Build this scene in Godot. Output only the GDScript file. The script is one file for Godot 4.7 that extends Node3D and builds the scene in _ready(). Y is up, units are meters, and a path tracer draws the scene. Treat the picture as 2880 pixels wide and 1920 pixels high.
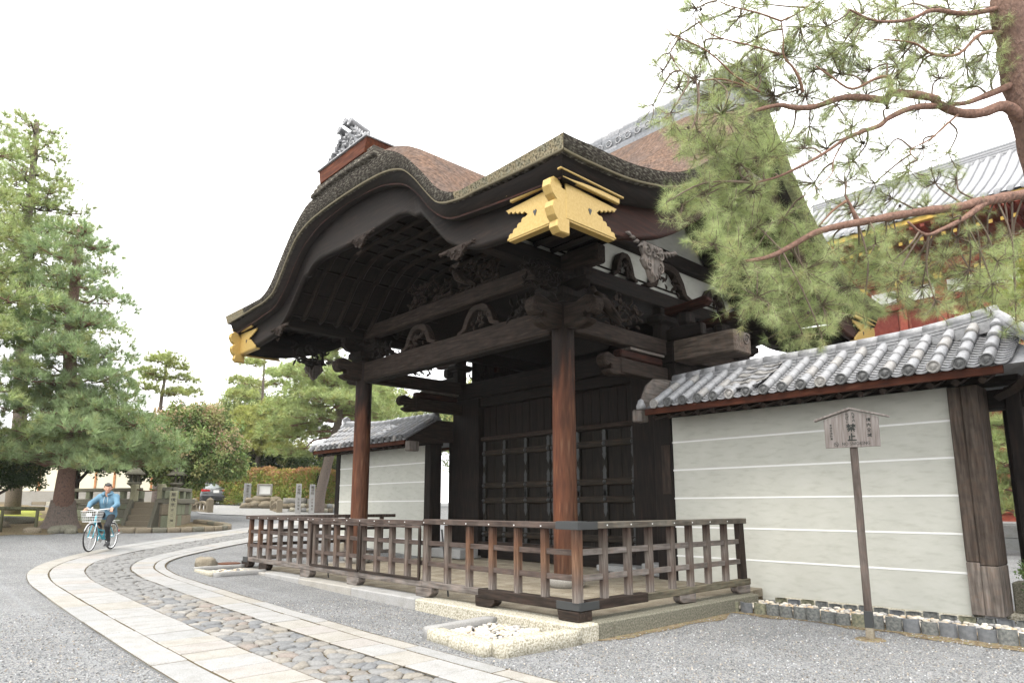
extends Node3D
# Coordinates: x runs along the gate front (right +), y up, z out of the gate towards the path. The gate's own middle is x = 0.

var rng := RandomNumberGenerator.new()
var M := {}
var used := {}

# ---------------------------------------------------------------- scene tree helpers
func numbered(called: String) -> String:
	var n = used.get(called, 0)
	used[called] = n + 1
	return called if n == 0 else "%s_%03d" % [called, n]

func thing(called: String, label: String, category: String, at := Vector3.ZERO, turn := 0.0, group := "") -> Node3D:
	var o := Node3D.new()
	o.name = numbered(called)
	add_child(o)
	o.position = at
	o.rotation.y = turn
	o.set_meta("label", label)
	o.set_meta("category", category)
	if group: o.set_meta("group", group)
	return o

func struct(called: String) -> Node3D:
	var o := Node3D.new()
	o.name = numbered(called)
	add_child(o)
	o.set_meta("kind", "structure")
	return o

func mesh_of(s: SurfaceTool) -> ArrayMesh:
	s.generate_normals()
	return s.commit()

func put(called: String, mesh: Mesh, m: Material, parent: Node, xf := Transform3D()) -> MeshInstance3D:
	var o := MeshInstance3D.new()
	o.mesh = mesh
	o.material_override = m
	o.transform = xf
	o.name = called
	parent.add_child(o, true)
	return o

func obj(called: String, s: SurfaceTool, m: Material, parent: Node, xf := Transform3D()) -> MeshInstance3D:
	return put(called, mesh_of(s), m, parent, xf)

func tag(o: Node, label: String, category: String, group := "") -> Node:
	o.set_meta("label", label)
	o.set_meta("category", category)
	if group: o.set_meta("group", group)
	return o

# ---------------------------------------------------------------- shape helpers
func S(smooth := false) -> SurfaceTool:
	var s := SurfaceTool.new()
	s.begin(Mesh.PRIMITIVE_TRIANGLES)
	s.set_smooth_group(0 if smooth else 4294967295)
	return s

# corners counter-clockwise seen from outside
func tri(s: SurfaceTool, a: Vector3, b: Vector3, c: Vector3) -> void:
	s.add_vertex(a); s.add_vertex(c); s.add_vertex(b)

func quad(s: SurfaceTool, a: Vector3, b: Vector3, c: Vector3, d: Vector3) -> void:
	tri(s, a, b, c)
	tri(s, a, c, d)

func xf(at: Vector3, ex := 0.0, ey := 0.0, ez := 0.0) -> Transform3D:
	return Transform3D(Basis.from_euler(Vector3(ex, ey, ez)), at)

# box with chamfered edges
func box(s: SurfaceTool, c: Vector3, size: Vector3, bev := 0.0, t := Transform3D()) -> void:
	var h := size * 0.5
	var b: float = minf(bev, minf(h.x, minf(h.y, h.z)) * 0.9)
	if b <= 0.0:
		var p := []
		for i in 8:
			p.append(t * (c + Vector3(h.x if i & 1 else -h.x, h.y if i & 2 else -h.y, h.z if i & 4 else -h.z)))
		quad(s, p[4], p[5], p[7], p[6]); quad(s, p[1], p[0], p[2], p[3])
		quad(s, p[5], p[1], p[3], p[7]); quad(s, p[0], p[4], p[6], p[2])
		quad(s, p[6], p[7], p[3], p[2]); quad(s, p[0], p[1], p[5], p[4])
		return
	# six inset faces, twelve chamfers, eight corners
	var ax := [Vector3.RIGHT, Vector3.UP, Vector3.BACK]
	for a in 3:
		var u: Vector3 = ax[(a + 1) % 3]
		var v: Vector3 = ax[(a + 2) % 3]
		var n: Vector3 = ax[a]
		var hu: float = h[(a + 1) % 3] - b
		var hv: float = h[(a + 2) % 3] - b
		var hn: float = h[a]
		for sg in [1.0, -1.0]:
			var o: Vector3 = c + n * hn * sg
			var q := [o - u * hu - v * hv, o + u * hu - v * hv, o + u * hu + v * hv, o - u * hu + v * hv]
			if sg > 0: quad(s, t * q[0], t * q[1], t * q[2], t * q[3])
			else: quad(s, t * q[3], t * q[2], t * q[1], t * q[0])
		# chamfers along axis n
		var hl: float = h[a] - b
		for su in [1.0, -1.0]:
			for sv in [1.0, -1.0]:
				var p0: Vector3 = c + u * su * (hu + b) + v * sv * hv
				var p1: Vector3 = c + u * su * hu + v * sv * (hv + b)
				var q0 := [p0 - n * hl, p0 + n * hl, p1 + n * hl, p1 - n * hl]
				if su * sv < 0: quad(s, t * q0[0], t * q0[1], t * q0[2], t * q0[3])
				else: quad(s, t * q0[3], t * q0[2], t * q0[1], t * q0[0])
	for sx in [1.0, -1.0]:
		for sy in [1.0, -1.0]:
			for sz in [1.0, -1.0]:
				var k: Vector3 = c + Vector3(sx * h.x, sy * h.y, sz * h.z)
				var a1 := t * (k - Vector3(0, sy, sz) * b)
				var b1 := t * (k - Vector3(sx, 0, sz) * b)
				var c1 := t * (k - Vector3(sx, sy, 0) * b)
				if sx * sy * sz > 0: tri(s, a1, b1, c1)
				else: tri(s, a1, c1, b1)

func bx(a: Vector3, b: Vector3, bev := 0.01) -> SurfaceTool:
	var s := S()
	box(s, (a + b) * 0.5, (b - a).abs(), bev)
	return s

# rings of points, joined into a skin; each ring is an array of Vector3, counter-clockwise seen from the far end (looking back along the direction of travel)
func skin(s: SurfaceTool, rings: Array, closed := true, cap0 := true, cap1 := true) -> void:
	for i in rings.size() - 1:
		var r0: Array = rings[i]
		var r1: Array = rings[i + 1]
		var n := r0.size()
		for j in (n if closed else n - 1):
			var k := (j + 1) % n
			quad(s, r0[j], r0[k], r1[k], r1[j])
	if closed and cap0: fan(s, rings[0], true)
	if closed and cap1: fan(s, rings[-1], false)

func fan(s: SurfaceTool, ring: Array, flip: bool) -> void:
	var m := Vector3.ZERO
	for p in ring: m += p
	m /= ring.size()
	for j in ring.size():
		var k := (j + 1) % ring.size()
		if flip: tri(s, m, ring[k], ring[j])
		else: tri(s, m, ring[j], ring[k])

func tube(s: SurfaceTool, pts: Array, radii, sides := 8, caps := true, squash := 1.0) -> void:
	var rings := []
	var n := pts.size()
	var up := Vector3.UP
	var prev_u := Vector3.ZERO
	for i in n:
		var d: Vector3 = (pts[min(i + 1, n - 1)] - pts[max(i - 1, 0)])
		if d.length() < 1e-6: d = Vector3.UP
		d = d.normalized()
		var u: Vector3
		if prev_u == Vector3.ZERO:
			u = d.cross(up)
			if u.length() < 0.05: u = d.cross(Vector3.RIGHT)
		else:
			u = prev_u - d * prev_u.dot(d)
			if u.length() < 1e-4: u = d.cross(Vector3.RIGHT)
		u = u.normalized()
		prev_u = u
		var v := d.cross(u)
		var r: float = radii[i] if radii is Array or radii is PackedFloat32Array else radii
		var ring := []
		for j in sides:
			var a := TAU * j / sides
			ring.append(pts[i] + (u * cos(a) + v * sin(a) * squash) * r)
		rings.append(ring)
	skin(s, rings, true, caps, caps)

# profile of (radius, height) pairs turned round y
func lathe(s: SurfaceTool, prof: Array, sides := 24, t := Transform3D(), caps := true) -> void:
	var rings := []
	for p in prof:
		var ring := []
		for j in sides:
			var a := -TAU * j / sides
			ring.append(t * Vector3(cos(a) * p[0], p[1], sin(a) * p[0]))
		rings.append(ring)
	skin(s, rings, true, caps, caps)

# polygon (Vector2 in local x,y; any winding) pushed along local z from -d/2 to d/2, with a chamfer
func prism(s: SurfaceTool, poly: PackedVector2Array, d: float, t := Transform3D(), bev := 0.0) -> void:
	var p := poly
	if Geometry2D.is_polygon_clockwise(p):
		p = p.duplicate(); p.reverse()
	# Geometry2D works y down: its "clockwise" is counter-clockwise with y up after this test
	var area := 0.0
	for i in p.size():
		var q := p[(i + 1) % p.size()]
		area += p[i].x * q.y - q.x * p[i].y
	if area < 0:
		p = p.duplicate(); p.reverse()
	var face := p
	if bev > 0:
		var ins := Geometry2D.offset_polygon(p, -bev, Geometry2D.JOIN_MITER)
		if ins.size() == 1 and ins[0].size() == p.size():
			face = ins[0]
			# line the two outlines up
			var best := 0
			for i in face.size():
				if face[i].distance_to(p[0]) < face[best].distance_to(p[0]): best = i
			var al := PackedVector2Array()
			for i in face.size(): al.append(face[(i + best) % face.size()])
			face = al
		else:
			bev = 0.0
	var z := d * 0.5
	var idx := Geometry2D.triangulate_polygon(face)
	for i in range(0, idx.size(), 3):
		var a := face[idx[i]]
		var b := face[idx[i + 1]]
		var c := face[idx[i + 2]]
		if (b - a).cross(c - a) < 0:
			var w := b; b = c; c = w
		tri(s, t * Vector3(a.x, a.y, z), t * Vector3(b.x, b.y, z), t * Vector3(c.x, c.y, z))
		tri(s, t * Vector3(a.x, a.y, -z), t * Vector3(c.x, c.y, -z), t * Vector3(b.x, b.y, -z))
	for i in p.size():
		var j := (i + 1) % p.size()
		quad(s, t * Vector3(p[i].x, p[i].y, -z + bev), t * Vector3(p[j].x, p[j].y, -z + bev), t * Vector3(p[j].x, p[j].y, z - bev), t * Vector3(p[i].x, p[i].y, z - bev))
		if bev > 0:
			quad(s, t * Vector3(p[i].x, p[i].y, z - bev), t * Vector3(p[j].x, p[j].y, z - bev), t * Vector3(face[j].x, face[j].y, z), t * Vector3(face[i].x, face[i].y, z))
			quad(s, t * Vector3(face[i].x, face[i].y, -z), t * Vector3(face[j].x, face[j].y, -z), t * Vector3(p[j].x, p[j].y, -z + bev), t * Vector3(p[i].x, p[i].y, -z + bev))

func pv(a: Array) -> PackedVector2Array:
	var r := PackedVector2Array()
	for i in range(0, a.size(), 2): r.append(Vector2(a[i], a[i + 1]))
	return r

# smooth curve through points
func curve(pts: Array, per := 6) -> Array:
	var out := []
	var n := pts.size()
	for i in n - 1:
		var a = pts[max(i - 1, 0)]
		var b = pts[i]
		var c = pts[i + 1]
		var d = pts[min(i + 2, n - 1)]
		for k in per:
			var t := float(k) / per
			var t2 := t * t
			var t3 := t2 * t
			out.append(0.5 * ((2.0 * b) + (c - a) * t + (2.0 * a - 5.0 * b + 4.0 * c - d) * t2 + (3.0 * b - a - 3.0 * c + d) * t3))
	out.append(pts[n - 1])
	return out

func lut(xs: Array, ys: Array, x: float) -> float:
	if x <= xs[0]: return ys[0]
	for i in xs.size() - 1:
		if x <= xs[i + 1]:
			var t: float = (x - xs[i]) / (xs[i + 1] - xs[i])
			return lerpf(ys[i], ys[i + 1], t)
	return ys[-1]

# the same with rounded knees
func slut(xs: Array, ys: Array, x: float) -> float:
	var n := xs.size()
	if x <= xs[0]: return ys[0]
	for i in n - 1:
		if x <= xs[i + 1]:
			var h: float = xs[i + 1] - xs[i]
			var t: float = (x - xs[i]) / h
			var m0: float = (ys[i + 1] - ys[max(i - 1, 0)]) / (xs[i + 1] - xs[max(i - 1, 0)])
			var m1: float = (ys[min(i + 2, n - 1)] - ys[i]) / (xs[min(i + 2, n - 1)] - xs[i])
			var t2 := t * t
			var t3 := t2 * t
			return (2 * t3 - 3 * t2 + 1) * ys[i] + (t3 - 2 * t2 + t) * h * m0 + (-2 * t3 + 3 * t2) * ys[i + 1] + (t3 - t2) * h * m1
	return ys[-1]

# a scroll: tube along a spiral in the local x,y plane
func scroll(s: SurfaceTool, at: Vector3, r: float, turns: float, a0: float, dir: float, th: float, t := Transform3D(), tail := 0.0) -> void:
	var pts := []
	var rad := []
	var n := int(10 * turns) + 3
	for i in n:
		var k := float(i) / (n - 1)
		var a := a0 + dir * TAU * turns * k
		var rr := r * (1.0 - 0.88 * k)
		pts.append(t * (at + Vector3(cos(a) * rr, sin(a) * rr, th * 0.3 * k)))
		rad.append(th * (1.0 - 0.35 * k))
	if tail > 0:
		var a1: Vector3 = pts[0]
		var dd: Vector3 = (pts[0] - pts[1]).normalized()
		pts.push_front(a1 + dd * tail)
		rad.push_front(th * 0.35)
	tube(s, pts, rad, 5)

# a lump of leaf: flattened bud with a crease, for carvings
func leaf_lump(s: SurfaceTool, at: Vector3, dir: Vector3, n: Vector3, l: float, w: float) -> void:
	var d := dir.normalized()
	var side := d.cross(n).normalized()
	var rings := []
	for i in 5:
		var k := i / 4.0
		var ww := w * sin(PI * (0.12 + 0.86 * k)) * (1.0 - 0.25 * k)
		var c := at + d * l * k + n * (0.5 * w * sin(PI * k))
		rings.append([c + side * ww, c + n * ww * 0.55, c - side * ww, c - n * ww * 0.3])
	skin(s, rings)

# a rough stone: squashed sphere with bumps
func rock(s: SurfaceTool, c: Vector3, size: Vector3, rough := 0.18, seg := 10, flat := 0.0) -> void:
	var nz := FastNoiseLite.new()
	nz.seed = rng.randi() % 100000
	nz.frequency = 0.9
	var rings := []
	var rows := maxi(5, seg / 2 + 1)
	for i in rows:
		var th := PI * (0.02 + 0.96 * i / (rows - 1))
		var ring := []
		for j in seg:
			var a := TAU * j / seg
			var d := Vector3(sin(th) * cos(a), -cos(th), -sin(th) * sin(a))
			# push towards a box shape
			var m: float = maxf(absf(d.x), maxf(absf(d.y), absf(d.z)))
			var e := d.lerp(d / m, flat)
			e *= 1.0 + rough * nz.get_noise_3dv(d * 1.6) * 1.6
			ring.append(c + Vector3(e.x * size.x, e.y * size.y, e.z * size.z) * 0.5)
		rings.append(ring)
	skin(s, rings)

# ---------------------------------------------------------------- the lie of the land
const KX := [-60.0, -45.0, -34.0, -20.0, -12.0, -7.0, -3.0, 0.0, 4.0, 6.0, 40.0]
const KY := [1.9, 1.78, 1.62, 1.06, 0.62, 0.31, 0.14, 0.08, 0.01, 0.0, 0.0]
func G(x: float) -> float:
	return lut(KX, KY, x)

func on_ground(x: float, z: float, dy := 0.0) -> Vector3:
	return Vector3(x, G(x) + dy, z)

# a sheet that follows the ground inside an outline (x, z)
func sheet(s: SurfaceTool, poly: PackedVector2Array, dy: float) -> void:
	var lo := 1e9
	var hi := -1e9
	for p in poly:
		lo = minf(lo, p.x); hi = maxf(hi, p.x)
	var cuts := [lo]
	for k in KX:
		if k > lo and k < hi: cuts.append(k)
	cuts.append(hi)
	for i in cuts.size() - 1:
		var strip := pv([cuts[i], -400.0, cuts[i + 1], -400.0, cuts[i + 1], 400.0, cuts[i], 400.0])
		for q in Geometry2D.intersect_polygons(poly, strip):
			var idx := Geometry2D.triangulate_polygon(q)
			for k in range(0, idx.size(), 3):
				var a := q[idx[k]]
				var b := q[idx[k + 1]]
				var c := q[idx[k + 2]]
				if (b - a).cross(c - a) > 0:
					var w := b; b = c; c = w
				tri(s, Vector3(a.x, G(a.x) + dy, a.y), Vector3(b.x, G(b.x) + dy, b.y), Vector3(c.x, G(c.x) + dy, c.y))

func wobble(poly: PackedVector2Array, amt: float, step := 0.4) -> PackedVector2Array:
	var out := PackedVector2Array()
	var nz := FastNoiseLite.new()
	nz.seed = 5
	nz.frequency = 0.7
	for i in poly.size():
		var a := poly[i]
		var b := poly[(i + 1) % poly.size()]
		var n := maxi(1, int(a.distance_to(b) / step))
		for k in n:
			var p := a.lerp(b, float(k) / n)
			out.append(p + Vector2(nz.get_noise_2d(p.x * 2, p.y * 2), nz.get_noise_2d(p.x * 2 + 90, p.y * 2)) * amt)
	return out

# ---------------------------------------------------------------- materials
func srgb(r: float, g: float, b: float) -> Color:
	return Color(r, g, b).linear_to_srgb()

func ramp(stops: Array) -> Gradient:
	var g := Gradient.new()
	g.offsets = PackedFloat32Array(stops.map(func(q): return q[0]))
	g.colors = PackedColorArray(stops.map(func(q): return q[1]))
	return g

func ntex(kind: int, freq: float, stops: Array, seed_ := 1, size := 512, oct := 4, cell := -1, normal := false, bump := 4.0, warp := 0.0) -> NoiseTexture2D:
	var n := FastNoiseLite.new()
	n.noise_type = kind
	n.seed = seed_
	n.frequency = freq
	n.fractal_octaves = oct
	if oct <= 1: n.fractal_type = FastNoiseLite.FRACTAL_NONE
	if cell >= 0:
		n.cellular_return_type = cell
		n.cellular_jitter = 1.0
	if warp > 0:
		n.domain_warp_enabled = true
		n.domain_warp_amplitude = warp
		n.domain_warp_frequency = freq * 0.6
	var t := NoiseTexture2D.new()
	t.width = size
	t.height = size
	t.seamless = true
	t.seamless_blend_skirt = 0.15
	t.noise = n
	if normal:
		t.as_normal_map = true
		t.bump_strength = bump
	elif stops.size():
		t.color_ramp = ramp(stops)
	return t

# a surface whose grain comes from noise, mapped by position (no UVs); scale is repeats per metre along each axis
func mat(tex: Texture2D, scale: Vector3, rough := 0.85, nrm: Texture2D = null, nscale := 1.0, spec := 0.35, world := true, vcol := false) -> StandardMaterial3D:
	var m := StandardMaterial3D.new()
	m.albedo_texture = tex
	m.roughness = rough
	m.metallic_specular = spec
	m.uv1_triplanar = true
	m.uv1_world_triplanar = world
	m.uv1_triplanar_sharpness = 4.0
	m.uv1_scale = scale
	if nrm:
		m.normal_enabled = true
		m.normal_texture = nrm
		m.normal_scale = nscale
	m.vertex_color_use_as_albedo = vcol
	return m

func tinted(m: StandardMaterial3D, c: Color) -> StandardMaterial3D:
	var k: StandardMaterial3D = m.duplicate()
	k.albedo_color = c.linear_to_srgb()
	return k

# broad patches of a second tone, mapped by position with its own scale
func mottled(m: StandardMaterial3D, tex: Texture2D, scale: Vector3) -> StandardMaterial3D:
	m.detail_enabled = true
	m.detail_blend_mode = BaseMaterial3D.BLEND_MODE_MUL
	m.detail_albedo = tex
	m.detail_uv_layer = BaseMaterial3D.DETAIL_UV_2
	m.uv2_triplanar = true
	m.uv2_world_triplanar = true
	m.uv2_scale = scale
	return m

func plain(c: Color, rough := 0.6, metal := 0.0, spec := 0.5) -> StandardMaterial3D:
	var m := StandardMaterial3D.new()
	m.albedo_color = c.linear_to_srgb()
	m.roughness = rough
	m.metallic = metal
	m.metallic_specular = spec
	return m

func make_materials() -> void:
	var SIM := FastNoiseLite.TYPE_SIMPLEX_SMOOTH
	var CEL := FastNoiseLite.TYPE_CELLULAR
	var VAL := FastNoiseLite.TYPE_VALUE_CUBIC
	# gravel: grains of about 9 mm; 1024 pixels cover 1.5 m
	var grain_col := ntex(CEL, 0.14, [[0.0, srgb(.09, .094, .10)], [0.3, srgb(.165, .171, .178)], [0.55, srgb(.225, .23, .234)], [0.8, srgb(.30, .303, .30)], [0.93, srgb(.28, .255, .225)], [1.0, srgb(.42, .42, .418)]], 3, 1024, 1, FastNoiseLite.RETURN_CELL_VALUE)
	var grain_nrm := ntex(CEL, 0.14, [], 3, 1024, 1, FastNoiseLite.RETURN_DISTANCE, true, 7.0)
	var patch := ntex(SIM, 0.012, [[0.0, srgb(.78, .78, .78)], [0.5, srgb(.93, .93, .92)], [1.0, srgb(1, 1, 1)]], 9, 512, 4)
	M.gravel = mottled(mat(grain_col, Vector3.ONE * 0.62, 0.95, grain_nrm, 1.0, 0.2), patch, Vector3.ONE * 0.11)
	# earth and moss
	var earth := ntex(SIM, 0.03, [[0.0, srgb(.09, .065, .04)], [0.4, srgb(.18, .14, .09)], [0.62, srgb(.26, .21, .14)], [0.8, srgb(.15, .15, .06)], [1.0, srgb(.33, .28, .21)]], 21, 512, 6)
	var fine_n := ntex(SIM, 0.09, [], 22, 512, 5, -1, true, 6.0)
	M.earth = mottled(mat(earth, Vector3.ONE * 0.8, 1.0, fine_n, 1.0, 0.1), patch, Vector3.ONE * 0.23)
	var moss := ntex(SIM, 0.05, [[0.0, srgb(.13, .15, .03)], [0.45, srgb(.25, .27, .06)], [0.7, srgb(.34, .33, .10)], [1.0, srgb(.42, .38, .16)]], 23, 512, 5)
	M.moss = mat(moss, Vector3.ONE * 0.6, 1.0, fine_n, 1.0, 0.1)
	# pale granite for the path and kerbs
	var gran := ntex(CEL, 0.25, [[0.0, srgb(.222, .222, .218)], [0.25, srgb(.268, .267, .262)], [0.7, srgb(.30, .298, .292)], [1.0, srgb(.34, .338, .33)]], 31, 512, 1, FastNoiseLite.RETURN_CELL_VALUE)
	var gran_n := ntex(SIM, 0.12, [], 32, 512, 4, -1, true, 2.5)
	var stain := ntex(SIM, 0.016, [[0.0, srgb(.80, .785, .75)], [0.45, srgb(.95, .945, .93)], [1.0, srgb(1, 1, 1)]], 33, 512, 5)
	M.granite = mottled(mat(gran, Vector3.ONE * 1.1, 0.9, gran_n, 0.7, 0.25), stain, Vector3.ONE * 0.35)
	M.granite_warm = tinted(M.granite, Color(1.0, 0.965, 0.90))
	M.granite_grey = tinted(M.granite, Color(0.93, 0.94, 0.95))
	M.granite_pink = tinted(M.granite, Color(1.0, 0.955, 0.92))
	var lich := ntex(SIM, 0.035, [[0.0, srgb(.16, .15, .115)], [0.3, srgb(.27, .255, .205)], [0.45, srgb(.38, .365, .315)], [0.62, srgb(.46, .445, .40)], [1.0, srgb(.56, .55, .51)]], 35, 1024, 7)
	M.granite_stained = mottled(mat(lich, Vector3.ONE * 0.8, 0.95, gran_n, 1.2, 0.2), stain, Vector3.ONE * 0.9)
	M.granite_stained.albedo_color = srgb(1.0, .98, .92)
	var mossy := ntex(SIM, 0.035, [[0.0, srgb(.075, .073, .052)], [0.35, srgb(.125, .12, .092)], [0.6, srgb(.17, .162, .128)], [1.0, srgb(.25, .24, .20)]], 36, 1024, 7)
	M.old_stone = mat(mossy, Vector3.ONE * 0.9, 1.0, gran_n, 1.2, 0.15)
	M.old_stone_green = tinted(M.old_stone, Color(1.25, 1.4, 1.25))
	M.old_stone_warm = tinted(M.old_stone, Color(1.35, 1.2, 1.12))
	M.old_stone_lichen = tinted(M.old_stone, Color(1.9, 1.9, 1.65))
	M.paving = mottled(mat(gran, Vector3.ONE * 0.7, 0.95, gran_n, 1.0, 0.2), ntex(SIM, 0.014, [[0.0, srgb(.52, .44, .33)], [0.5, srgb(.74, .65, .50)], [1.0, srgb(.95, .86, .70)]], 38, 512, 5), Vector3.ONE * 0.3)
	M.joint = mat(earth, Vector3.ONE * 1.3, 1.0, fine_n, 1.0, 0.1)
	M.joint.albedo_color = srgb(.42, .42, .42)
	var cob_n := ntex(SIM, 0.05, [], 39, 512, 5, -1, true, 3.0)
	M.cobbles = []
	for c in [Color(.22, .228, .235), Color(.26, .262, .26), Color(.285, .27, .245), Color(.31, .29, .255), Color(.25, .235, .215), Color(.19, .198, .208), Color(.285, .25, .225), Color(.34, .33, .31)]:
		M.cobbles.append(mottled(mat(ntex_share("cob"), Vector3.ONE * 1.2, 0.75, cob_n, 1.0, 0.35), stain, Vector3.ONE * 1.1))
		M.cobbles[-1].albedo_color = (c * 0.86).linear_to_srgb()
	# timber, grain along x, y or z
	var dark := ntex(VAL, 0.03, [[0.0, srgb(.0045, .0034, .0026)], [0.35, srgb(.009, .0066, .0051)], [0.6, srgb(.0135, .0097, .0075)], [0.8, srgb(.021, .0125, .0088)], [1.0, srgb(.03, .022, .018)]], 41, 512, 5)
	var grain_n := ntex(VAL, 0.03, [], 41, 512, 5, -1, true, 3.0)
	var tone := ntex(SIM, 0.012, [[0.0, srgb(.65, .62, .60)], [0.5, srgb(.9, .88, .86)], [0.75, srgb(1, .9, .84)], [1.0, srgb(1, 1, 1)]], 43, 512, 4)
	var G3 := {"x": Vector3(0.25, 2.6, 2.6), "y": Vector3(2.6, 0.25, 2.6), "z": Vector3(2.6, 2.6, 0.25)}
	for k in G3:
		M["dark_" + k] = mottled(mat(dark, G3[k], 0.75, grain_n, 0.8, 0.3), tone, Vector3.ONE * 0.4)
		M["red_" + k] = tinted(M["dark_" + k], Color(2.3, 1.05, .75))
	var grey := ntex(VAL, 0.03, [[0.0, srgb(.075, .066, .06)], [0.35, srgb(.125, .112, .102)], [0.65, srgb(.175, .16, .148)], [1.0, srgb(.25, .235, .22)]], 45, 512, 5)
	var brown := ntex(VAL, 0.03, [[0.0, srgb(.011, .0086, .007)], [0.35, srgb(.023, .017, .0133)], [0.65, srgb(.036, .0262, .0207)], [1.0, srgb(.06, .047, .039)]], 46, 512, 5)
	var rust := ntex(VAL, 0.03, [[0.0, srgb(.05, .0195, .0105)], [0.4, srgb(.093, .036, .018)], [0.7, srgb(.13, .054, .026)], [1.0, srgb(.18, .098, .058)]], 47, 512, 5)
	for k in G3:
		M["grey_" + k] = mottled(mat(grey, G3[k], 0.85, grain_n, 0.9, 0.25), tone, Vector3.ONE * 0.7)
		M["brown_" + k] = mottled(mat(brown, G3[k], 0.8, grain_n, 0.9, 0.3), tone, Vector3.ONE * 0.7)
		M["rust_" + k] = mottled(mat(rust, G3[k], 0.8, grain_n, 0.9, 0.3), tone, Vector3.ONE * 0.7)
	# the big posts: rain-washed red towards the foot, sooty at the head (vertex colours multiply the grain)
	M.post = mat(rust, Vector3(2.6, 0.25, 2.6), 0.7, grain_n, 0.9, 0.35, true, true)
	M.fence_post = mat(grey, Vector3(3.2, 0.4, 3.2), 0.85, grain_n, 0.9, 0.25, true, true)
	M.lintel_end = mottled(mat(grey, G3["x"], 0.85, grain_n, 0.9, 0.25), tone, Vector3.ONE * 0.7)
	M.lintel_end.albedo_color = srgb(.75, .68, .62)
	M.door_y = tinted(M.dark_y, Color(1.0, 1.08, 1.0))
	M.door_iron = tinted(M.dark_y, Color(1.3, 1.6, 1.5))
	M.door_rail = tinted(M.dark_x, Color(2.0, 2.15, 1.95))
	M.jamb = tinted(M.grey_y, Color(.5, .45, .41))
	M.jamb_foot = tinted(M.grey_y, Color(1.15, 1.12, 1.08))
	M.rail_dark = tinted(M.grey_x, Color(.5, .44, .42))
	M.rib = tinted(M.dark_x, Color(1.5, 1.5, 1.35))
	M.ridge_box = tinted(M.rust_x, Color(.8, .6, .5))
	M.rail_grey = tinted(M.grey_z, Color(.72, .74, .68))
	M.rail_green = tinted(M.grey_z, Color(.8, .82, .66))
	M.sign_post = tinted(M.grey_y, Color(.75, .7, .68))
	M.board = mat(ntex(VAL, 0.03, [[0.0, srgb(.13, .112, .10)], [0.4, srgb(.19, .165, .15)], [0.7, srgb(.23, .205, .19)], [1.0, srgb(.29, .265, .245)]], 48, 512, 5), Vector3(4.0, 0.35, 4.0), 0.85, grain_n, 0.7, 0.2)
	# thatch of cypress bark
	var bark := ntex(VAL, 0.05, [[0.0, srgb(.035, .027, .023)], [0.3, srgb(.085, .064, .054)], [0.55, srgb(.14, .108, .092)], [0.75, srgb(.18, .125, .095)], [1.0, srgb(.31, .285, .265)]], 51, 1024, 6)
	var bark_n := ntex(VAL, 0.06, [], 52, 1024, 6, -1, true, 9.0)
	var bark_p := ntex(SIM, 0.014, [[0.0, srgb(.70, .72, .75)], [0.4, srgb(.9, .87, .85)], [0.6, srgb(1, .88, .78)], [1.0, srgb(1, 1, 1)]], 53, 512, 4)
	M.thatch = mottled(mat(bark, Vector3(0.8, 0.45, 0.45), 1.0, bark_n, 1.6, 0.1), bark_p, Vector3.ONE * 0.22)
	var edge := ntex(SIM, 0.03, [[0.0, srgb(.025, .022, .02)], [0.38, srgb(.05, .044, .038)], [0.55, srgb(.08, .073, .063)], [0.68, srgb(.14, .132, .11)], [0.8, srgb(.20, .19, .16)], [1.0, srgb(.30, .295, .265)]], 54, 1024, 7)
	M.thatch_edge = mottled(mat(edge, Vector3(0.3, 1.0, 0.3), 1.0, bark_n, 1.0, 0.1), ntex(VAL, 0.04, [[0.0, srgb(.55, .55, .55)], [0.5, srgb(.9, .88, .86)], [1.0, srgb(1, 1, 1)]], 56, 512, 5), Vector3(0.5, 9.0, 0.5))
	var moss_edge := ntex(SIM, 0.03, [[0.0, srgb(.03, .028, .022)], [0.25, srgb(.09, .085, .065)], [0.45, srgb(.19, .18, .125)], [0.7, srgb(.25, .235, .17)], [1.0, srgb(.30, .295, .26)]], 57, 1024, 7)
	M.lichen_rim = plain(Color(.20, .175, .12), 1.0, 0.0, 0.1)
	M.thatch_moss = mottled(mat(moss_edge, Vector3.ONE * 0.7, 1.0, bark_n, 1.2, 0.1), bark_p, Vector3.ONE * 0.6)
	M.thatch_green = tinted(M.thatch_moss, Color(.78, .92, .72))
	# roof tiles
	var tile := ntex(SIM, 0.02, [[0.0, srgb(.15, .153, .16)], [0.4, srgb(.20, .204, .212)], [0.7, srgb(.235, .238, .247)], [1.0, srgb(.29, .292, .30)]], 61, 512, 5)
	var tile_n := ntex(SIM, 0.06, [], 62, 512, 4, -1, true, 1.2)
	M.tile = mat(tile, Vector3.ONE * 1.3, 0.5, tile_n, 0.6, 0.5)
	M.tile_pale = tinted(M.tile, Color(1.12, 1.11, 1.1))
	M.tile_shade = tinted(M.tile, Color(.72, .74, .76))
	M.tile_mid = tinted(M.tile, Color(1.1, 1.1, 1.1))
	M.tile_warm = tinted(M.tile, Color(1.12, 1.06, 0.97))
	M.tile_dark = tinted(M.tile, Color(0.55, 0.57, 0.58))
	M.tile_end = tinted(M.tile, Color(0.38, 0.38, 0.37))
	M.edge_tile = mat(ntex(SIM, 0.02, [[0.0, srgb(.06, .065, .065)], [0.5, srgb(.12, .125, .12)], [1.0, srgb(.20, .20, .18)]], 63, 512, 5), Vector3.ONE * 2.0, 0.8, tile_n, 0.8, 0.3)
	M.edge_tile_moss = tinted(M.edge_tile, Color(1.2, 1.15, .85))
	# plaster
	var pl := ntex(SIM, 0.01, [[0.0, srgb(.41, .41, .37)], [0.5, srgb(.435, .435, .392)], [1.0, srgb(.455, .455, .413)]], 65, 512, 5)
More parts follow.
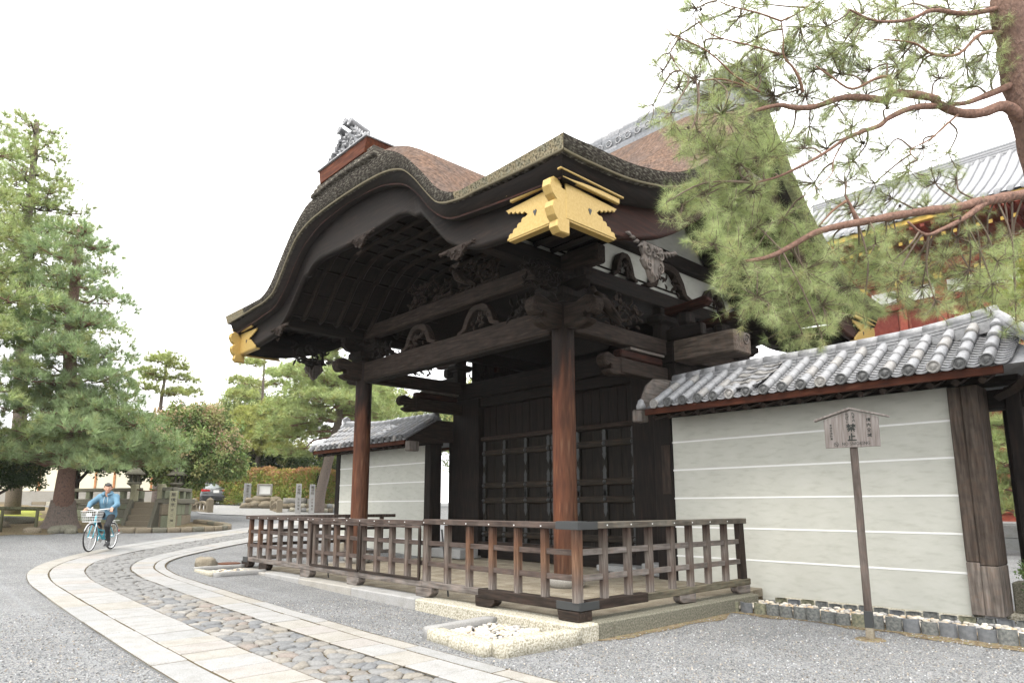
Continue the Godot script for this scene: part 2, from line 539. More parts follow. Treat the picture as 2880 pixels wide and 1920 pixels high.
	M.plaster = mottled(mat(pl, Vector3.ONE * 0.3, 0.9, ntex(SIM, 0.05, [], 66, 512, 4, -1, true, 1.0), 0.25, 0.2), ntex(SIM, 0.02, [[0.0, srgb(.84, .84, .82)], [0.4, srgb(.96, .96, .95)], [1.0, srgb(1, 1, 1)]], 67, 512, 5), Vector3(0.25, 0.9, 0.25))
	M.white = plain(Color(.66, .66, .645), 0.85, 0.0, 0.2)
	M.cream = mat(pl, Vector3.ONE * 0.3, 0.9)
	M.cream.albedo_color = srgb(1.4, 1.33, 1.15)
	# metals and paint
	var gold := ntex(SIM, 0.03, [[0.0, srgb(.34, .225, .06)], [0.5, srgb(.39, .265, .08)], [1.0, srgb(.43, .305, .105)]], 71, 512, 4)
	M.gold = mat(gold, Vector3.ONE * 1.2, 0.45, null, 1.0, 0.5)
	M.gold.metallic = 0.35
	M.iron = plain(Color(.03, .032, .032), 0.55, 0.2)
	var red := ntex(SIM, 0.02, [[0.0, srgb(.16, .034, .02)], [0.5, srgb(.22, .05, .03)], [1.0, srgb(.27, .08, .05)]], 73, 512, 5)
	M.red = mat(red, Vector3.ONE * 0.5, 0.7)
	M.red_deep = tinted(M.red, Color(.62, .5, .5))
	M.red_pale = tinted(M.red, Color(1.3, 1.9, 2.0))
	M.ochre = plain(Color(.55, .36, .07), 0.7)
	M.orange_wood = mat(ntex(VAL, 0.03, [[0.0, srgb(.28, .12, .05)], [0.5, srgb(.42, .20, .09)], [1.0, srgb(.52, .28, .14)]], 74, 256, 4), Vector3(2, 2, 2), 0.8)
	# bark of the pines
	var pb := ntex(CEL, 0.035, [[0.0, srgb(.22, .15, .12)], [0.35, srgb(.18, .115, .09)], [0.7, srgb(.13, .088, .072)], [1.0, srgb(.055, .043, .038)]], 81, 512, 3, FastNoiseLite.RETURN_DISTANCE, false, 4.0, 12.0)
	var pb_n := ntex(CEL, 0.035, [], 81, 512, 3, FastNoiseLite.RETURN_DISTANCE, true, 8.0, 12.0)
	M.pine_bark = mat(pb, Vector3(1.6, 0.8, 1.6), 0.95, pb_n, 1.0, 0.15)
	M.pine_limb = tinted(M.pine_bark, Color(1.15, 1.08, 1.05))
	M.grey_bark = tinted(M.pine_bark, Color(0.95, 1.2, 1.3))
	M.dark_bark = tinted(M.pine_bark, Color(0.35, 0.42, 0.45))
	M.twig = plain(Color(.15, .115, .09), 0.9, 0.0, 0.2)
	M.twig_red = plain(Color(.19, .115, .08), 0.9, 0.0, 0.2)
	for k in [["needle", Color(1, 1, 1), Color(.24, .31, .13)], ["leafy", Color(1, 1, 1), Color(.22, .26, .08)]]:
		var m := StandardMaterial3D.new()
		m.albedo_color = Color.WHITE
		m.vertex_color_use_as_albedo = true
		m.roughness = 0.65
		m.metallic_specular = 0.3
		m.backlight_enabled = true
		m.backlight = k[2].linear_to_srgb()
		m.cull_mode = BaseMaterial3D.CULL_DISABLED
		M[k[0]] = m
	M.needle_solid = plain(Color(.11, .15, .06), 0.7)
	M.glass = plain(Color(.02, .022, .025), 0.05, 0.0, 0.6)
	M.rubber = plain(Color(.022, .022, .022), 0.85)
	M.black_paint = plain(Color(.012, .013, .016), 0.22, 0.1)
	M.black_paint.clearcoat_enabled = true
	M.tail_light = plain(Color(.42, .02, .02), 0.2)
	M.chrome = plain(Color(.7, .7, .7), 0.25, 0.9)
	M.white_metal = plain(Color(.55, .55, .54), 0.4)
	M.teal = plain(Color(.03, .32, .42), 0.3)
	M.skin = plain(Color(.42, .235, .16), 0.6)
	M.lips = plain(Color(.38, .14, .11), 0.6)
	M.jacket_dark = plain(Color(.09, .17, .24), 0.9)
	M.car_glass = plain(Color(.20, .22, .22), 0.12, 0.0, 0.8)
	M.hair = plain(Color(.012, .011, .010), 0.6)
	M.jacket = mat(ntex(SIM, 0.05, [[0.0, srgb(.085, .165, .23)], [0.5, srgb(.11, .20, .27)], [1.0, srgb(.14, .24, .31)]], 91, 256, 4), Vector3.ONE * 3.0, 0.9, ntex(SIM, 0.02, [], 92, 256, 4, -1, true, 6.0), 0.6, 0.2)
	M.trousers = plain(Color(.018, .018, .020), 0.85)
	M.shoe = plain(Color(.05, .05, .052), 0.7)
	M.rail_green_y = tinted(M.grey_y, Color(.6, .68, .45))
	M.rail_green_x = tinted(M.grey_x, Color(.6, .68, .45))
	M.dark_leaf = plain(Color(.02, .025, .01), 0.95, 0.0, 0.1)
	M.tile_courses = mat(ntex(VAL, 0.05, [[0.0, srgb(.14, .145, .15)], [0.5, srgb(.26, .265, .28)], [1.0, srgb(.36, .365, .38)]], 64, 256, 2), Vector3(0.4, 6.0, 6.0), 0.6)
	M.ink_faded = plain(Color(.09, .085, .07), 0.9, 0.0, 0.2)
	M.ink = plain(Color(.022, .024, .02), 0.8)
	M.tuft_near = tuft_mesh(24, 0.0125, 1.5, 0.5)
	M.tuft_near2 = tuft_mesh(20, 0.0125, 1.25, 0.35)
	M.tuft_far = tuft_mesh(26, 0.05, 1.35, 0.4)
	M.tuft_far2 = tuft_mesh(24, 0.065, 1.4, 0.4)
	M.leaf_cluster = cluster_mesh(26, 0.34, 0.55)
	M.pebbles = []
	for c in [Color(.52, .47, .38), Color(.40, .37, .32), Color(.60, .56, .49), Color(.32, .31, .30), Color(.47, .37, .26)]:
		M.pebbles.append(plain(c, 0.85, 0.0, 0.25))

var shared := {}
func ntex_share(k: String) -> Texture2D:
	if not shared.has(k):
		shared[k] = ntex(FastNoiseLite.TYPE_SIMPLEX_SMOOTH, 0.04, [[0.0, srgb(.55, .55, .56)], [0.5, srgb(.82, .81, .80)], [1.0, srgb(1, 1, 1)]], 40, 512, 6)
	return shared[k]

# ---------------------------------------------------------------- the path
# middle line of the cobbles and the offsets of its bands from it (left of travel from right to left is +)
var mid_pts := []
var mid_nrm := []
var mid_len := []
func lay_out_path() -> void:
	var raw := [Vector2(16, 7.32), Vector2(13, 7.32), Vector2(10, 7.32), Vector2(7, 7.33), Vector2(4, 7.33), Vector2(1, 7.33), Vector2(-2, 7.3), Vector2(-3.6, 7.26), Vector2(-4.9, 7.08), Vector2(-6.2, 6.58), Vector2(-7.4, 5.75), Vector2(-8.6, 4.55), Vector2(-9.8, 3.2), Vector2(-11.2, 1.6), Vector2(-13.0, -0.5), Vector2(-15.2, -3.0), Vector2(-18.5, -6.4), Vector2(-24, -12)]
	mid_pts = curve(raw, 10)
	var l := 0.0
	for i in mid_pts.size():
		var d: Vector2 = (mid_pts[min(i + 1, mid_pts.size() - 1)] - mid_pts[max(i - 1, 0)]).normalized()
		mid_nrm.append(Vector2(-d.y, d.x) * -1.0)
		if i > 0: l += mid_pts[i].distance_to(mid_pts[i - 1])
		mid_len.append(l)

func along(l: float, off: float) -> Vector2:
	var i := 0
	var hi := mid_len.size() - 1
	while hi - i > 1:
		var m := (i + hi) / 2
		if mid_len[m] <= l: i = m
		else: hi = m
	var t: float = clampf((l - mid_len[i]) / maxf(mid_len[hi] - mid_len[i], 1e-5), 0, 1)
	var p: Vector2 = mid_pts[i].lerp(mid_pts[hi], t)
	var n: Vector2 = mid_nrm[i].lerp(mid_nrm[hi], t).normalized()
	return p + n * off

# a slab that follows the path between two lengths and two offsets
func slab(l0: float, l1: float, o0: float, o1: float, top: float, skew := 0.0) -> SurfaceTool:
	var s := S()
	var n := maxi(1, int(ceil((l1 - l0) / 0.5)))
	var ring_out := []
	var a := []
	var b := []
	for i in n + 1:
		var t := float(i) / n
		a.append(along(lerpf(l0, l1, t) , o0))
		b.append(along(lerpf(l0, l1, t) + skew, o1))
	var outline := PackedVector2Array()
	for p in a: outline.append(p)
	b.reverse()
	for p in b: outline.append(p)
	stone(s, outline, top, 0.012)
	return s

# a flat stone lying in the ground: outline in x, z
func stone(s: SurfaceTool, outline: PackedVector2Array, top: float, bev: float, depth := 0.08, dome := 0.0) -> void:
	var area := 0.0
	var m := Vector2.ZERO
	for i in outline.size():
		var q := outline[(i + 1) % outline.size()]
		area += outline[i].x * q.y - q.x * outline[i].y
		m += outline[i]
	m /= outline.size()
	var o := outline
	if area > 0:
		o = outline.duplicate(); o.reverse()
	var n := o.size()
	var low := []
	var rim := []
	var face := []
	for p in o:
		var inn := p.move_toward(m, bev)
		var g := G(p.x)
		low.append(Vector3(p.x, g + top - depth, p.y))
		rim.append(Vector3(p.x, g + top - bev * 0.7, p.y))
		face.append(Vector3(inn.x, G(inn.x) + top, inn.y))
	for i in n:
		var k := (i + 1) % n
		quad(s, low[i], low[k], rim[k], rim[i])
		quad(s, rim[i], rim[k], face[k], face[i])
	if dome > 0:
		var c := Vector3(m.x, G(m.x) + top + dome, m.y)
		for i in n: tri(s, c, face[i], face[(i + 1) % n])
	else:
		var idx := Geometry2D.triangulate_polygon(PackedVector2Array(face.map(func(q): return Vector2(q.x, q.z))))
		for k in range(0, idx.size(), 3):
			var a: Vector3 = face[idx[k]]
			var b: Vector3 = face[idx[k + 1]]
			var c: Vector3 = face[idx[k + 2]]
			if (b - a).cross(c - a).y < 0: tri(s, a, c, b)
			else: tri(s, a, b, c)

func build_path() -> void:
	lay_out_path()
	var road := struct("path")
	var total: float = mid_len[-1]
	# bed under the stones, shows in the joints
	var bed := S()
	var l := 0.0
	for q in [[-1.05, -0.395, 0.019], [-0.4, 0.41, -0.004 + 0.008], [0.4, 1.34, 0.019]]:
		l = 0.0
		while l < total - 0.5:
			sheet(bed, PackedVector2Array([along(l, q[0]), along(l, q[1]), along(l + 0.5, q[1]), along(l + 0.5, q[0])]), q[2])
			l += 0.5
	obj("joint_bed", bed, M.joint, road)
	var mats := [M.granite, M.granite, M.granite_warm, M.granite_grey, M.granite_pink, M.granite]
	var bands := [[1.0, 1.335, 1.5, 1.0, "edge_stone"], [0.405, 0.99, 0.42, 0.12, "slab"], [-0.815, -0.4, 0.46, 0.12, "slab"], [-1.03, -0.825, 1.6, 0.8, "edge_stone"]]
	for bd in bands:
		l = 3.2 + rng.randf() * 0.3
		while l < total - 1.0:
			var step: float = bd[2] + rng.randf_range(-0.5, 0.5) * bd[3] * (1.0 if bd[4] == "edge_stone" else 1.4)
			var far := l > 26.0
			if far: step *= 1.6
			var g := 0.011
			obj(bd[4], slab(l + g, l + step - g, bd[0] + rng.randf_range(0, 0.012), bd[1] - rng.randf_range(0, 0.012), 0.026 + rng.randf_range(-0.003, 0.003)), mats[rng.randi() % mats.size()], road)
			l += step
	# cobbles: cells round scattered seeds
	var seeds := []
	var across := 5
	var du := 0.19
	var rows := int((total - 5.0) / du)
	for i in rows:
		for j in across:
			var u := 3.2 + (i + 0.5 + (0.5 if j % 2 else 0.0)) * du + rng.randf_range(-0.4, 0.4) * du
			var v := -0.395 + (j + 0.5) * 0.79 / across + rng.randf_range(-0.38, 0.38) * 0.79 / across
			seeds.append(Vector2(u, v))
	var cells := []
	for i in seeds.size():
		var p: Vector2 = seeds[i]
		var poly := [Vector2(p.x - 0.3, maxf(-0.39, p.y - 0.3)), Vector2(p.x + 0.3, maxf(-0.39, p.y - 0.3)), Vector2(p.x + 0.3, minf(0.395, p.y + 0.3)), Vector2(p.x - 0.3, minf(0.395, p.y + 0.3))]
		for k in range(maxi(0, i - 14), mini(seeds.size(), i + 15)):
			if k == i: continue
			var q: Vector2 = seeds[k]
			if p.distance_squared_to(q) > 0.36: continue
			var mm := (p + q) * 0.5
			var nn := (q - p)
			var out := []
			for e in poly.size():
				var a: Vector2 = poly[e]
				var b: Vector2 = poly[(e + 1) % poly.size()]
				var da := (a - mm).dot(nn)
				var db := (b - mm).dot(nn)
				if da <= 0: out.append(a)
				if (da < 0) != (db < 0) and da != db: out.append(a.lerp(b, da / (da - db)))
			poly = out
			if poly.size() < 3: break
		if poly.size() >= 3: cells.append([p, poly])
	var far_stones := S(true)
	cells.sort_custom(func(a, b): return near_eye(a[0]) < near_eye(b[0]))
	for i in cells.size():
		var p: Vector2 = cells[i][0]
		var outl := PackedVector2Array()
		for q in cells[i][1]:
			var w: Vector2 = p.lerp(q, 0.955)
			if outl.size() == 0 or outl[-1].distance_to(w) > 0.025: outl.append(w)
		if outl.size() < 3: continue
		# round the corners
		var rnd := PackedVector2Array()
		for k in outl.size():
			var a := outl[k]
			var b := outl[(k + 1) % outl.size()]
			rnd.append(a.lerp(b, 0.18)); rnd.append(a.lerp(b, 0.82))
		var w := PackedVector2Array()
		for q in rnd: w.append(along(q.x, q.y))
		var top := 0.012 + rng.randf_range(-0.01, 0.016)
		if i < 290:
			var st := S(true)
			stone(st, w, top + 0.008, 0.018, 0.06, rng.randf_range(0.0, 0.008))
			obj("cobble", st, M.cobbles[cobble_tone()], road)
		else:
			stone(far_stones, w, top + 0.008, 0.018, 0.05, 0.004)
	var f := obj("cobbles_farther_off", far_stones, M.cobbles[1], road)
	f.set_meta("kind", "stuff")

func cobble_tone() -> int:
	var r := rng.randf()
	return [0, 1, 1, 2, 2, 3, 4, 5, 0, 6, 7, 1][int(r * 12)]

func near_eye(p: Vector2) -> float:
	var w := along(p.x, p.y)
	var e := Vector2(11.125, 10.7)
	var d := (w - e)
	var f := Vector2(-0.7329, -0.6804)
	var depth := d.dot(f)
	if depth < 3.0: return 1000.0 - depth
	return depth + absf(d.dot(Vector2(0.68, -0.733))) * 0.2

# ---------------------------------------------------------------- ground
func build_ground() -> void:
	var g := struct("ground")
	var s := S()
	sheet(s, pv([-300, -300, 300, -300, 300, 300, -300, 300]), 0.0)
	obj("gravel_sheet", s, M.gravel, g)
	# loose chips thrown over the gravel nearest the eye, so that it has real relief
	var chip := S()
	rock(chip, Vector3.ZERO, Vector3(1, 0.7, 1.2), 0.3, 5, 0.5)
	var cm := mesh_of(chip)
	var mm := MultiMesh.new()
	mm.transform_format = MultiMesh.TRANSFORM_3D
	mm.use_colors = true
	mm.mesh = cm
	var n := 60000
	mm.instance_count = n
	for i in n:
		var d := 1.8 + 9.5 * pow(rng.randf(), 1.3)
		var a := rng.randf_range(-0.72, 0.76)
		var f := Vector2(-0.7329, -0.6804).rotated(a)
		var p := Vector2(11.125, 10.7) + f * d
		var z := p.y
		var hide := (z < 8.68 and z > 6.27) or (z < 4.92 and p.x < 5.95) or (p.x > 4.5 and p.x < 6.0 and z < 6.1) or z < 1.5
		var sz := rng.randf_range(0.006, 0.015) * (1.0 if d < 6 else 1.3)
		var b := Basis.from_euler(Vector3(rng.randf() * TAU, rng.randf() * TAU, rng.randf() * TAU)).scaled(Vector3.ONE * (0.0001 if hide else sz))
		mm.set_instance_transform(i, Transform3D(b, on_ground(p.x, z, sz * 0.2 if not hide else -0.2)))
		var v := rng.randf_range(0.11, 0.32)
		if rng.randf() < 0.05: v = 0.42
		var warm := rng.randf()
		mm.set_instance_color(i, Color(v * (1.12 if warm > 0.85 else 0.99), v * (1.0 if warm > 0.85 else 1.0), v * (0.85 if warm > 0.85 else 1.0)))
	var cmat := plain(Color.WHITE, 0.9, 0.0, 0.2)
	cmat.vertex_color_use_as_albedo = true
	var o := MultiMeshInstance3D.new()
	o.multimesh = mm
	o.material_override = cmat
	o.name = "loose_gravel"
	add_child(o)
	o.set_meta("kind", "stuff")
	o.set_meta("label", "loose grey gravel chips scattered over the forecourt in the foreground")
	o.set_meta("category", "gravel")
	# bare earth with moss under the pines at the left and along the tile edging on the right
	var e := struct("earth_bank")
	var es := S()
	sheet(es, wobble(pv([-13.2, 12.0, -12.9, 8.3, -13.1, 7.2, -13.3, 5.4, -12.9, 3.4, -13.2, 1.9, -15.0, 1.4, -17.0, 1.8, -30.0, 4.5, -60.0, 14.0, -60.0, 40.0, -16.0, 24.0]), 0.5), 0.012)
	obj("bare_earth", es, M.earth, e)
	var ms := S()
	sheet(ms, wobble(pv([-18.6, 6.2, -18.4, 11.0, -25.0, 16.0, -32.0, 12.0, -27.5, 5.3]), 0.4), 0.02)
	obj("moss_lawn", ms, M.moss, e)
	var rs := S()
	sheet(rs, wobble(pv([5.7, 1.72, 7.0, 1.66, 8.0, 1.74, 9.2, 1.85, 10.6, 2.0, 10.6, 1.0, 5.7, 1.0]), 0.16, 0.15), 0.006)
	obj("earth_verge", rs, M.earth, e)
	var ks := S()
	sheet(ks, wobble(pv([5.92, 4.8, 6.12, 4.2, 6.1, 3.0, 6.2, 2.2, 5.95, 1.7, 5.9, 3.0]), 0.08, 0.15), 0.006)
	obj("earth_along_kerb", ks, M.earth, e)
	# paved approach on the far left, across the little bridge
	var rd := struct("paved_lane")
	var ls := S()
	sheet(ls, pv([-16.5, -4.5, -21.6, -0.2, -24.5, -0.9, -36.0, -3.2, -46.0, -5.0, -46.0, -12.5, -30.0, -8.4, -23.0, -5.0, -19.0, -9.0]), 0.03)
	obj("lane_surface", ls, M.granite, rd)

# ---------------------------------------------------------------- the stone platform under the gate
const PT := 0.19
func build_platform() -> void:
	var p := struct("stone_platform")
	var mats := [M.granite_warm, M.granite_warm, M.granite_stained, M.granite]
	# core
	obj("core", bx(Vector3(-3.6, -0.05, -2.2), Vector3(5.6, PT - 0.035, 4.6), 0), M.joint, p)
	var xs := [-3.95, -2.36, -0.88, 1.02, 2.82, 4.5, 5.96]
	for i in xs.size() - 1:
		var s := bx(Vector3(xs[i] + 0.004, -0.04, 4.55), Vector3(xs[i + 1] - 0.004, PT + rng.randf_range(-0.006, 0.004), 4.9), 0.018)
		obj("kerb_stone", s, M.granite_stained if i >= 4 else [M.granite_warm, M.granite][i % 2], p)
	var zs := [4.545, 4.28, 1.95, 0.85]
	for i in zs.size() - 1:
		obj("kerb_stone", bx(Vector3(5.62, -0.04, zs[i + 1] + 0.004), Vector3(5.955, PT + rng.randf_range(-0.006, 0.003), zs[i] - 0.004), 0.018), M.old_stone, p)
	zs = [4.545, 2.6, 0.85]
	for i in zs.size() - 1:
		obj("kerb_stone", bx(Vector3(-3.945, -0.04, zs[i + 1] + 0.004), Vector3(-3.62, PT, zs[i] - 0.004), 0.018), M.granite_warm, p)
	# flagstones
	var z := 4.54
	var row := 0
	while z > -0.7:
		var dz := rng.randf_range(0.45, 0.75)
		var x := -3.61 + (rng.randf() * 0.5 if row % 2 else 0.0)
		if row % 2: x = -3.61
		while x < 5.6:
			var dx := minf(rng.randf_range(0.7, 1.5), 5.61 - x)
			if 5.61 - x - dx < 0.3: dx = 5.61 - x
			obj("flagstone", bx(Vector3(x + 0.007, 0.05, z - dz + 0.007), Vector3(x + dx - 0.007, PT - 0.012 + rng.randf_range(-0.006, 0.006), z - 0.007), 0.01), M.paving, p)
			x += dx
		z -= dz
		row += 1

# ---------------------------------------------------------------- the gate
# outlines of the wave-shaped front gable, right half (mirrored): top of the thatch, its underside, the board below, the cut edge of the bargeboard
const TX := [0.0, 0.8, 1.45, 1.8, 2.15, 2.5, 2.8, 3.07, 3.4, 3.9, 4.5, 5.2, 5.8]
const TY := [7.80, 7.76, 7.71, 7.56, 7.32, 7.0, 6.7, 6.42, 6.225, 6.13, 6.115, 6.135, 6.19]
const BX := [0.0, 0.8, 1.45, 1.87, 2.1, 2.4, 2.7, 3.0, 3.2, 3.45, 3.9, 4.5, 5.2, 5.8]
const BY := [7.39, 7.37, 7.31, 7.20, 7.08, 6.82, 6.5, 6.21, 6.12, 6.07, 6.01, 5.97, 5.955, 5.985]
const SX := [0.0, 0.5, 1.2, 1.73, 2.03, 2.4, 2.68, 3.05, 3.33, 3.72, 4.63, 5.6]
const SY := [7.29, 7.27, 7.19, 7.03, 6.88, 6.57, 6.27, 5.99, 5.88, 5.83, 5.75, 5.69]
const GX := [0.0, 0.5, 1.0, 1.5, 1.84, 2.01, 2.16, 2.4, 2.67, 3.0, 3.38, 3.7, 4.32, 5.4]
const GY := [6.54, 6.55, 6.575, 6.585, 6.49, 6.37, 6.385, 6.18, 5.9, 5.6, 5.43, 5.34, 5.285, 5.2]
# the verge: height of the roof's outer edge along z, and of the roof surface further in
const VZ := [-6.5, -5.6, -4.8, -4.1, -3.4, -2.6, -1.9, -1.4, -0.85, -0.3, 0.3, 1.1, 2.16, 3.22, 4.13, 4.84]
const VY := [6.19, 6.20, 6.30, 6.55, 6.93, 7.45, 8.1, 8.65, 9.15, 8.65, 7.98, 7.25, 6.60, 6.31, 6.19, 6.18]
const IZ := [-6.5, -5.7, -4.9, -3.9, -2.8, -1.9, -1.3, -0.85, -0.4, 0.2, 1.1, 2.2, 3.2, 4.1, 4.84]
const IY := [6.17, 6.35, 6.62, 7.1, 7.85, 8.65, 9.25, 9.5, 9.25, 8.65, 7.85, 7.1, 6.62, 6.33, 6.16]
const EX := 5.78
const ZF := 4.84
const ZB := -6.5

func roof_y(x: float, z: float) -> float:
	var ax := absf(x)
	var t := smoothstep(4.2, EX, ax)
	var m := lerpf(slut(IZ, IY, z), slut(VZ, VY, z), t)
	var zz := z if z > -0.85 else -1.7 - z + 0.04
	var k := slut(TX, TY, ax)
	var lip: float = clampf((ZF - zz) / 0.5, 0, 1)
	k += (0.24 * (1.0 - (1.0 - lip) * (1.0 - lip)) + 0.012 * (ZF - zz)) * smoothstep(3.6, 1.8, ax)
	if zz < 0.6: k -= (0.6 - zz) * 3.0
	# rounded union of the two
	var d := 0.16 * smoothstep(0.0, 0.7, ZF - zz)
	var y: float = maxf(m, k)
	if absf(m - k) < d and d > 0: y += (d - absf(m - k)) * (d - absf(m - k)) / (4.0 * d)
	return y

func edge_thick(x: float) -> float:
	return slut(TX, TY, absf(x)) - slut(BX, BY, absf(x))

func under_y(x: float, z: float) -> float:   # underside of the thatch at the rim
	var ax := absf(x)
	if ax > 4.0:
		var t := smoothstep(4.0, EX, ax)
		return roof_y(x, z) - lerpf(edge_thick(x), 0.23, t)
	return roof_y(x, z) - edge_thick(x)

func build_gate() -> void:
	var g := thing("temple_gate", "large dark timber temple gate with wave-shaped bark-thatched roof and gilded corners", "gate")
	build_gate_roof(g)
	build_gate_frame(g)
	build_gate_doors(g)

func range_f(a: float, b: float, n: int) -> Array:
	var r := []
	for i in n + 1: r.append(lerpf(a, b, float(i) / n))
	return r

func build_gate_roof(g: Node3D) -> void:
	# thatch: top skin
	var roof := Node3D.new()
	roof.name = "thatched_roof"
	g.add_child(roof)
	var xs := range_f(-EX, EX, 116)
	var zs := range_f(ZB, ZF, 90)
	var s := S(true)
	for i in xs.size() - 1:
		for j in zs.size() - 1:
			var q := []
			for c in [[0, 1], [1, 1], [1, 0], [0, 0]]:
				var x: float = xs[i + c[0]]
				var z: float = zs[j + c[1]]
				q.append(Vector3(x, roof_y(x, z), z))
			quad(s, q[0], q[1], q[2], q[3])
	obj("thatch", s, M.thatch, roof)
	# cut faces of the thatch, leaning in towards the foot, and the underside behind them
	var fr := S(true)
	var mossy := {}
	var back := S(true)
	var rim := S(true)
	var side_edges := {}
	for i in xs.size() - 1:
		var x0: float = xs[i]
		var x1: float = xs[i + 1]
		for zside in [1, -1]:
			var z: float = ZF if zside > 0 else ZB
			var tgt := fr if zside > 0 else back
			if x0 > 3.45 or x1 < -4.6:
				var key := "%d %d" % [zside, 1 if x0 > 0 else 0]
				if not mossy.has(key): mossy[key] = S(true)
				tgt = mossy[key]
			var zi: float = z - 0.05 * zside
			var lim := EX - 0.05
			var a := Vector3(clampf(x0, -lim, lim), roof_y(x0, z) - edge_thick(x0), zi)
			var b := Vector3(clampf(x1, -lim, lim), roof_y(x1, z) - edge_thick(x1), zi)
			if zside > 0:
				var up := Vector3(0, 0.026, 0.016)
				quad(rim, a + Vector3(0, 0, 0.012), b + Vector3(0, 0, 0.012), b + up, a + up)
				quad(rim, a + Vector3(0, 0, -0.03), b + Vector3(0, 0, -0.03), b + Vector3(0, 0, 0.012), a + Vector3(0, 0, 0.012))
			var c := Vector3(x1, roof_y(x1, z), z)
			var d := Vector3(x0, roof_y(x0, z), z)
			if zside > 0: quad(tgt, a, b, c, d)
			else: quad(tgt, b, a, d, c)
			var e := b + Vector3(0, 0.0, -0.35 * zside)
			var f := a + Vector3(0, 0.0, -0.35 * zside)
			if zside > 0: quad(fr, f, e, b, a)
			else: quad(back, a, b, e, f)
	for j in zs.size() - 1:
		var z0: float = zs[j]
		var z1: float = zs[j + 1]
		for sd in [1, -1]:
			var x: float = EX * sd
			var th := 0.235 + 0.12 * smoothstep(3.0, 0.5, absf(z0 + 0.85))
			var th1 := 0.235 + 0.12 * smoothstep(3.0, 0.5, absf(z1 + 0.85))
			if z1 > ZF - 0.5: th1 = lerpf(th1, edge_thick(EX), (z1 - ZF + 0.5) / 0.5)
			if z0 > ZF - 0.5: th = lerpf(th, edge_thick(EX), (z0 - ZF + 0.5) / 0.5)
			var a := Vector3(x - 0.05 * sd, roof_y(x, z1) - th1, clampf(z1, ZB + 0.05, ZF - 0.05))
			var b := Vector3(x - 0.05 * sd, roof_y(x, z0) - th, clampf(z0, ZB + 0.05, ZF - 0.05))
			var key := "%d %d" % [sd, 1 if z0 > -0.85 else 0]
			if not side_edges.has(key): side_edges[key] = S(true)
			var fr2: SurfaceTool = side_edges[key]
			if sd > 0 and z0 > -0.85:
				var up := Vector3(0.016, 0.026, 0)
				var ox := Vector3(0.012, 0, 0)
				quad(rim, a + ox, b + ox, b + up, a + up)
				quad(rim, a - ox * 2.0, b - ox * 2.0, b + ox, a + ox)
			var c := Vector3(x, roof_y(x, z0), z0)
			var d := Vector3(x, roof_y(x, z1), z1)
			if sd > 0: quad(fr2, a, b, c, d)
			else: quad(fr2, b, a, d, c)
			var e := b - Vector3(0.4 * sd, 0, 0)
			var f := a - Vector3(0.4 * sd, 0, 0)
			if sd > 0: quad(fr2, a, f, e, b)
			else: quad(fr2, b, e, f, a)
	for k in side_edges: obj("thatch_edge", side_edges[k], M.thatch_green if k.ends_with("0") else M.thatch_edge, roof)
	obj("lichen_rim", rim, M.lichen_rim, roof)
	obj("thatch_edge", fr, M.thatch_edge, roof)
	obj("thatch_edge", back, M.thatch_edge, roof)
	for k in mossy: obj("mossy_thatch_edge", mossy[k], M.thatch_moss, roof)
	# pad of extra thatch layers under the ridge end
	for k in 3:
		var ps := S(true)
		var w := 1.22 - 0.06 * k
		var pts := range_f(-w, w, 20)
		for i in pts.size() - 1:
			var y0 := slut(TX, TY, absf(pts[i])) - 0.02 + 0.085 * k
			var y1 := slut(TX, TY, absf(pts[i + 1])) - 0.02 + 0.085 * k
			var zf := 4.9 - 0.035 * k
			quad(ps, Vector3(pts[i], y0, zf), Vector3(pts[i + 1], y1, zf), Vector3(pts[i + 1], y1 + 0.08, zf), Vector3(pts[i], y0 + 0.08, zf))
			quad(ps, Vector3(pts[i], y0 + 0.08, zf), Vector3(pts[i + 1], y1 + 0.08, zf), Vector3(pts[i + 1], y1 + 0.08, 3.9), Vector3(pts[i], y0 + 0.08, 3.9))
			quad(ps, Vector3(pts[i], y0, 3.9), Vector3(pts[i + 1], y1, 3.9), Vector3(pts[i + 1], y1, zf), Vector3(pts[i], y0, zf))
		for sd in [-1, 1]:
			var x: float = w * sd
			var y := slut(TX, TY, w) - 0.02 + 0.085 * k
			var zf := 4.9 - 0.035 * k
			if sd > 0: quad(ps, Vector3(x, y, zf), Vector3(x, y, 3.9), Vector3(x, y + 0.08, 3.9), Vector3(x, y + 0.08, zf))
			else: quad(ps, Vector3(x, y, 3.9), Vector3(x, y, zf), Vector3(x, y + 0.08, zf), Vector3(x, y + 0.08, 3.9))
		obj("thatch_pad", ps, M.thatch_edge, roof)
	# eave boards under the thatch: two stepped bands, then the bargeboard
	var band := S(true)
	var red_line := S(true)
	var n := 160
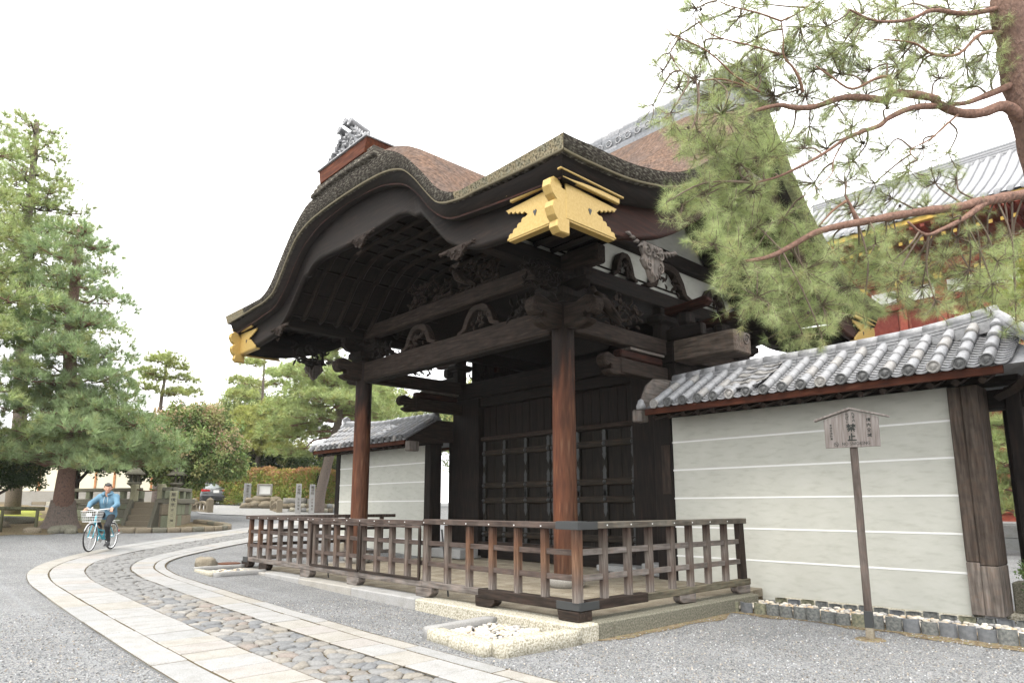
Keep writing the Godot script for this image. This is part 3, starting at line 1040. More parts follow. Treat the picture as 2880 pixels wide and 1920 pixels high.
	for i in n:
		var x0 := lerpf(-5.66, 5.66, float(i) / n)
		var x1 := lerpf(-5.66, 5.66, float(i + 1) / n)
		for zside in [1, -1]:
			var zt: float = 4.74 if zside > 0 else -6.4
			var zb: float = 4.66 if zside > 0 else -6.32
			var y := [slut(BX, BY, absf(x0)) + 0.01, slut(BX, BY, absf(x1)) + 0.01, slut(SX, SY, absf(x1)), slut(SX, SY, absf(x0))]
			var kk := 5.58 / 5.66
			var a := Vector3(x0 * kk, y[3], zb)
			var b := Vector3(x1 * kk, y[2], zb)
			var c := Vector3(x1, y[1], zt)
			var d := Vector3(x0, y[0], zt)
			var e := Vector3(x1 * kk, y[2] + 0.0, zb - 0.24 * zside)
			var f := Vector3(x0 * kk, y[3] + 0.0, zb - 0.24 * zside)
			var h0 := Vector3(0, 0.028, 0.012 * zside)
			if zside > 0:
				quad(band, a, b, c, d); quad(band, f, e, b, a)
				quad(red_line, a + Vector3(0, 0, 0.008), b + Vector3(0, 0, 0.008), b + h0, a + h0)
			else:
				quad(band, b, a, d, c); quad(band, a, b, e, f)
	obj("eave_board", band, M.dark_x, roof)
	obj("eave_moulding", red_line, M.red_x, roof)
	var zz := range_f(-6.40, 4.74, 90)
	for sd in [1, -1]:
		var vb := S(true)
		for j in zz.size() - 1:
			var y0: float = roof_y(EX, zz[j]) - 0.23
			var y1: float = roof_y(EX, zz[j + 1]) - 0.23
			var w1: float = lerpf(y1 - 0.27, slut(SX, SY, 5.6), smoothstep(4.2, 4.7, zz[j + 1]))
			var w0: float = lerpf(y0 - 0.27, slut(SX, SY, 5.6), smoothstep(4.2, 4.7, zz[j]))
			var a := Vector3(5.58 * sd, w1, clampf(zz[j + 1], -6.32, 4.66))
			var b := Vector3(5.58 * sd, w0, clampf(zz[j], -6.32, 4.66))
			var c := Vector3(5.66 * sd, y0 + 0.03, zz[j])
			var d := Vector3(5.66 * sd, y1 + 0.03, zz[j + 1])
			var e := b - Vector3(0.22 * sd, 0, 0)
			var f := a - Vector3(0.22 * sd, 0, 0)
			if sd > 0: quad(vb, a, b, c, d); quad(vb, a, f, e, b)
			else: quad(vb, b, a, d, c); quad(vb, b, e, f, a)
		obj("verge_board", vb, M.dark_z, roof)
	# bargeboards: front and back follow the wave, the sides follow the verge
	for zside in [1, -1]:
		var bs := S(true)
		var z0: float = 4.44 if zside > 0 else -6.1
		var th := 0.13
		var rings := []
		for i in 141:
			var x := lerpf(-5.44, 5.44, i / 140.0)
			var lo := slut(GX, GY, absf(x)) if absf(absf(x) - 2.01) > 0.1 else lut(GX, GY, absf(x))
			var hi := slut(SX, SY, absf(x)) + 0.02
			rings.append([Vector3(x, lo, z0 - th * 0.5), Vector3(x, lo, z0 + th * 0.5), Vector3(x, lo + 0.09, z0 + th * 0.5), Vector3(x, lo + 0.1, z0 + th * 0.5 - 0.02), Vector3(x, hi, z0 + th * 0.5 + 0.03), Vector3(x, hi, z0 - th * 0.5)])
			rings[-1].reverse()
		skin(bs, rings)
		obj("bargeboard", bs, M.dark_x, roof)
	for sd in [1, -1]:
		var bs := S(true)
		var rings := []
		for i in 101:
			var z := lerpf(-6.05, 4.4, i / 100.0)
			var v := roof_y(EX, z)
			var cz := absf(z + 0.85)
			var depth := 0.97 + 0.18 * smoothstep(2.6, 0.0, cz)
			var lo := v - depth
			if cz > 3.3: lo = lerpf(lo, 5.22, smoothstep(3.3, 5.2, cz))
			var hi := v - 0.48
			var x: float = 5.4 * sd
			var ring := [Vector3(x - 0.065, lo, z), Vector3(x + 0.065, lo, z), Vector3(x + 0.065, lo + 0.09, z), Vector3(x + 0.065 - 0.02 * sd, lo + 0.1, z), Vector3(x + 0.065 + 0.02 * sd, hi, z), Vector3(x - 0.065, hi, z)]
			rings.append(ring)
		skin(bs, rings)
		obj("bargeboard", bs, M.red_z if sd > 0 else M.dark_z, roof)
	# boarding under the eaves: the vault behind the wave and flat soffits at the sides
	var sz := range_f(-6.0, 4.4, 40)
	for part in [[-5.35, -3.34, 12], [-3.34, 3.34, 60], [3.34, 5.35, 12]]:
		var sof := S(true)
		var sx := range_f(part[0], part[1], part[2])
		for i in sx.size() - 1:
			for j in sz.size() - 1:
				var q := []
				for c in [[0, 0], [1, 0], [1, 1], [0, 1]]:
					var x: float = sx[i + c[0]]
					var z: float = sz[j + c[1]]
					q.append(Vector3(x, vault_y(x) if part[2] == 60 else eave_y(z), z))
				quad(sof, q[0], q[1], q[2], q[3])
		obj("soffit_boards", sof, M.dark_x, roof)
	# curved ribs under the vault and straight rafters under the side eaves
	var z := 4.05
	while z > 1.0:
		var rs := S(true)
		var pts := []
		for i in 61:
			var x := lerpf(-3.15, 3.15, i / 60.0)
			pts.append(Vector3(x, vault_y(x) - 0.05, z))
		tube(rs, pts, 0.065, 4)
		obj("vault_rib", rs, M.rib, roof)
		z -= 0.42
	for i in 15:
		var x := lerpf(-3.0, 3.0, i / 14.0)
		var y := vault_y(x) - 0.012
		obj("vault_batten", bx(Vector3(x - 0.025, y - 0.03, 0.6), Vector3(x + 0.025, y + 0.015, 4.35), 0.004), M.dark_z, roof)
	for sd in [1, -1]:
		z = 4.2
		while z > -5.8:
			var rs := S()
			tube(rs, [Vector3(3.35 * sd, eave_y(z) - 0.05, z), Vector3(5.33 * sd, eave_y(z) - 0.05, z)], 0.06, 4)
			obj("side_rafter", rs, M.dark_x, roof)
			z -= 0.42
	gold_fittings(g)
	ridge_parts(g, roof)
	# carved pendants under the bargeboards
	for sd in [1, -1]:
		var t := Transform3D(Basis.from_euler(Vector3(0, PI / 2 * sd, 0)), Vector3(5.46 * sd, 5.36, 2.55 if sd > 0 else 2.55))
		pendant(g, t, 1.0, M.grey_y)
		pendant(g, Transform3D(Basis.from_euler(Vector3(0, PI / 2 * sd, 0)), Vector3(5.46 * sd, 7.7, -0.85)), 1.3, M.grey_y)
	for x in [-3.25, 3.2]:
		pendant(g, Transform3D(Basis(), Vector3(x, 5.46, 4.5)), 0.62, M.brown_x, true)
	pendant(g, Transform3D(Basis(), Vector3(0.2, 6.56, 4.5)), 0.7, M.brown_x, true)

func vault_y(x: float) -> float:
	var ax := absf(x)
	return lerpf(slut(GX, GY, ax) + 0.16 + 0.3 * smoothstep(3.0, 0.6, ax), 5.98, smoothstep(3.0, 3.3, ax))

func eave_y(z: float) -> float:
	return maxf(5.96, slut(VZ, VY, z) - 0.62)

func gold_outline(l: float) -> PackedVector2Array:
	# sheet of gilt metal on the end of a bargeboard: square at the corner, two scalloped tongues away from it
	var p := PackedVector2Array()
	p.append(Vector2(0, 0)); p.append(Vector2(l, 0)); p.append(Vector2(l * 0.99, 0.025))
	for k in 4:
		var a := Vector2(lerpf(l * 0.97, l * 0.64, k / 4.0), lerpf(0.03, 0.25, k / 4.0))
		var b := Vector2(lerpf(l * 0.97, l * 0.64, (k + 1) / 4.0), lerpf(0.03, 0.25, (k + 1) / 4.0))
		for q in 4:
			var t := q / 3.0
			p.append(a.lerp(b, t * 0.96) + Vector2(0.022, 0.026) * sin(PI * t))
	p.append(Vector2(l * 0.6, 0.27)); p.append(Vector2(l * 0.65, 0.315))
	for k in 4:
		var a := Vector2(lerpf(l * 0.66, l * 1.0, k / 4.0), lerpf(0.325, 0.44, k / 4.0))
		var b := Vector2(lerpf(l * 0.66, l * 1.0, (k + 1) / 4.0), lerpf(0.325, 0.44, (k + 1) / 4.0))
		for q in 4:
			var t := q / 3.0
			p.append(a.lerp(b, t * 0.96) + Vector2(0.012, -0.03) * sin(PI * t))
	p.append(Vector2(l * 1.03, 0.465)); p.append(Vector2(0, 0.5))
	return p

func gold_fittings(g: Node3D) -> void:
	for cx in [1, -1]:
		for cz in [1, -1]:
			var zc: float = 4.52 if cz > 0 else -6.18
			var f := Node3D.new()
			f.name = "gilded_corner"
			g.add_child(f, true)
			f.position = Vector3(5.47 * cx, 5.2, zc)
			# plates on the two faces
			var o := gold_outline(1.05)
			var fp := PackedVector2Array()
			for q in o: fp.append(Vector2(-q.x * cx, q.y))
			var a := S()
			prism(a, fp, 0.03, xf(Vector3(0, 0.0, 0.036 * cz)), 0.006)
			obj("plate", a, M.gold, f)
			var sp := PackedVector2Array()
			for q in o: sp.append(Vector2(q.x * cz * 1.0, q.y))
			var b := S()
			prism(b, sp, 0.03, Transform3D(Basis.from_euler(Vector3(0, PI / 2, 0)), Vector3(0.036 * cx, 0.0, 0.0)), 0.006)
			obj("plate", b, M.gold, f)
			# lower lip
			var lp := S()
			box(lp, Vector3(-0.5 * cx, -0.008, -0.02 * cz), Vector3(1.04, 0.03, 0.12), 0.006)
			box(lp, Vector3(-0.02 * cx, -0.010, -0.5 * cz), Vector3(0.12, 0.03, 1.04), 0.006)
			obj("under_plate", lp, M.gold, f)
			# curled nose on the corner
			var prof := pv([-0.1, -0.21, 0.10, -0.22, 0.17, -0.15, 0.15, -0.06, 0.21, 0.0, 0.25, 0.10, 0.23, 0.18, 0.17, 0.22, 0.24, 0.28, 0.29, 0.38, 0.27, 0.48, 0.19, 0.53, 0.09, 0.51, 0.04, 0.42, -0.1, 0.40])
			var ns := S()
			prism(ns, prof, 0.15, Transform3D(Basis.from_euler(Vector3(0, -PI / 2 * cz, 0)), Vector3(-0.03 * cx, 0, 0.02 * cz)), 0.018)
			obj("corner_nose", ns, M.gold, f)
			# angle moulding above
			var ms := S()
			var y := 0.53
			box(ms, Vector3(-0.42 * cx, y + 0.02, 0.1 * cz), Vector3(0.98, 0.085, 0.06), 0.012)
			box(ms, Vector3(0.09 * cx, y + 0.02, -0.46 * cz), Vector3(0.06, 0.085, 1.2), 0.012)
			box(ms, Vector3(-0.42 * cx, y + 0.085, 0.125 * cz), Vector3(1.08, 0.03, 0.07), 0.008)
			box(ms, Vector3(0.115 * cx, y + 0.085, -0.46 * cz), Vector3(0.07, 0.03, 1.32), 0.008)
			obj("angle_moulding", ms, M.gold, f)
			# heart-shaped holes and a round boss
			for k in [[-0.48 * cx, 0.24, 0.05 * cz, 0.0], [0.05 * cx, 0.24, -0.48 * cz, PI / 2]]:
				var hs := S()
				prism(hs, pv([-0.02, 0.05, 0.0, 0.03, 0.02, 0.05, 0.035, 0.02, 0.0, -0.05, -0.035, 0.02]), 0.012, Transform3D(Basis.from_euler(Vector3(0, k[3], 0)), Vector3(k[0], k[1], k[2])))
				obj("heart_hole", hs, M.iron, f)

# a carved pendant board with scrolls (gegyo)
func pendant(g: Node3D, t: Transform3D, sc: float, m: Material, wide := false) -> void:
	var o := Node3D.new()
	o.name = "carved_pendant"
	g.add_child(o, true)
	o.transform = t.scaled_local(Vector3.ONE * sc)
	var p: PackedVector2Array
	if wide: p = pv([-0.62, 0.06, 0.62, 0.06, 0.56, -0.02, 0.46, -0.01, 0.42, -0.08, 0.33, -0.07, 0.3, -0.15, 0.21, -0.15, 0.18, -0.24, 0.1, -0.25, 0.06, -0.31, -0.06, -0.31, -0.1, -0.25, -0.18, -0.24, -0.21, -0.15, -0.3, -0.15, -0.33, -0.07, -0.42, -0.08, -0.46, -0.01, -0.56, -0.02])
	else: p = pv([-0.24, 0.02, 0.24, 0.02, 0.27, -0.1, 0.22, -0.18, 0.27, -0.27, 0.2, -0.36, 0.13, -0.40, 0.09, -0.5, 0.0, -0.57, -0.09, -0.5, -0.13, -0.40, -0.2, -0.36, -0.27, -0.27, -0.22, -0.18, -0.27, -0.1])
	var b := S()
	prism(b, p, 0.09, Transform3D(), 0.012)
	obj("board", b, m, o)
	var c := S(true)
	for sd in [-1.0, 1.0]:
		if wide:
			scroll(c, Vector3(0.3 * sd, -0.06, 0.05), 0.1, 1.4, 0.0 if sd > 0 else PI, sd, 0.022)
			scroll(c, Vector3(0.12 * sd, -0.2, 0.05), 0.1, 1.3, PI / 2, -sd, 0.022)
			for k in 3: leaf_lump(c, Vector3((0.42 + 0.1 * k) * sd, 0.02, 0.02), Vector3(sd, -0.5 + 0.25 * k, 0), Vector3.BACK, 0.16, 0.045)
			for k in 3: leaf_lump(c, Vector3((0.5 + 0.06 * k) * sd, 0.01, 0.0), Vector3(sd, -0.1 - 0.3 * k, 0), Vector3.BACK, 0.14, 0.04)
		else:
			scroll(c, Vector3(0.17 * sd, -0.12, 0.05), 0.1, 1.5, PI / 2, sd, 0.02)
			scroll(c, Vector3(0.14 * sd, -0.34, 0.05), 0.085, 1.4, PI / 2, -sd, 0.018)
			for k in 4: leaf_lump(c, Vector3((0.25 + 0.09 * k) * sd, -0.03 + 0.02 * k, 0.02), Vector3(sd, -0.55 + 0.2 * k, 0), Vector3.BACK, 0.15, 0.04)
	for k in 6:
		var a := TAU * k / 6
		leaf_lump(c, Vector3(0.03 * cos(a), -0.12 + 0.03 * sin(a), 0.05), Vector3(cos(a), sin(a), 0.35), Vector3.BACK, 0.085, 0.032)
	for k in 5: leaf_lump(c, Vector3((k - 2) * 0.05, -0.46 + absf(k - 2) * 0.03, 0.045), Vector3((k - 2) * 0.15, -1, 0), Vector3.BACK, 0.1, 0.025)
	obj("scrollwork", c, m, o)

func onigawara(parent: Node3D, t: Transform3D, sc: float) -> void:
	# ridge-end ornament of grey tile clay: crest of flowers and scrolls with round tile ends above
	var o := Node3D.new()
	o.name = "ridge_end_ornament"
	parent.add_child(o, true)
	o.transform = t.scaled_local(Vector3.ONE * sc)
	var b := S()
	prism(b, pv([-0.8, 0, 0.8, 0, 0.62, 0.12, 0.5, 0.16, 0.42, 0.34, 0.3, 0.5, 0.0, 0.6, -0.3, 0.5, -0.42, 0.34, -0.5, 0.16, -0.62, 0.12]), 0.2, Transform3D(), 0.03)
	obj("crest", b, M.tile, o)
	var c := S(true)
	for sd in [-1.0, 1.0]:
		for k in 9:
			var x: float = 0.84 - 0.075 * k
			var y: float = 0.05 + 0.5 * pow(k / 9.0, 1.4)
			for q in 4:
				leaf_lump(c, Vector3(x * sd, y, 0.06 + 0.02 * (q % 2)), Vector3(sd * (0.4 + 0.5 * cos(q * 1.7 + k)), 0.5 + 0.6 * sin(q * 2.1 + k * 1.3), 0.35), Vector3.BACK, 0.16, 0.06)
		scroll(c, Vector3(0.22 * sd, 0.2, 0.12), 0.13, 1.3, PI / 2, sd, 0.03)
	for k in 8:
		var a := TAU * k / 8
		leaf_lump(c, Vector3(0.05 * cos(a), 0.36 + 0.05 * sin(a), 0.11), Vector3(cos(a), sin(a), 0.5), Vector3.BACK, 0.13, 0.05)
	obj("flower_carving", c, M.tile_pale, o)
	for k in 3:
		var r := S(true)
		var x := -0.24 + 0.24 * k
		var y := 0.62 + (0.1 if k == 1 else 0.0)
		var tt := Transform3D(Basis.from_euler(Vector3(PI / 2 - 0.25, 0, 0)), Vector3(x, y, 0.0))
		lathe(r, [[0.085, -0.25], [0.085, 0.2], [0.1, 0.205], [0.1, 0.235], [0.07, 0.24], [0.065, 0.225], [0.03, 0.225], [0.025, 0.24], [0.002, 0.245]], 14, tt)
		obj("round_tile_end", r, M.tile_pale, o)

func ridge_parts(g: Node3D, roof: Node3D) -> void:
	# box at the head of the wave gable, with the ornament on it and the short ridge behind
	var r := Node3D.new()
	r.name = "front_ridge"
	g.add_child(r)
	var s := S()
	prism(s, pv([-0.86, 7.92, 0.86, 7.92, 0.93, 8.2, -0.93, 8.2]), 0.85, xf(Vector3(0, 0, 4.46)), 0.008)
	obj("ridge_box", s, M.ridge_box, r)
	obj("lead_cap", bx(Vector3(-0.96, 8.2, 4.0), Vector3(0.96, 8.232, 4.92), 0.006), M.tile_pale, r)
	onigawara(r, xf(Vector3(0, 8.23, 4.66)), 0.9)
	obj("ridge_course", bx(Vector3(-0.28, 7.9, 1.2), Vector3(0.28, 8.55, 4.5), 0.02), M.tile, r)
	for k in 4:
		obj("ridge_course", bx(Vector3(-0.34 + 0.03 * k, 8.24 + 0.09 * k, 1.2), Vector3(0.34 - 0.03 * k, 8.31 + 0.09 * k, 4.56 - 0.01 * k), 0.012), M.tile, r)
	for k in 8:
		var c := S(true)
		tube(c, [Vector3(0, 8.66, 4.62 - 0.42 * k), Vector3(0, 8.66, 4.21 - 0.42 * k)], 0.13, 14)
		obj("ridge_cap_tile", c, M.tile_pale, r)
	# main ridge along the top
	var m := Node3D.new()
	m.name = "main_ridge"
	g.add_child(m)
	var zr := -0.85
	var L := 5.5
	var n := 22
	for course in 7:
		var w := 0.36 - 0.025 * course
		var y0 := 9.2 + 0.1 * course
		for i in (1 if course == 0 else n):
			var x0 := -L if course == 0 else lerpf(-L, L, float(i) / n)
			var x1 := L if course == 0 else lerpf(-L, L, float(i + 1) / n) - 0.012
			var rise := func(x): return 0.10 * pow(absf(x) / L, 3.0)
			var h := 0.4 if course == 0 else 0.078
			var tone: Material = [M.tile_shade, M.tile, M.tile_shade, M.tile_dark][(i + course) % 4] if course != 3 else M.tile_dark
			var q := S()
			var yy := y0 - (0.3 if course == 0 else 0.0)
			var ring := func(x): return [Vector3(x, yy + rise.call(x), zr + w), Vector3(x, yy + rise.call(x), zr - w), Vector3(x, yy + h + rise.call(x), zr - w), Vector3(x, yy + h + rise.call(x), zr + w)]
			skin(q, [ring.call(x0), ring.call(x1)])
			obj("ridge_course_tile", q, tone, m)
	# row of ring ornaments set in the ridge face
	for i in 40:
		var x := lerpf(-5.2, 5.2, i / 39.0)
		var q := S(true)
		var pts := []
		for k in 11: pts.append(Vector3(x + 0.075 * cos(TAU * k / 10), 9.575 + 0.10 * pow(absf(x) / L, 3.0) + 0.075 * sin(TAU * k / 10), zr + 0.31))
		tube(q, pts, 0.016, 5)
		obj("ring_ornament", q, M.tile_pale, m)
	for i in 26:
		var x0 := lerpf(-L, L, i / 26.0)
		var x1 := lerpf(-L, L, (i + 1) / 26.0) - 0.01
		var q := S(true)
		tube(q, [Vector3(x0, 9.95 + 0.10 * pow(absf(x0) / L, 3.0), zr), Vector3(x1, 9.95 + 0.10 * pow(absf(x1) / L, 3.0), zr)], 0.125, 10)
		obj("ridge_cap_tile", q, M.tile_pale, m)
	for sd in [1, -1]:
		onigawara(m, Transform3D(Basis.from_euler(Vector3(0, PI / 2 * sd, 0)), Vector3((L + 0.08) * sd, 9.3, zr)), 0.95)

# elephant-nose beam end pointing along +x
func nose(parent: Node3D, at: Vector3, turn: float, m: Material, sc := 1.0) -> void:
	var o := Node3D.new()
	o.name = "carved_beam_end"
	parent.add_child(o, true)
	o.transform = Transform3D(Basis.from_euler(Vector3(0, turn, 0)).scaled(Vector3.ONE * sc), at)
	var p := pv([-0.15, 0.0, 0.05, -0.02, 0.2, -0.05, 0.34, -0.04, 0.45, 0.0, 0.5, 0.05, 0.44, 0.09, 0.36, 0.11, 0.36, 0.17, 0.42, 0.19, 0.47, 0.14, 0.55, 0.13, 0.62, 0.18, 0.66, 0.27, 0.64, 0.37, 0.56, 0.45, 0.45, 0.48, 0.33, 0.45, 0.2, 0.4, 0.05, 0.42, -0.15, 0.44])
	var s := S()
	prism(s, p, 0.25, Transform3D(), 0.03)
	obj("block", s, m, o)
	var c := S(true)
	for sd in [-1.0, 1.0]:
		scroll(c, Vector3(0.5, 0.31, 0.125 * sd), 0.1, 1.4, -PI / 2, 1.0, 0.014)
	obj("carved_spiral", c, m, o)

# bracket cluster on a post head
func bracket(g: Node3D, x: float, y: float, z: float) -> void:
	var o := Node3D.new()
	o.name = "bracket_set"
	g.add_child(o, true)
	o.position = Vector3(x, y, z)
	var s := S()
	var rings := []
	for k in [[0.2, 0.0], [0.24, 0.06], [0.3, 0.1], [0.3, 0.22]]:
		rings.append([Vector3(k[0], k[1], k[0]), Vector3(k[0], k[1], -k[0]), Vector3(-k[0], k[1], -k[0]), Vector3(-k[0], k[1], k[0])])
	skin(s, rings)
	obj("bearing_block", s, M.dark_y, o)
	for k in 2:
		var a := S()
		prism(a, pv([-0.62, 0.2, -0.62, 0.12, -0.52, 0.03, -0.34, 0.0, 0.34, 0.0, 0.52, 0.03, 0.62, 0.12, 0.62, 0.2]), 0.17 - 0.004 * k, Transform3D(Basis.from_euler(Vector3(0, PI / 2 * k, 0)), Vector3(0, 0.2 + 0.003 * k, 0)), 0.012)
		obj("bracket_arm", a, M.dark_x if k == 0 else M.dark_z, o)
		for q in [-0.5, 0.0, 0.5]:
			var at := Vector3(q, 0.4, 0).rotated(Vector3.UP, PI / 2 * k)
			if q == 0.0 and k == 1: continue
			var b := S()
			var rr := []
			for e in [[0.075, 0.0], [0.12, 0.06], [0.12, 0.13]]:
				rr.append([at + Vector3(e[0], e[1], e[0]), at + Vector3(e[0], e[1], -e[0]), at + Vector3(-e[0], e[1], -e[0]), at + Vector3(-e[0], e[1], e[0])])
			skin(b, rr)
			obj("small_block", b, M.dark_y, o)

# frog-leg strut with a carved filling
func strut(g: Node3D, t: Transform3D, w: float, h: float) -> void:
	var o := Node3D.new()
	o.name = "frog_leg_strut"
	g.add_child(o, true)
	o.transform = t
	var s := S()
	prism(s, pv([-w, 0, -w * 0.8, 0, -w * 0.55, h * 0.12, -w * 0.42, h * 0.45, -w * 0.2, h * 0.74, 0, h * 0.8, w * 0.2, h * 0.74, w * 0.42, h * 0.45, w * 0.55, h * 0.12, w * 0.8, 0, w, 0, w * 0.98, h * 0.1, w * 0.74, h * 0.2, w * 0.62, h * 0.55, w * 0.4, h * 0.9, w * 0.2, h, -w * 0.2, h, -w * 0.4, h * 0.9, -w * 0.62, h * 0.55, -w * 0.74, h * 0.2, -w * 0.98, h * 0.1]), 0.16, Transform3D(), 0.012)
	obj("leg_frame", s, M.brown_x, o)
	var c := S(true)
	for k in 14:
		var a := rng.randf() * TAU
		leaf_lump(c, Vector3(rng.randf_range(-0.35, 0.35) * w, rng.randf_range(0.12, 0.55) * h, 0.03), Vector3(cos(a), sin(a), 0.3), Vector3.BACK, 0.16, 0.05)
	obj("flower_carving", c, M.brown_x, o)

# a pierced panel of birds, blossoms and stems
func carving(g: Node3D, t: Transform3D, w: float, h: float, m: Material, n := 46, bird := false) -> void:
	var o := Node3D.new()
	o.name = "carved_panel"
	g.add_child(o, true)
	o.transform = t
	var stems := S(true)
	for k in 7:
		var pts := []
		var x := rng.randf_range(-0.45, 0.3) * w
		var y := rng.randf_range(0.0, 0.3) * h
		var a := rng.randf_range(-0.3, 1.3)
		for i in 9:
			pts.append(Vector3(clampf(x, -w * 0.5, w * 0.5), clampf(y, 0.02, h), 0.03 * sin(i * 1.3 + k)))
			x += cos(a) * w * 0.09
			y += sin(a) * h * 0.11
			a += rng.randf_range(-0.7, 0.7)
		tube(stems, pts, 0.022, 5)
	obj("carved_stem", stems, m, o)
	var lv := S(true)
	for k in n:
		var a := rng.randf() * TAU
		leaf_lump(lv, Vector3(rng.randf_range(-0.5, 0.5) * w, rng.randf_range(0.02, 0.95) * h, rng.randf_range(-0.03, 0.05)), Vector3(cos(a), sin(a), 0.4), Vector3.BACK, rng.randf_range(0.1, 0.2), rng.randf_range(0.03, 0.055))
	obj("carved_leaves", lv, m, o)
	var fl := S(true)
	for k in 7:
		var c := Vector3(rng.randf_range(-0.42, 0.42) * w, rng.randf_range(0.2, 0.9) * h, 0.07)
		lathe(fl, [[0.02, -0.03], [0.05, -0.01], [0.062, 0.02], [0.045, 0.03], [0.02, 0.012], [0.002, 0.01]], 10, Transform3D(Basis.from_euler(Vector3(PI / 2, 0, 0)), c))
	obj("carved_blossom", fl, m, o)
	if bird:
		var b := S(true)
		var c := Vector3(-w * 0.22, h * 0.5, 0.1)
		tube(b, [c + Vector3(-0.24, 0.2, 0), c + Vector3(-0.15, 0.13, 0.02), c + Vector3(0, 0.0, 0.04), c + Vector3(0.2, -0.14, 0.02), c + Vector3(0.5, -0.28, 0)], [0.03, 0.075, 0.12, 0.08, 0.03], 8)
		tube(b, [c + Vector3(-0.24, 0.2, 0), c + Vector3(-0.3, 0.24, 0.02), c + Vector3(-0.38, 0.22, 0.02)], [0.05, 0.05, 0.008], 8)
		for k in 4: leaf_lump(b, c + Vector3(0.0 + 0.06 * k, 0.03 - 0.05 * k, 0.1), Vector3(0.8, -0.6, 0.05), Vector3.BACK, 0.3, 0.05)
		obj("carved_bird", b, m, o)

func post_column(g: Node3D, x: float, z: float, y0: float, y1: float, r: float) -> void:
	var s := S(true)
	var rows := 40
	var sides := 28
	var nz := FastNoiseLite.new()
	nz.seed = 3
	nz.frequency = 1.2
	var grid := []
	for i in rows + 1:
		var y := lerpf(y0, y1, float(i) / rows)
		var ring := []
		for j in sides:
			var a := -TAU * j / sides
			var rr := r * (1.0 - 0.05 * i / rows)
			ring.append(Vector3(x + cos(a) * rr, y, z + sin(a) * rr))
		grid.append(ring)
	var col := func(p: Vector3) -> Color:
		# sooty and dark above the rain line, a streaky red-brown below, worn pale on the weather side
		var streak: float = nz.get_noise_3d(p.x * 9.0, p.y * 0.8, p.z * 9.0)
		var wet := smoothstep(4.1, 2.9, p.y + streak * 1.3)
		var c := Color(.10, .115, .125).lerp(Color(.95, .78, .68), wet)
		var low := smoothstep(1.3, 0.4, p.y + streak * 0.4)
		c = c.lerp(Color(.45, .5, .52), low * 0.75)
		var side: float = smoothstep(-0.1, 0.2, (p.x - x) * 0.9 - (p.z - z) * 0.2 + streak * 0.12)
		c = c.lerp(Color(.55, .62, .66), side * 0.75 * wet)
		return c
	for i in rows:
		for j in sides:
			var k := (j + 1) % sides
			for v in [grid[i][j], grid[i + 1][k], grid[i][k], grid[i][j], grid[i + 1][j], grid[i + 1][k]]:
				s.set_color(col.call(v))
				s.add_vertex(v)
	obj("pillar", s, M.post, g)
	var st := S(true)
	lathe(st, [[0.24, PT - 0.03], [0.29, PT + 0.02], [0.318, PT + 0.09], [0.30, PT + 0.165], [0.255, PT + 0.2], [0.22, PT + 0.206]], 28, xf(Vector3(x, 0, z)))
	obj("foundation_stone", st, M.granite_warm, g)

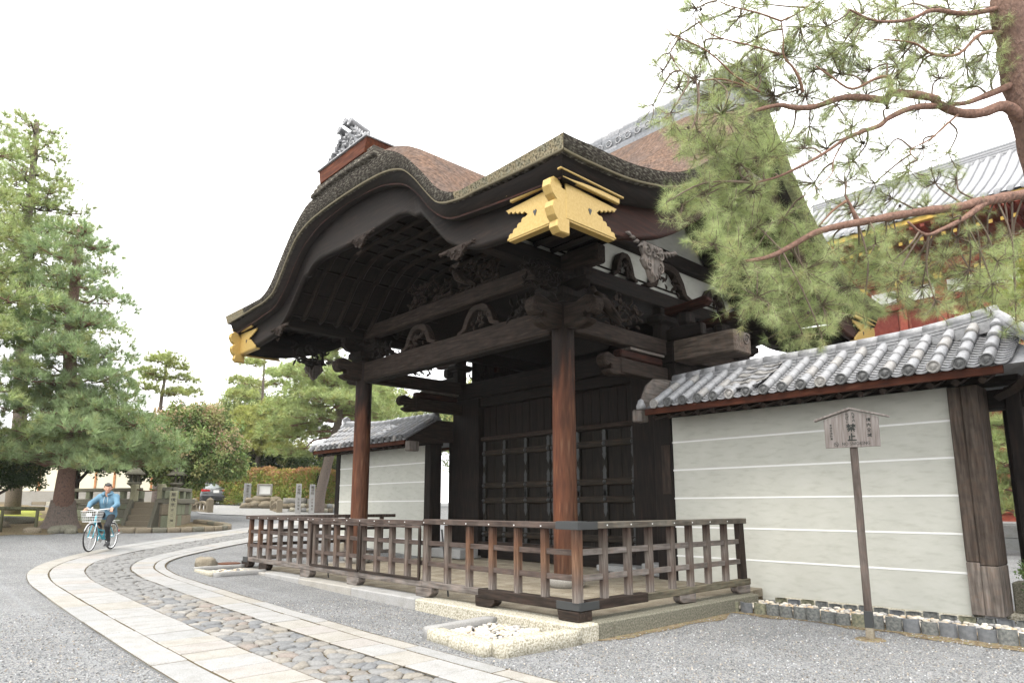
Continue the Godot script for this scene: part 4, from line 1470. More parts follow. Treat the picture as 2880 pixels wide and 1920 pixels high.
func build_gate_frame(g: Node3D) -> void:
	for x in [-3.335, 3.335]:
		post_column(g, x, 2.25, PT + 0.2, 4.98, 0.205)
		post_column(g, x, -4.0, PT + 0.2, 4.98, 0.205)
	# beams across the front
	obj("tie_beam", bx(Vector3(-3.15, 4.47, 2.12), Vector3(3.15, 4.945, 2.385), 0.03), M.brown_x, g)
	obj("beam_moulding", bx(Vector3(-3.12, 4.44, 2.15), Vector3(3.12, 4.468, 2.36), 0.006), M.dark_x, g)
	obj("upper_beam", bx(Vector3(-4.25, 5.53, 2.13), Vector3(4.25, 5.855, 2.375), 0.03), M.brown_x, g)
	obj("tie_beam", bx(Vector3(-3.15, 4.47, -4.13), Vector3(3.15, 4.945, -3.87), 0.03), M.dark_x, g)
	obj("upper_beam", bx(Vector3(-4.25, 5.53, -4.12), Vector3(4.25, 5.855, -3.88), 0.03), M.dark_x, g)
	for x in [-3.335, 3.335]:
		var sd: float = signf(x)
		obj("side_tie_beam", bx(Vector3(x - 0.13, 4.5, -3.85), Vector3(x + 0.13, 4.82, 2.08), 0.025), M.brown_z, g)
		obj("side_upper_beam", bx(Vector3(x - 0.12, 5.5, -5.9), Vector3(x + 0.12, 5.825, 2.12), 0.025), M.dark_z, g)
		obj("side_upper_beam", bx(Vector3(x - 0.12, 5.5, 2.38), Vector3(x + 0.12, 5.825, 4.36), 0.025), M.dark_z, g)
		nose(g, Vector3(x, 4.53, 2.43), -PI / 2, M.brown_z)
		nose(g, Vector3(x + 0.2 * sd, 4.53, 2.25), 0.0 if sd > 0 else PI, M.brown_x)
		bracket(g, x, 4.98, 2.25)
		bracket(g, x, 4.98, -4.0)
		# arms that carry the tie beam at the middle posts
		obj("support_beam", bx(Vector3(x - 0.12, 3.95, -2.6), Vector3(x + 0.12, 4.24, 0.78), 0.02), M.brown_z, g)
		nose(g, Vector3(x, 3.92, 0.74), -PI / 2, M.brown_z, 0.8)
		obj("worn_spacer", bx(Vector3(x - 0.1, 4.255, -0.62), Vector3(x + 0.1, 4.42, 0.75), 0.03), M.red_z, g)
		obj("spacer_slip", bx(Vector3(x - 0.14, 4.43, -0.62), Vector3(x + 0.14, 4.485, 0.5), 0.01), M.grey_z, g)
		obj("side_boards", bx(Vector3(x - 0.16, 4.2, -4.0), Vector3(x - 0.1, 5.52, -1.3), 0.005), M.dark_y, g)
		# panels between the side beams, and the gable wall above
		carving(g, Transform3D(Basis.from_euler(Vector3(0, PI / 2 * sd, 0)), Vector3(x + 0.06 * sd, 4.84, 0.95)), 1.7, 0.62, M.brown_z, 46, true)
		carving(g, Transform3D(Basis.from_euler(Vector3(0, PI / 2 * sd, 0)), Vector3(x + 0.06 * sd, 4.84, -1.75)), 1.2, 0.6, M.dark_z, 30)
		for z in [-0.75, -2.4]:
			obj("short_post", bx(Vector3(x - 0.11, 4.825, z - 0.16), Vector3(x + 0.11, 5.495, z + 0.16), 0.015), M.dark_y, g)
			obj("step_block", bx(Vector3(x - 0.2, 5.16, z - 0.3), Vector3(x + 0.2, 5.34, z + 0.3), 0.05), M.dark_x, g)
		var w := S()
		prism(w, pv([4.1, 5.9, 2.0, 6.55, 0.9, 7.2, -0.85, 8.9, -2.6, 7.2, -3.8, 6.5, -5.5, 5.9]), 0.1, Transform3D(Basis(Vector3(0, 0, 1), Vector3(0, 1, 0), Vector3(-1, 0, 0)), Vector3(x - 0.09 * sd, 0, 0)))
		obj("gable_plaster", w, M.plaster, g)
		strut(g, Transform3D(Basis.from_euler(Vector3(0, PI / 2 * sd, 0)), Vector3(x + 0.05 * sd, 5.84, -0.95)), 0.85, 0.66)
		strut(g, Transform3D(Basis.from_euler(Vector3(0, PI / 2 * sd, 0)), Vector3(x + 0.05 * sd, 5.84, 0.55)), 0.38, 0.52)
		strut(g, Transform3D(Basis.from_euler(Vector3(0, PI / 2 * sd, 0)), Vector3(x + 0.05 * sd, 5.84, -2.75)), 0.6, 0.5)
		obj("gable_beam", bx(Vector3(x - 0.13, 6.52, -3.2), Vector3(x + 0.15, 6.8, 1.5), 0.03), M.dark_z, g)
		# boat-shaped arm out to the side
		for z in [-0.82, -2.2]:
			var a := S()
			prism(a, pv([0.0, 0.0, 0.55, 0.02, 0.85, 0.05, 1.02, 0.07, 1.1, 0.02, 1.12, -0.05, 1.04, -0.12, 0.8, -0.13, 0.0, -0.16]), 0.2, Transform3D(Basis.from_euler(Vector3(0, 0.0 if sd > 0 else PI, 0)), Vector3(x, 5.5, z)), 0.025)
			obj("boat_arm", a, M.red_x, g)
			obj("arm_block", bx(Vector3(x + sd * 0.55 - 0.14, 5.06, z - 0.15), Vector3(x + sd * 0.55 + 0.14, 5.33, z + 0.15), 0.05), M.dark_y, g)
			obj("arm_post", bx(Vector3(x + sd * 0.1, 4.8, z - 0.09), Vector3(x + sd * 0.95, 5.05, z + 0.09), 0.03), M.dark_x, g)
	# struts and carvings over the front beams
	for x in [-0.95, 1.12]:
		strut(g, Transform3D(Basis(), Vector3(x, 4.945, 2.28)), 0.66, 0.52)
	carving(g, Transform3D(Basis(), Vector3(-0.55, 5.86, 2.3)), 1.5, 0.55, M.brown_x, 44)
	carving(g, Transform3D(Basis(), Vector3(0.95, 5.86, 2.3)), 1.5, 0.6, M.brown_x, 44, true)
	for sd in [-1, 1]:
		carving(g, Transform3D(Basis(), Vector3(2.45 * sd, 4.96, 2.28)), 0.8, 0.4, M.dark_x, 22)
		carving(g, Transform3D(Basis.from_euler(Vector3(0, PI / 2 * sd, 0)), Vector3(3.9 * sd, 4.86, 3.4)), 0.9, 0.5, M.dark_z, 34)
	# great lintel on the middle posts
	obj("great_lintel", bx(Vector3(-4.95, 4.34, -1.32), Vector3(3.62, 4.775, -0.7), 0.02), M.dark_x, g)
	obj("lintel_end", bx(Vector3(3.622, 4.34, -1.32), Vector3(4.98, 4.775, -0.7), 0.03), M.lintel_end, g)
	var kn := S(true)
	scroll(kn, Vector3.ZERO, 0.13, 1.6, 0.3, 1.0, 0.022, Transform3D(Basis.from_euler(Vector3(0, PI / 2, 0)), Vector3(4.985, 4.62, -1.12)))
	obj("iron_strap", kn, M.grey_x, g)

func build_gate_doors(g: Node3D) -> void:
	var d := Node3D.new()
	d.name = "door_wall"
	g.add_child(d)
	for sd in [-1, 1]:
		obj("main_post", bx(Vector3(3.06 * sd - 0.56, PT, -1.28), Vector3(3.06 * sd + 0.56, 4.335, -0.74), 0.02), M.dark_y, d)
		obj("post_plinth", bx(Vector3(3.06 * sd - 0.62, PT - 0.02, -1.34), Vector3(3.06 * sd + 0.62, PT + 0.05, -0.68), 0.02), M.granite_warm, d)
		obj("wicket_panel", bx(Vector3(3.75 * sd - 0.12, PT, -0.9), Vector3(3.75 * sd + 0.12, 3.6, -0.82), 0.008), M.dark_y, d)
	obj("head_beam", bx(Vector3(-2.5, 4.08, -1.1), Vector3(2.5, 4.335, -0.78), 0.02), M.dark_x, d)
	# boarding above the doors
	for i in 20:
		var x0 := -2.5 + 0.25 * i
		obj("board", bx(Vector3(x0 + 0.004, 3.28, -1.0), Vector3(x0 + 0.246, 4.08, -0.93 + rng.randf_range(-0.006, 0.006)), 0.006), M.dark_y, d)
	obj("door_head", bx(Vector3(-2.5, 3.17, -1.05), Vector3(2.5, 3.28, -0.8), 0.02), M.brown_x, d)
	obj("sill_board", bx(Vector3(-2.5, PT + 0.0, -1.1), Vector3(2.5, 0.52, -0.8), 0.02), M.dark_x, d)
	obj("threshold", bx(Vector3(-2.5, 0.52, -1.12), Vector3(2.5, 0.6, -0.74), 0.015), M.brown_x, d)
	for leaf in [-1, 1]:
		var l := Node3D.new()
		l.name = "door_leaf"
		d.add_child(l, true)
		var a := -2.48 if leaf < 0 else 0.015
		var b := -0.015 if leaf < 0 else 2.48
		for i in 6:
			var x0 := lerpf(a, b, i / 6.0)
			var x1 := lerpf(a, b, (i + 1) / 6.0)
			obj("plank", bx(Vector3(x0 + 0.003, 0.605, -0.99), Vector3(x1 - 0.003, 3.165, -0.94 + rng.randf_range(-0.004, 0.004)), 0.006), M.door_y, l)
		for i in 4:
			var xc := lerpf(a + 0.06, b - 0.06, i / 3.0)
			obj("stile", bx(Vector3(xc - 0.062, 0.62, -0.945), Vector3(xc + 0.062, 3.15, -0.885), 0.012), M.door_iron, l)
		for y in [0.79, 1.63, 2.01, 2.85]:
			obj("rail", bx(Vector3(a + 0.02, y - 0.075, -0.94), Vector3(b - 0.02, y + 0.075, -0.86), 0.018), M.door_rail, l)
			for i in 4:
				var xc := lerpf(a + 0.06, b - 0.06, i / 3.0)
				var st := S(true)
				lathe(st, [[0.05, 0.0], [0.05, 0.012], [0.03, 0.035], [0.002, 0.045]], 10, Transform3D(Basis.from_euler(Vector3(PI / 2, 0, 0)), Vector3(xc, y, -0.862)))
				obj("iron_stud", st, M.iron, l)
				# leaf-shaped iron straps above and below each crossing
				var lf := S()
				for sg in [1.0, -1.0]:
					prism(lf, pv([-0.05, 0.0, 0.05, 0.0, 0.04, 0.12 * sg, 0.055, 0.17 * sg, 0.0, 0.3 * sg, -0.055, 0.17 * sg, -0.04, 0.12 * sg]), 0.012, xf(Vector3(xc, y + 0.07 * sg, -0.875)), 0.003)
				obj("iron_strap", lf, M.iron, l)
	# stone steps and boxes standing at the foot of the middle posts
	obj("step_stone", bx(Vector3(1.9, PT, -0.7), Vector3(2.9, PT + 0.12, -0.2), 0.02), M.granite_grey, d)
	obj("step_stone", bx(Vector3(-3.5, PT, -0.6), Vector3(-2.3, PT + 0.24, 0.0), 0.02), M.granite_grey, d)
	obj("step_stone", bx(Vector3(3.1, PT, -0.6), Vector3(3.9, PT + 0.22, -0.1), 0.02), M.granite_grey, d)

# ---------------------------------------------------------------- plastered walls with tiled roofs
func cover_tile_mesh(l: float, r: float) -> ArrayMesh:
	# half-round tile lying along -z, flat side down, a little wider at the lower end
	var s := S(true)
	var rings := []
	for k in [[0.0, 1.0], [0.03, 1.04], [l * 0.5, 0.98], [l - 0.02, 0.93], [l, 0.9]]:
		var ring := []
		for j in 9:
			var a := PI * j / 8.0
			ring.append(Vector3(cos(a) * r * k[1], sin(a) * r * k[1], -k[0]))
		ring.append(Vector3(-r * k[1], -0.03, -k[0]))
		ring.append(Vector3(r * k[1], -0.03, -k[0]))
		ring.reverse()
		rings.append(ring)
	skin(s, rings)
	return mesh_of(s)

func tile_end_mesh(r: float) -> ArrayMesh:
	var s := S(true)
	var t := Transform3D(Basis.from_euler(Vector3(PI / 2, 0, 0)), Vector3.ZERO)
	lathe(s, [[r, -0.05], [r * 1.06, 0.0], [r * 1.06, 0.02], [r * 0.86, 0.025], [r * 0.82, 0.012], [r * 0.5, 0.012], [r * 0.42, 0.022], [0.002, 0.024]], 16, t)
	for k in 3:
		var a := TAU * k / 3
		scroll(s, Vector3(cos(a) * r * 0.3, sin(a) * r * 0.3, 0.02), r * 0.3, 0.5, a, 1.0, r * 0.07)
	return mesh_of(s)

func pan_tile_mesh(w: float, l: float) -> ArrayMesh:
	var s := S(true)
	var rings := []
	for z in [0.0, -l]:
		var top := []
		var low := []
		for j in 7:
			var x := lerpf(-w / 2, w / 2, j / 6.0)
			var y := 0.028 * pow(absf(x) / (w / 2), 2.0)
			top.append(Vector3(x, y + 0.018, z))
			low.append(Vector3(x, y - 0.006, z))
		low.reverse()
		rings.append(top + low)
	skin(s, rings)
	return mesh_of(s)

# tiled roof over a wall running along x from x0 to x1; returns the node
func tile_roof(parent: Node3D, x0: float, x1: float, first: float, n: int, ridge: Callable, bare: Array, lead: float) -> Node3D:
	var o := Node3D.new()
	o.name = "tiled_roof"
	parent.add_child(o)
	var sp := 0.29
	var ez := 0.86
	var ey := 3.255
	var rz := -0.1
	var ry := 3.80
	var slope := Vector3(0, ry - ey, rz - ez)
	var L := slope.length()
	var ang := atan2(ry - ey, ez - rz)
	var cov := cover_tile_mesh(L / 4.0 + 0.02, 0.073)
	var endm := tile_end_mesh(0.078)
	var pan := pan_tile_mesh(0.2, 0.15)
	var flat := pan_tile_mesh(0.3, 0.22)
	var tones := [M.tile_pale, M.tile_pale, M.tile_mid, M.tile_pale, M.tile_warm]
	for side in [1, -1]:
		var face := Basis.from_euler(Vector3(0, 0.0 if side > 0 else PI, 0)) * Basis.from_euler(Vector3(ang, 0, 0))
		var base_z := 0.0 if side > 0 else -0.4
		for i in n:
			var x := first + sp * i
			var e := Vector3(x, ey, ez * side + base_z)
			var dir: Vector3 = Vector3(0, ry - ey, (rz - ez) * side).normalized()
			if side < 0 and i % 2: pass
			put("tile_end_disc", endm, M.tile_end if (i * 7) % 5 else M.tile_warm, o, Transform3D(Basis.from_euler(Vector3(0, 0.0 if side > 0 else PI, 0)), e + Vector3(0, 0.005, 0.02 * side)))
			for k in 4:
				if i in bare and k > 0: break
				var lift: float = ridge.call(x) - ridge.call((x0 + x1) * 0.5)
				var at := e + dir * (L / 4.0 * k) + Vector3(0, 0.012 + maxf(lift, 0.0) * k / 4.0, 0)
				put("cover_tile", cov, tones[(i * 3 + k * 2) % 5] if side > 0 else M.tile, o, Transform3D(face, at))
			if side < 0: continue
			# pan tiles between this row and the next, each course lapping the one below
			var px := x + sp * 0.5
			var wide: bool = i in bare
			var courses := 12
			for k in courses:
				var f := k / float(courses)
				var at := Vector3(px, ey - 0.045, ez - 0.01) + dir * (L * f) + Vector3(0, 0.004, 0)
				put("pan_tile", pan, M.tile_pale if (i + k) % 3 else M.tile, o, Transform3D(face * Basis.from_euler(Vector3(-0.12, 0, 0)), at))
			if wide:
				for k in 6:
					var at := Vector3(x + 0.03 * (k % 2), ey + 0.06, ez - 0.05) + dir * (L * 0.93 * (k + 0.3) / 6.0)
					put("loose_tile", flat, M.tile_warm if k % 2 else M.tile_pale, o, Transform3D(face * Basis.from_euler(Vector3(-0.1, rng.randf_range(-0.05, 0.05), rng.randf_range(-0.1, 0.1))), at))
		# bed under the tiles
	var bed := S()
	prism(bed, pv([ez - 0.1, ey - 0.04, rz - 0.1, ry - 0.08, -0.4 - ez + 0.1, ey - 0.04, -0.4 - ez + 0.1, ey - 0.1, rz - 0.1, ry - 0.3, ez - 0.1, ey - 0.1]), x1 - x0, Transform3D(Basis(Vector3(0, 0, 1), Vector3(0, 1, 0), Vector3(-1, 0, 0)), Vector3((x0 + x1) * 0.5, 0, 0)))
	obj("tile_bed", bed, M.tile_dark, o)
	# crescent fronts of the lowest pan tiles
	for i in n:
		var c := S()
		var p := PackedVector2Array()
		for j in 9:
			var a := PI * (1.0 + j / 8.0)
			p.append(Vector2(cos(a) * 0.085, sin(a) * 0.05 + 0.01))
		for j in 7:
			var a := PI * (2.0 - (j + 1) / 8.0)
			p.append(Vector2(cos(a) * 0.07, sin(a) * 0.018 + 0.012))
		prism(c, p, 0.03, xf(Vector3(first + sp * (i + 0.5), ey - 0.03, ez + 0.005)))
		obj("eave_crescent", c, M.tile, o)
	# ridge: three flat courses and a roll
	var m := int((x1 - x0) / 0.3)
	for k in 4:
		for i in m:
			var a := lerpf(x0, x1, float(i) / m)
			var b := lerpf(x0, x1, float(i + 1) / m) - 0.006
			var s := S(k == 3)
			var ya: float = ridge.call(a) - 0.19 + 0.05 * k
			var yb: float = ridge.call(b) - 0.19 + 0.05 * k
			if k < 3:
				var w := 0.17 - 0.02 * k
				var z := -0.2
				skin(s, [[Vector3(a, ya - (0.12 if k == 0 else 0.0), z + w), Vector3(a, ya - (0.12 if k == 0 else 0.0), z - w), Vector3(a, ya + 0.036, z - w), Vector3(a, ya + 0.036, z + w)], [Vector3(b, yb - (0.12 if k == 0 else 0.0), z + w), Vector3(b, yb - (0.12 if k == 0 else 0.0), z - w), Vector3(b, yb + 0.036, z - w), Vector3(b, yb + 0.036, z + w)]])
				obj("ridge_course_tile", s, [M.tile, M.tile_pale, M.tile][(i + k) % 3], o)
			else:
				tube(s, [Vector3(a, ya + 0.03, -0.2), Vector3(b, yb + 0.03, -0.2)], [0.085, 0.08], 10)
				obj("ridge_cap_tile", s, M.tile_pale if i % 3 else M.tile, o)
	return o

func eave_timbers(parent: Node3D, x0: float, x1: float) -> void:
	for side in [1, -1]:
		var c := -0.2
		var z0: float = c + side * 1.02
		obj("eave_fascia", bx(Vector3(x0, 3.08, z0 - 0.03), Vector3(x1, 3.19, z0 + 0.03), 0.006), M.red_wood, parent)
		if side < 0: continue
		var n := int((x1 - x0) / 0.29)
		for i in n:
			var x := x0 + 0.12 + 0.29 * i
			var s := S()
			var a := Vector3(x, 3.02, 0.70)
			tube(s, [Vector3(x, 3.045, 0.72), Vector3(x, 3.24, 0.0)], 0.055, 4)
			obj("rafter_end", s, M.brown_z, parent)
	obj("wall_plate", bx(Vector3(x0, 3.1, -0.42), Vector3(x1, 3.3, 0.02), 0.01), M.dark_x, parent)

func build_walls() -> void:
	M.red_wood = tinted(M.rust_x, Color(.48, .36, .34))
	# right-hand wall
	var w := thing("plaster_wall", "long pale plaster wall with five white stripes to the right of the gate, under a grey tiled roof", "wall")
	obj("plaster_panel", bx(Vector3(4.02, 0.0, -0.45), Vector3(8.495, 3.1, 0.05), 0.01), M.plaster, w)
	for i in 5:
		var y := 0.61 + 0.507 * i
		obj("white_stripe", bx(Vector3(4.0, y - 0.014, 0.0), Vector3(8.498, y + 0.014, 0.056), 0.003), M.white, w)
	obj("footing_stone", bx(Vector3(5.95, -0.05, -0.5), Vector3(8.5, 0.075, 0.11), 0.02), M.granite_stained, w)
	obj("end_post", bx(Vector3(3.62, 0.12, -0.3), Vector3(4.015, 3.1, 0.075), 0.015), M.dark_y, w)
	obj("nailed_board", bx(Vector3(3.8, 1.7, 0.076), Vector3(3.985, 2.6, 0.10), 0.006), M.brown_y, w)
	eave_timbers(w, 4.0, 9.3)
	var ridge := func(x): return slut([3.9, 5.3, 6.7, 8.25, 9.1, 9.6], [3.87, 3.94, 3.945, 4.0, 4.12, 4.22], x)
	var r := tile_roof(w, 3.95, 9.15, 4.225, 18, ridge, [5, 6], 0.0)
	# the hipped right end
	var cov := cover_tile_mesh(0.62, 0.075)
	var endm := tile_end_mesh(0.08)
	for i in 4:
		var z := 0.72 - 0.29 * i
		put("tile_end_disc", endm, M.tile_end, r, Transform3D(Basis.from_euler(Vector3(0, PI / 2, 0)), Vector3(9.86, 3.3, z)))
		put("cover_tile", cov, M.tile_pale, r, Transform3D(Basis.from_euler(Vector3(0, PI / 2, 0)) * Basis.from_euler(Vector3(0.75, 0, 0)), Vector3(9.84, 3.3, z)))
	var hip := S(true)
	tube(hip, [Vector3(9.75, 3.34, 0.86), Vector3(9.45, 3.68, 0.3), Vector3(9.12, 4.02, -0.15)], 0.095, 10)
	obj("hip_tile", hip, M.tile_pale, r)
	var hb := S()
	var e := [Vector3(9.1, 3.75, -0.2), Vector3(9.86, 3.18, 0.88), Vector3(9.86, 3.18, -1.25), Vector3(9.0, 3.18, 0.86), Vector3(9.0, 3.75, -0.2), Vector3(9.0, 3.18, -1.25)]
	tri(hb, e[0], e[1], e[2]); quad(hb, e[3], e[1], e[0], e[4]); quad(hb, e[2], e[5], e[4], e[0])
	quad(hb, e[3], e[5], e[2], e[1])
	obj("tile_bed", hb, M.tile, r)
	# rounded verge board and block at the left end
	var vb := S()
	prism(vb, pv([0.98, 3.12, 0.9, 3.42, 0.76, 3.66, 0.55, 3.8, 0.2, 3.84, -0.6, 3.84, -0.6, 3.3, 0.6, 3.2]), 0.05, Transform3D(Basis(Vector3(0, 0, 1), Vector3(0, 1, 0), Vector3(-1, 0, 0)), Vector3(3.9, 0, -0.12)), 0.008)
	obj("verge_board", vb, M.grey_z, w)
	obj("purlin_end", bx(Vector3(3.72, 2.98, 0.62), Vector3(3.92, 3.2, 0.86), 0.02), M.grey_y, w)
	var cap := S(true)
	lathe(cap, [[0.08, 3.2], [0.085, 3.26], [0.06, 3.32], [0.05, 3.36], [0.002, 3.39]], 12, xf(Vector3(3.9, 0, 0.82)))
	obj("end_finial", cap, M.tile_pale, w)
	# doorway framing where the wall ends on the right
	var d := thing("side_doorway", "weathered timber door frame at the right end of the plaster wall", "doorway")
	obj("jamb", bx(Vector3(8.505, 0.765, -0.36), Vector3(8.66, 3.08, 0.14), 0.012), M.jamb, d)
	obj("jamb", bx(Vector3(8.664, 0.725, -0.36), Vector3(8.86, 3.08, 0.15), 0.012), M.jamb, d)
	obj("jamb_foot", bx(Vector3(8.505, 0.1, -0.36), Vector3(8.66, 0.762, 0.142), 0.008), M.jamb_foot, d)
	obj("jamb_foot", bx(Vector3(8.664, 0.1, -0.36), Vector3(8.86, 0.722, 0.152), 0.008), M.jamb_foot, d)
	obj("jamb", bx(Vector3(8.93, 0.34, -1.15), Vector3(9.12, 3.08, -0.75), 0.012), M.dark_y, d)
	obj("jamb", bx(Vector3(9.05, 0.1, -0.62), Vector3(9.22, 3.08, -0.36), 0.012), M.dark_y, d)
	obj("foot_stone", bx(Vector3(8.8, 0.0, -1.2), Vector3(9.28, 0.11, -0.2), 0.02), M.granite_stained, d)
	obj("foot_stone", bx(Vector3(8.87, 0.1, -0.7), Vector3(9.04, 0.5, -0.36), 0.02), M.old_stone, d)
	obj("door_lintel", bx(Vector3(8.6, 2.8, -0.75), Vector3(12.4, 3.07, -0.45), 0.015), M.dark_x, d)
	obj("jamb", bx(Vector3(12.2, 0.1, -0.8), Vector3(12.5, 3.07, -0.4), 0.012), M.dark_y, d)
	var br := S()
	tube(br, [Vector3(9.62, 3.15, 0.62), Vector3(9.3, 2.98, 0.2), Vector3(9.0, 2.95, -0.3)], 0.07, 4)
	obj("corner_rafter", br, M.brown_z, d)
	obj("bracket", bx(Vector3(9.55, 2.6, -0.7), Vector3(9.68, 2.82, -0.5), 0.02), M.brown_y, d)
	# left-hand wall
	var l := thing("plaster_wall", "shorter pale plaster wall with white stripes to the left of the gate, seen behind the left pillar", "wall")
	obj("plaster_panel", bx(Vector3(-8.36, 0.0, -0.45), Vector3(-3.78, 3.1, 0.05), 0.01), M.plaster, l)
	for i in 5:
		var y := 0.61 + 0.507 * i
		obj("white_stripe", bx(Vector3(-8.363, y - 0.014, 0.0), Vector3(-3.775, y + 0.014, 0.056), 0.003), M.white, l)
	obj("end_post", bx(Vector3(-3.77, 0.12, -0.3), Vector3(-3.5, 3.1, 0.075), 0.015), M.dark_y, l)
	obj("end_post", bx(Vector3(-8.62, 0.1, -0.42), Vector3(-8.362, 3.12, 0.07), 0.015), M.dark_y, l)
	eave_timbers(l, -8.7, -3.6)
	var ridge2 := func(x): return slut([-9.0, -8.1, -6.5, -5.0, -3.5], [4.2, 4.1, 3.96, 3.95, 3.93], x)
	var r2 := tile_roof(l, -8.5, -3.6, -8.38, 17, ridge2, [10, 11], 0.0)
	var g2 := S()
	prism(g2, pv([-0.16, 0, 0.16, 0, 0.2, 0.14, 0.1, 0.3, 0.12, 0.42, 0, 0.5, -0.12, 0.42, -0.1, 0.3, -0.2, 0.14]), 0.12, Transform3D(Basis.from_euler(Vector3(0, -PI / 2, 0)), Vector3(-8.55, 3.86, -0.2)), 0.015)
	obj("ridge_end_tile", g2, M.tile, r2)
	var lb := S()
	tube(lb, [Vector3(-8.72, 3.2, 0.92), Vector3(-8.62, 3.32, 0.86), Vector3(-8.5, 3.42, 0.6), Vector3(-8.5, 3.75, 0.0)], 0.085, 8)
	obj("verge_tile", lb, M.tile, r2)
	var ve := S()
	prism(ve, pv([0.9, 3.1, 0.84, 3.3, 0.5, 3.5, 0.1, 3.78, -0.6, 3.78, -0.6, 3.2]), 0.05, Transform3D(Basis(Vector3(0, 0, 1), Vector3(0, 1, 0), Vector3(-1, 0, 0)), Vector3(-3.58, 0, -0.12)), 0.008)
	obj("verge_board", ve, M.brown_z, l)
	obj("purlin_end", bx(Vector3(-3.62, 2.9, 0.5), Vector3(-3.42, 3.16, 0.82), 0.02), M.grey_y, l)

# ---------------------------------------------------------------- the low fence in front of the gate
func col_post(a: Vector3, b: Vector3, warm: float) -> SurfaceTool:
	# post with a paler, washed foot
	var s := S()
	var n := 8
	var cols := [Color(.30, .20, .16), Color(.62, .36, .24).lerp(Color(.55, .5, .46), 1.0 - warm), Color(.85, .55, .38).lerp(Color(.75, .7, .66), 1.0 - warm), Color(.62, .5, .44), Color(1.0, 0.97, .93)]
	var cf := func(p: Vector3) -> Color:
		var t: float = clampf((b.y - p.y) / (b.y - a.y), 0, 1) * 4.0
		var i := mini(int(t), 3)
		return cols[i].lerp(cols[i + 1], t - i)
	var h := 0.006
	for k in n:
		var y0 := lerpf(a.y, b.y, float(k) / n)
		var y1 := lerpf(a.y, b.y, float(k + 1) / n)
		var ring := [Vector2(a.x, b.z - h), Vector2(a.x + h, b.z), Vector2(b.x - h, b.z), Vector2(b.x, b.z - h), Vector2(b.x, a.z + h), Vector2(b.x - h, a.z), Vector2(a.x + h, a.z), Vector2(a.x, a.z + h)]
		for j in 8:
			var p: Vector2 = ring[j]
			var q: Vector2 = ring[(j + 1) % 8]
			var v := [Vector3(p.x, y0, p.y), Vector3(q.x, y0, q.y), Vector3(q.x, y1, q.y), Vector3(p.x, y1, p.y)]
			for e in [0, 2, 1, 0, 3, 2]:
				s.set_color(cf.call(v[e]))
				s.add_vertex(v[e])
	return s

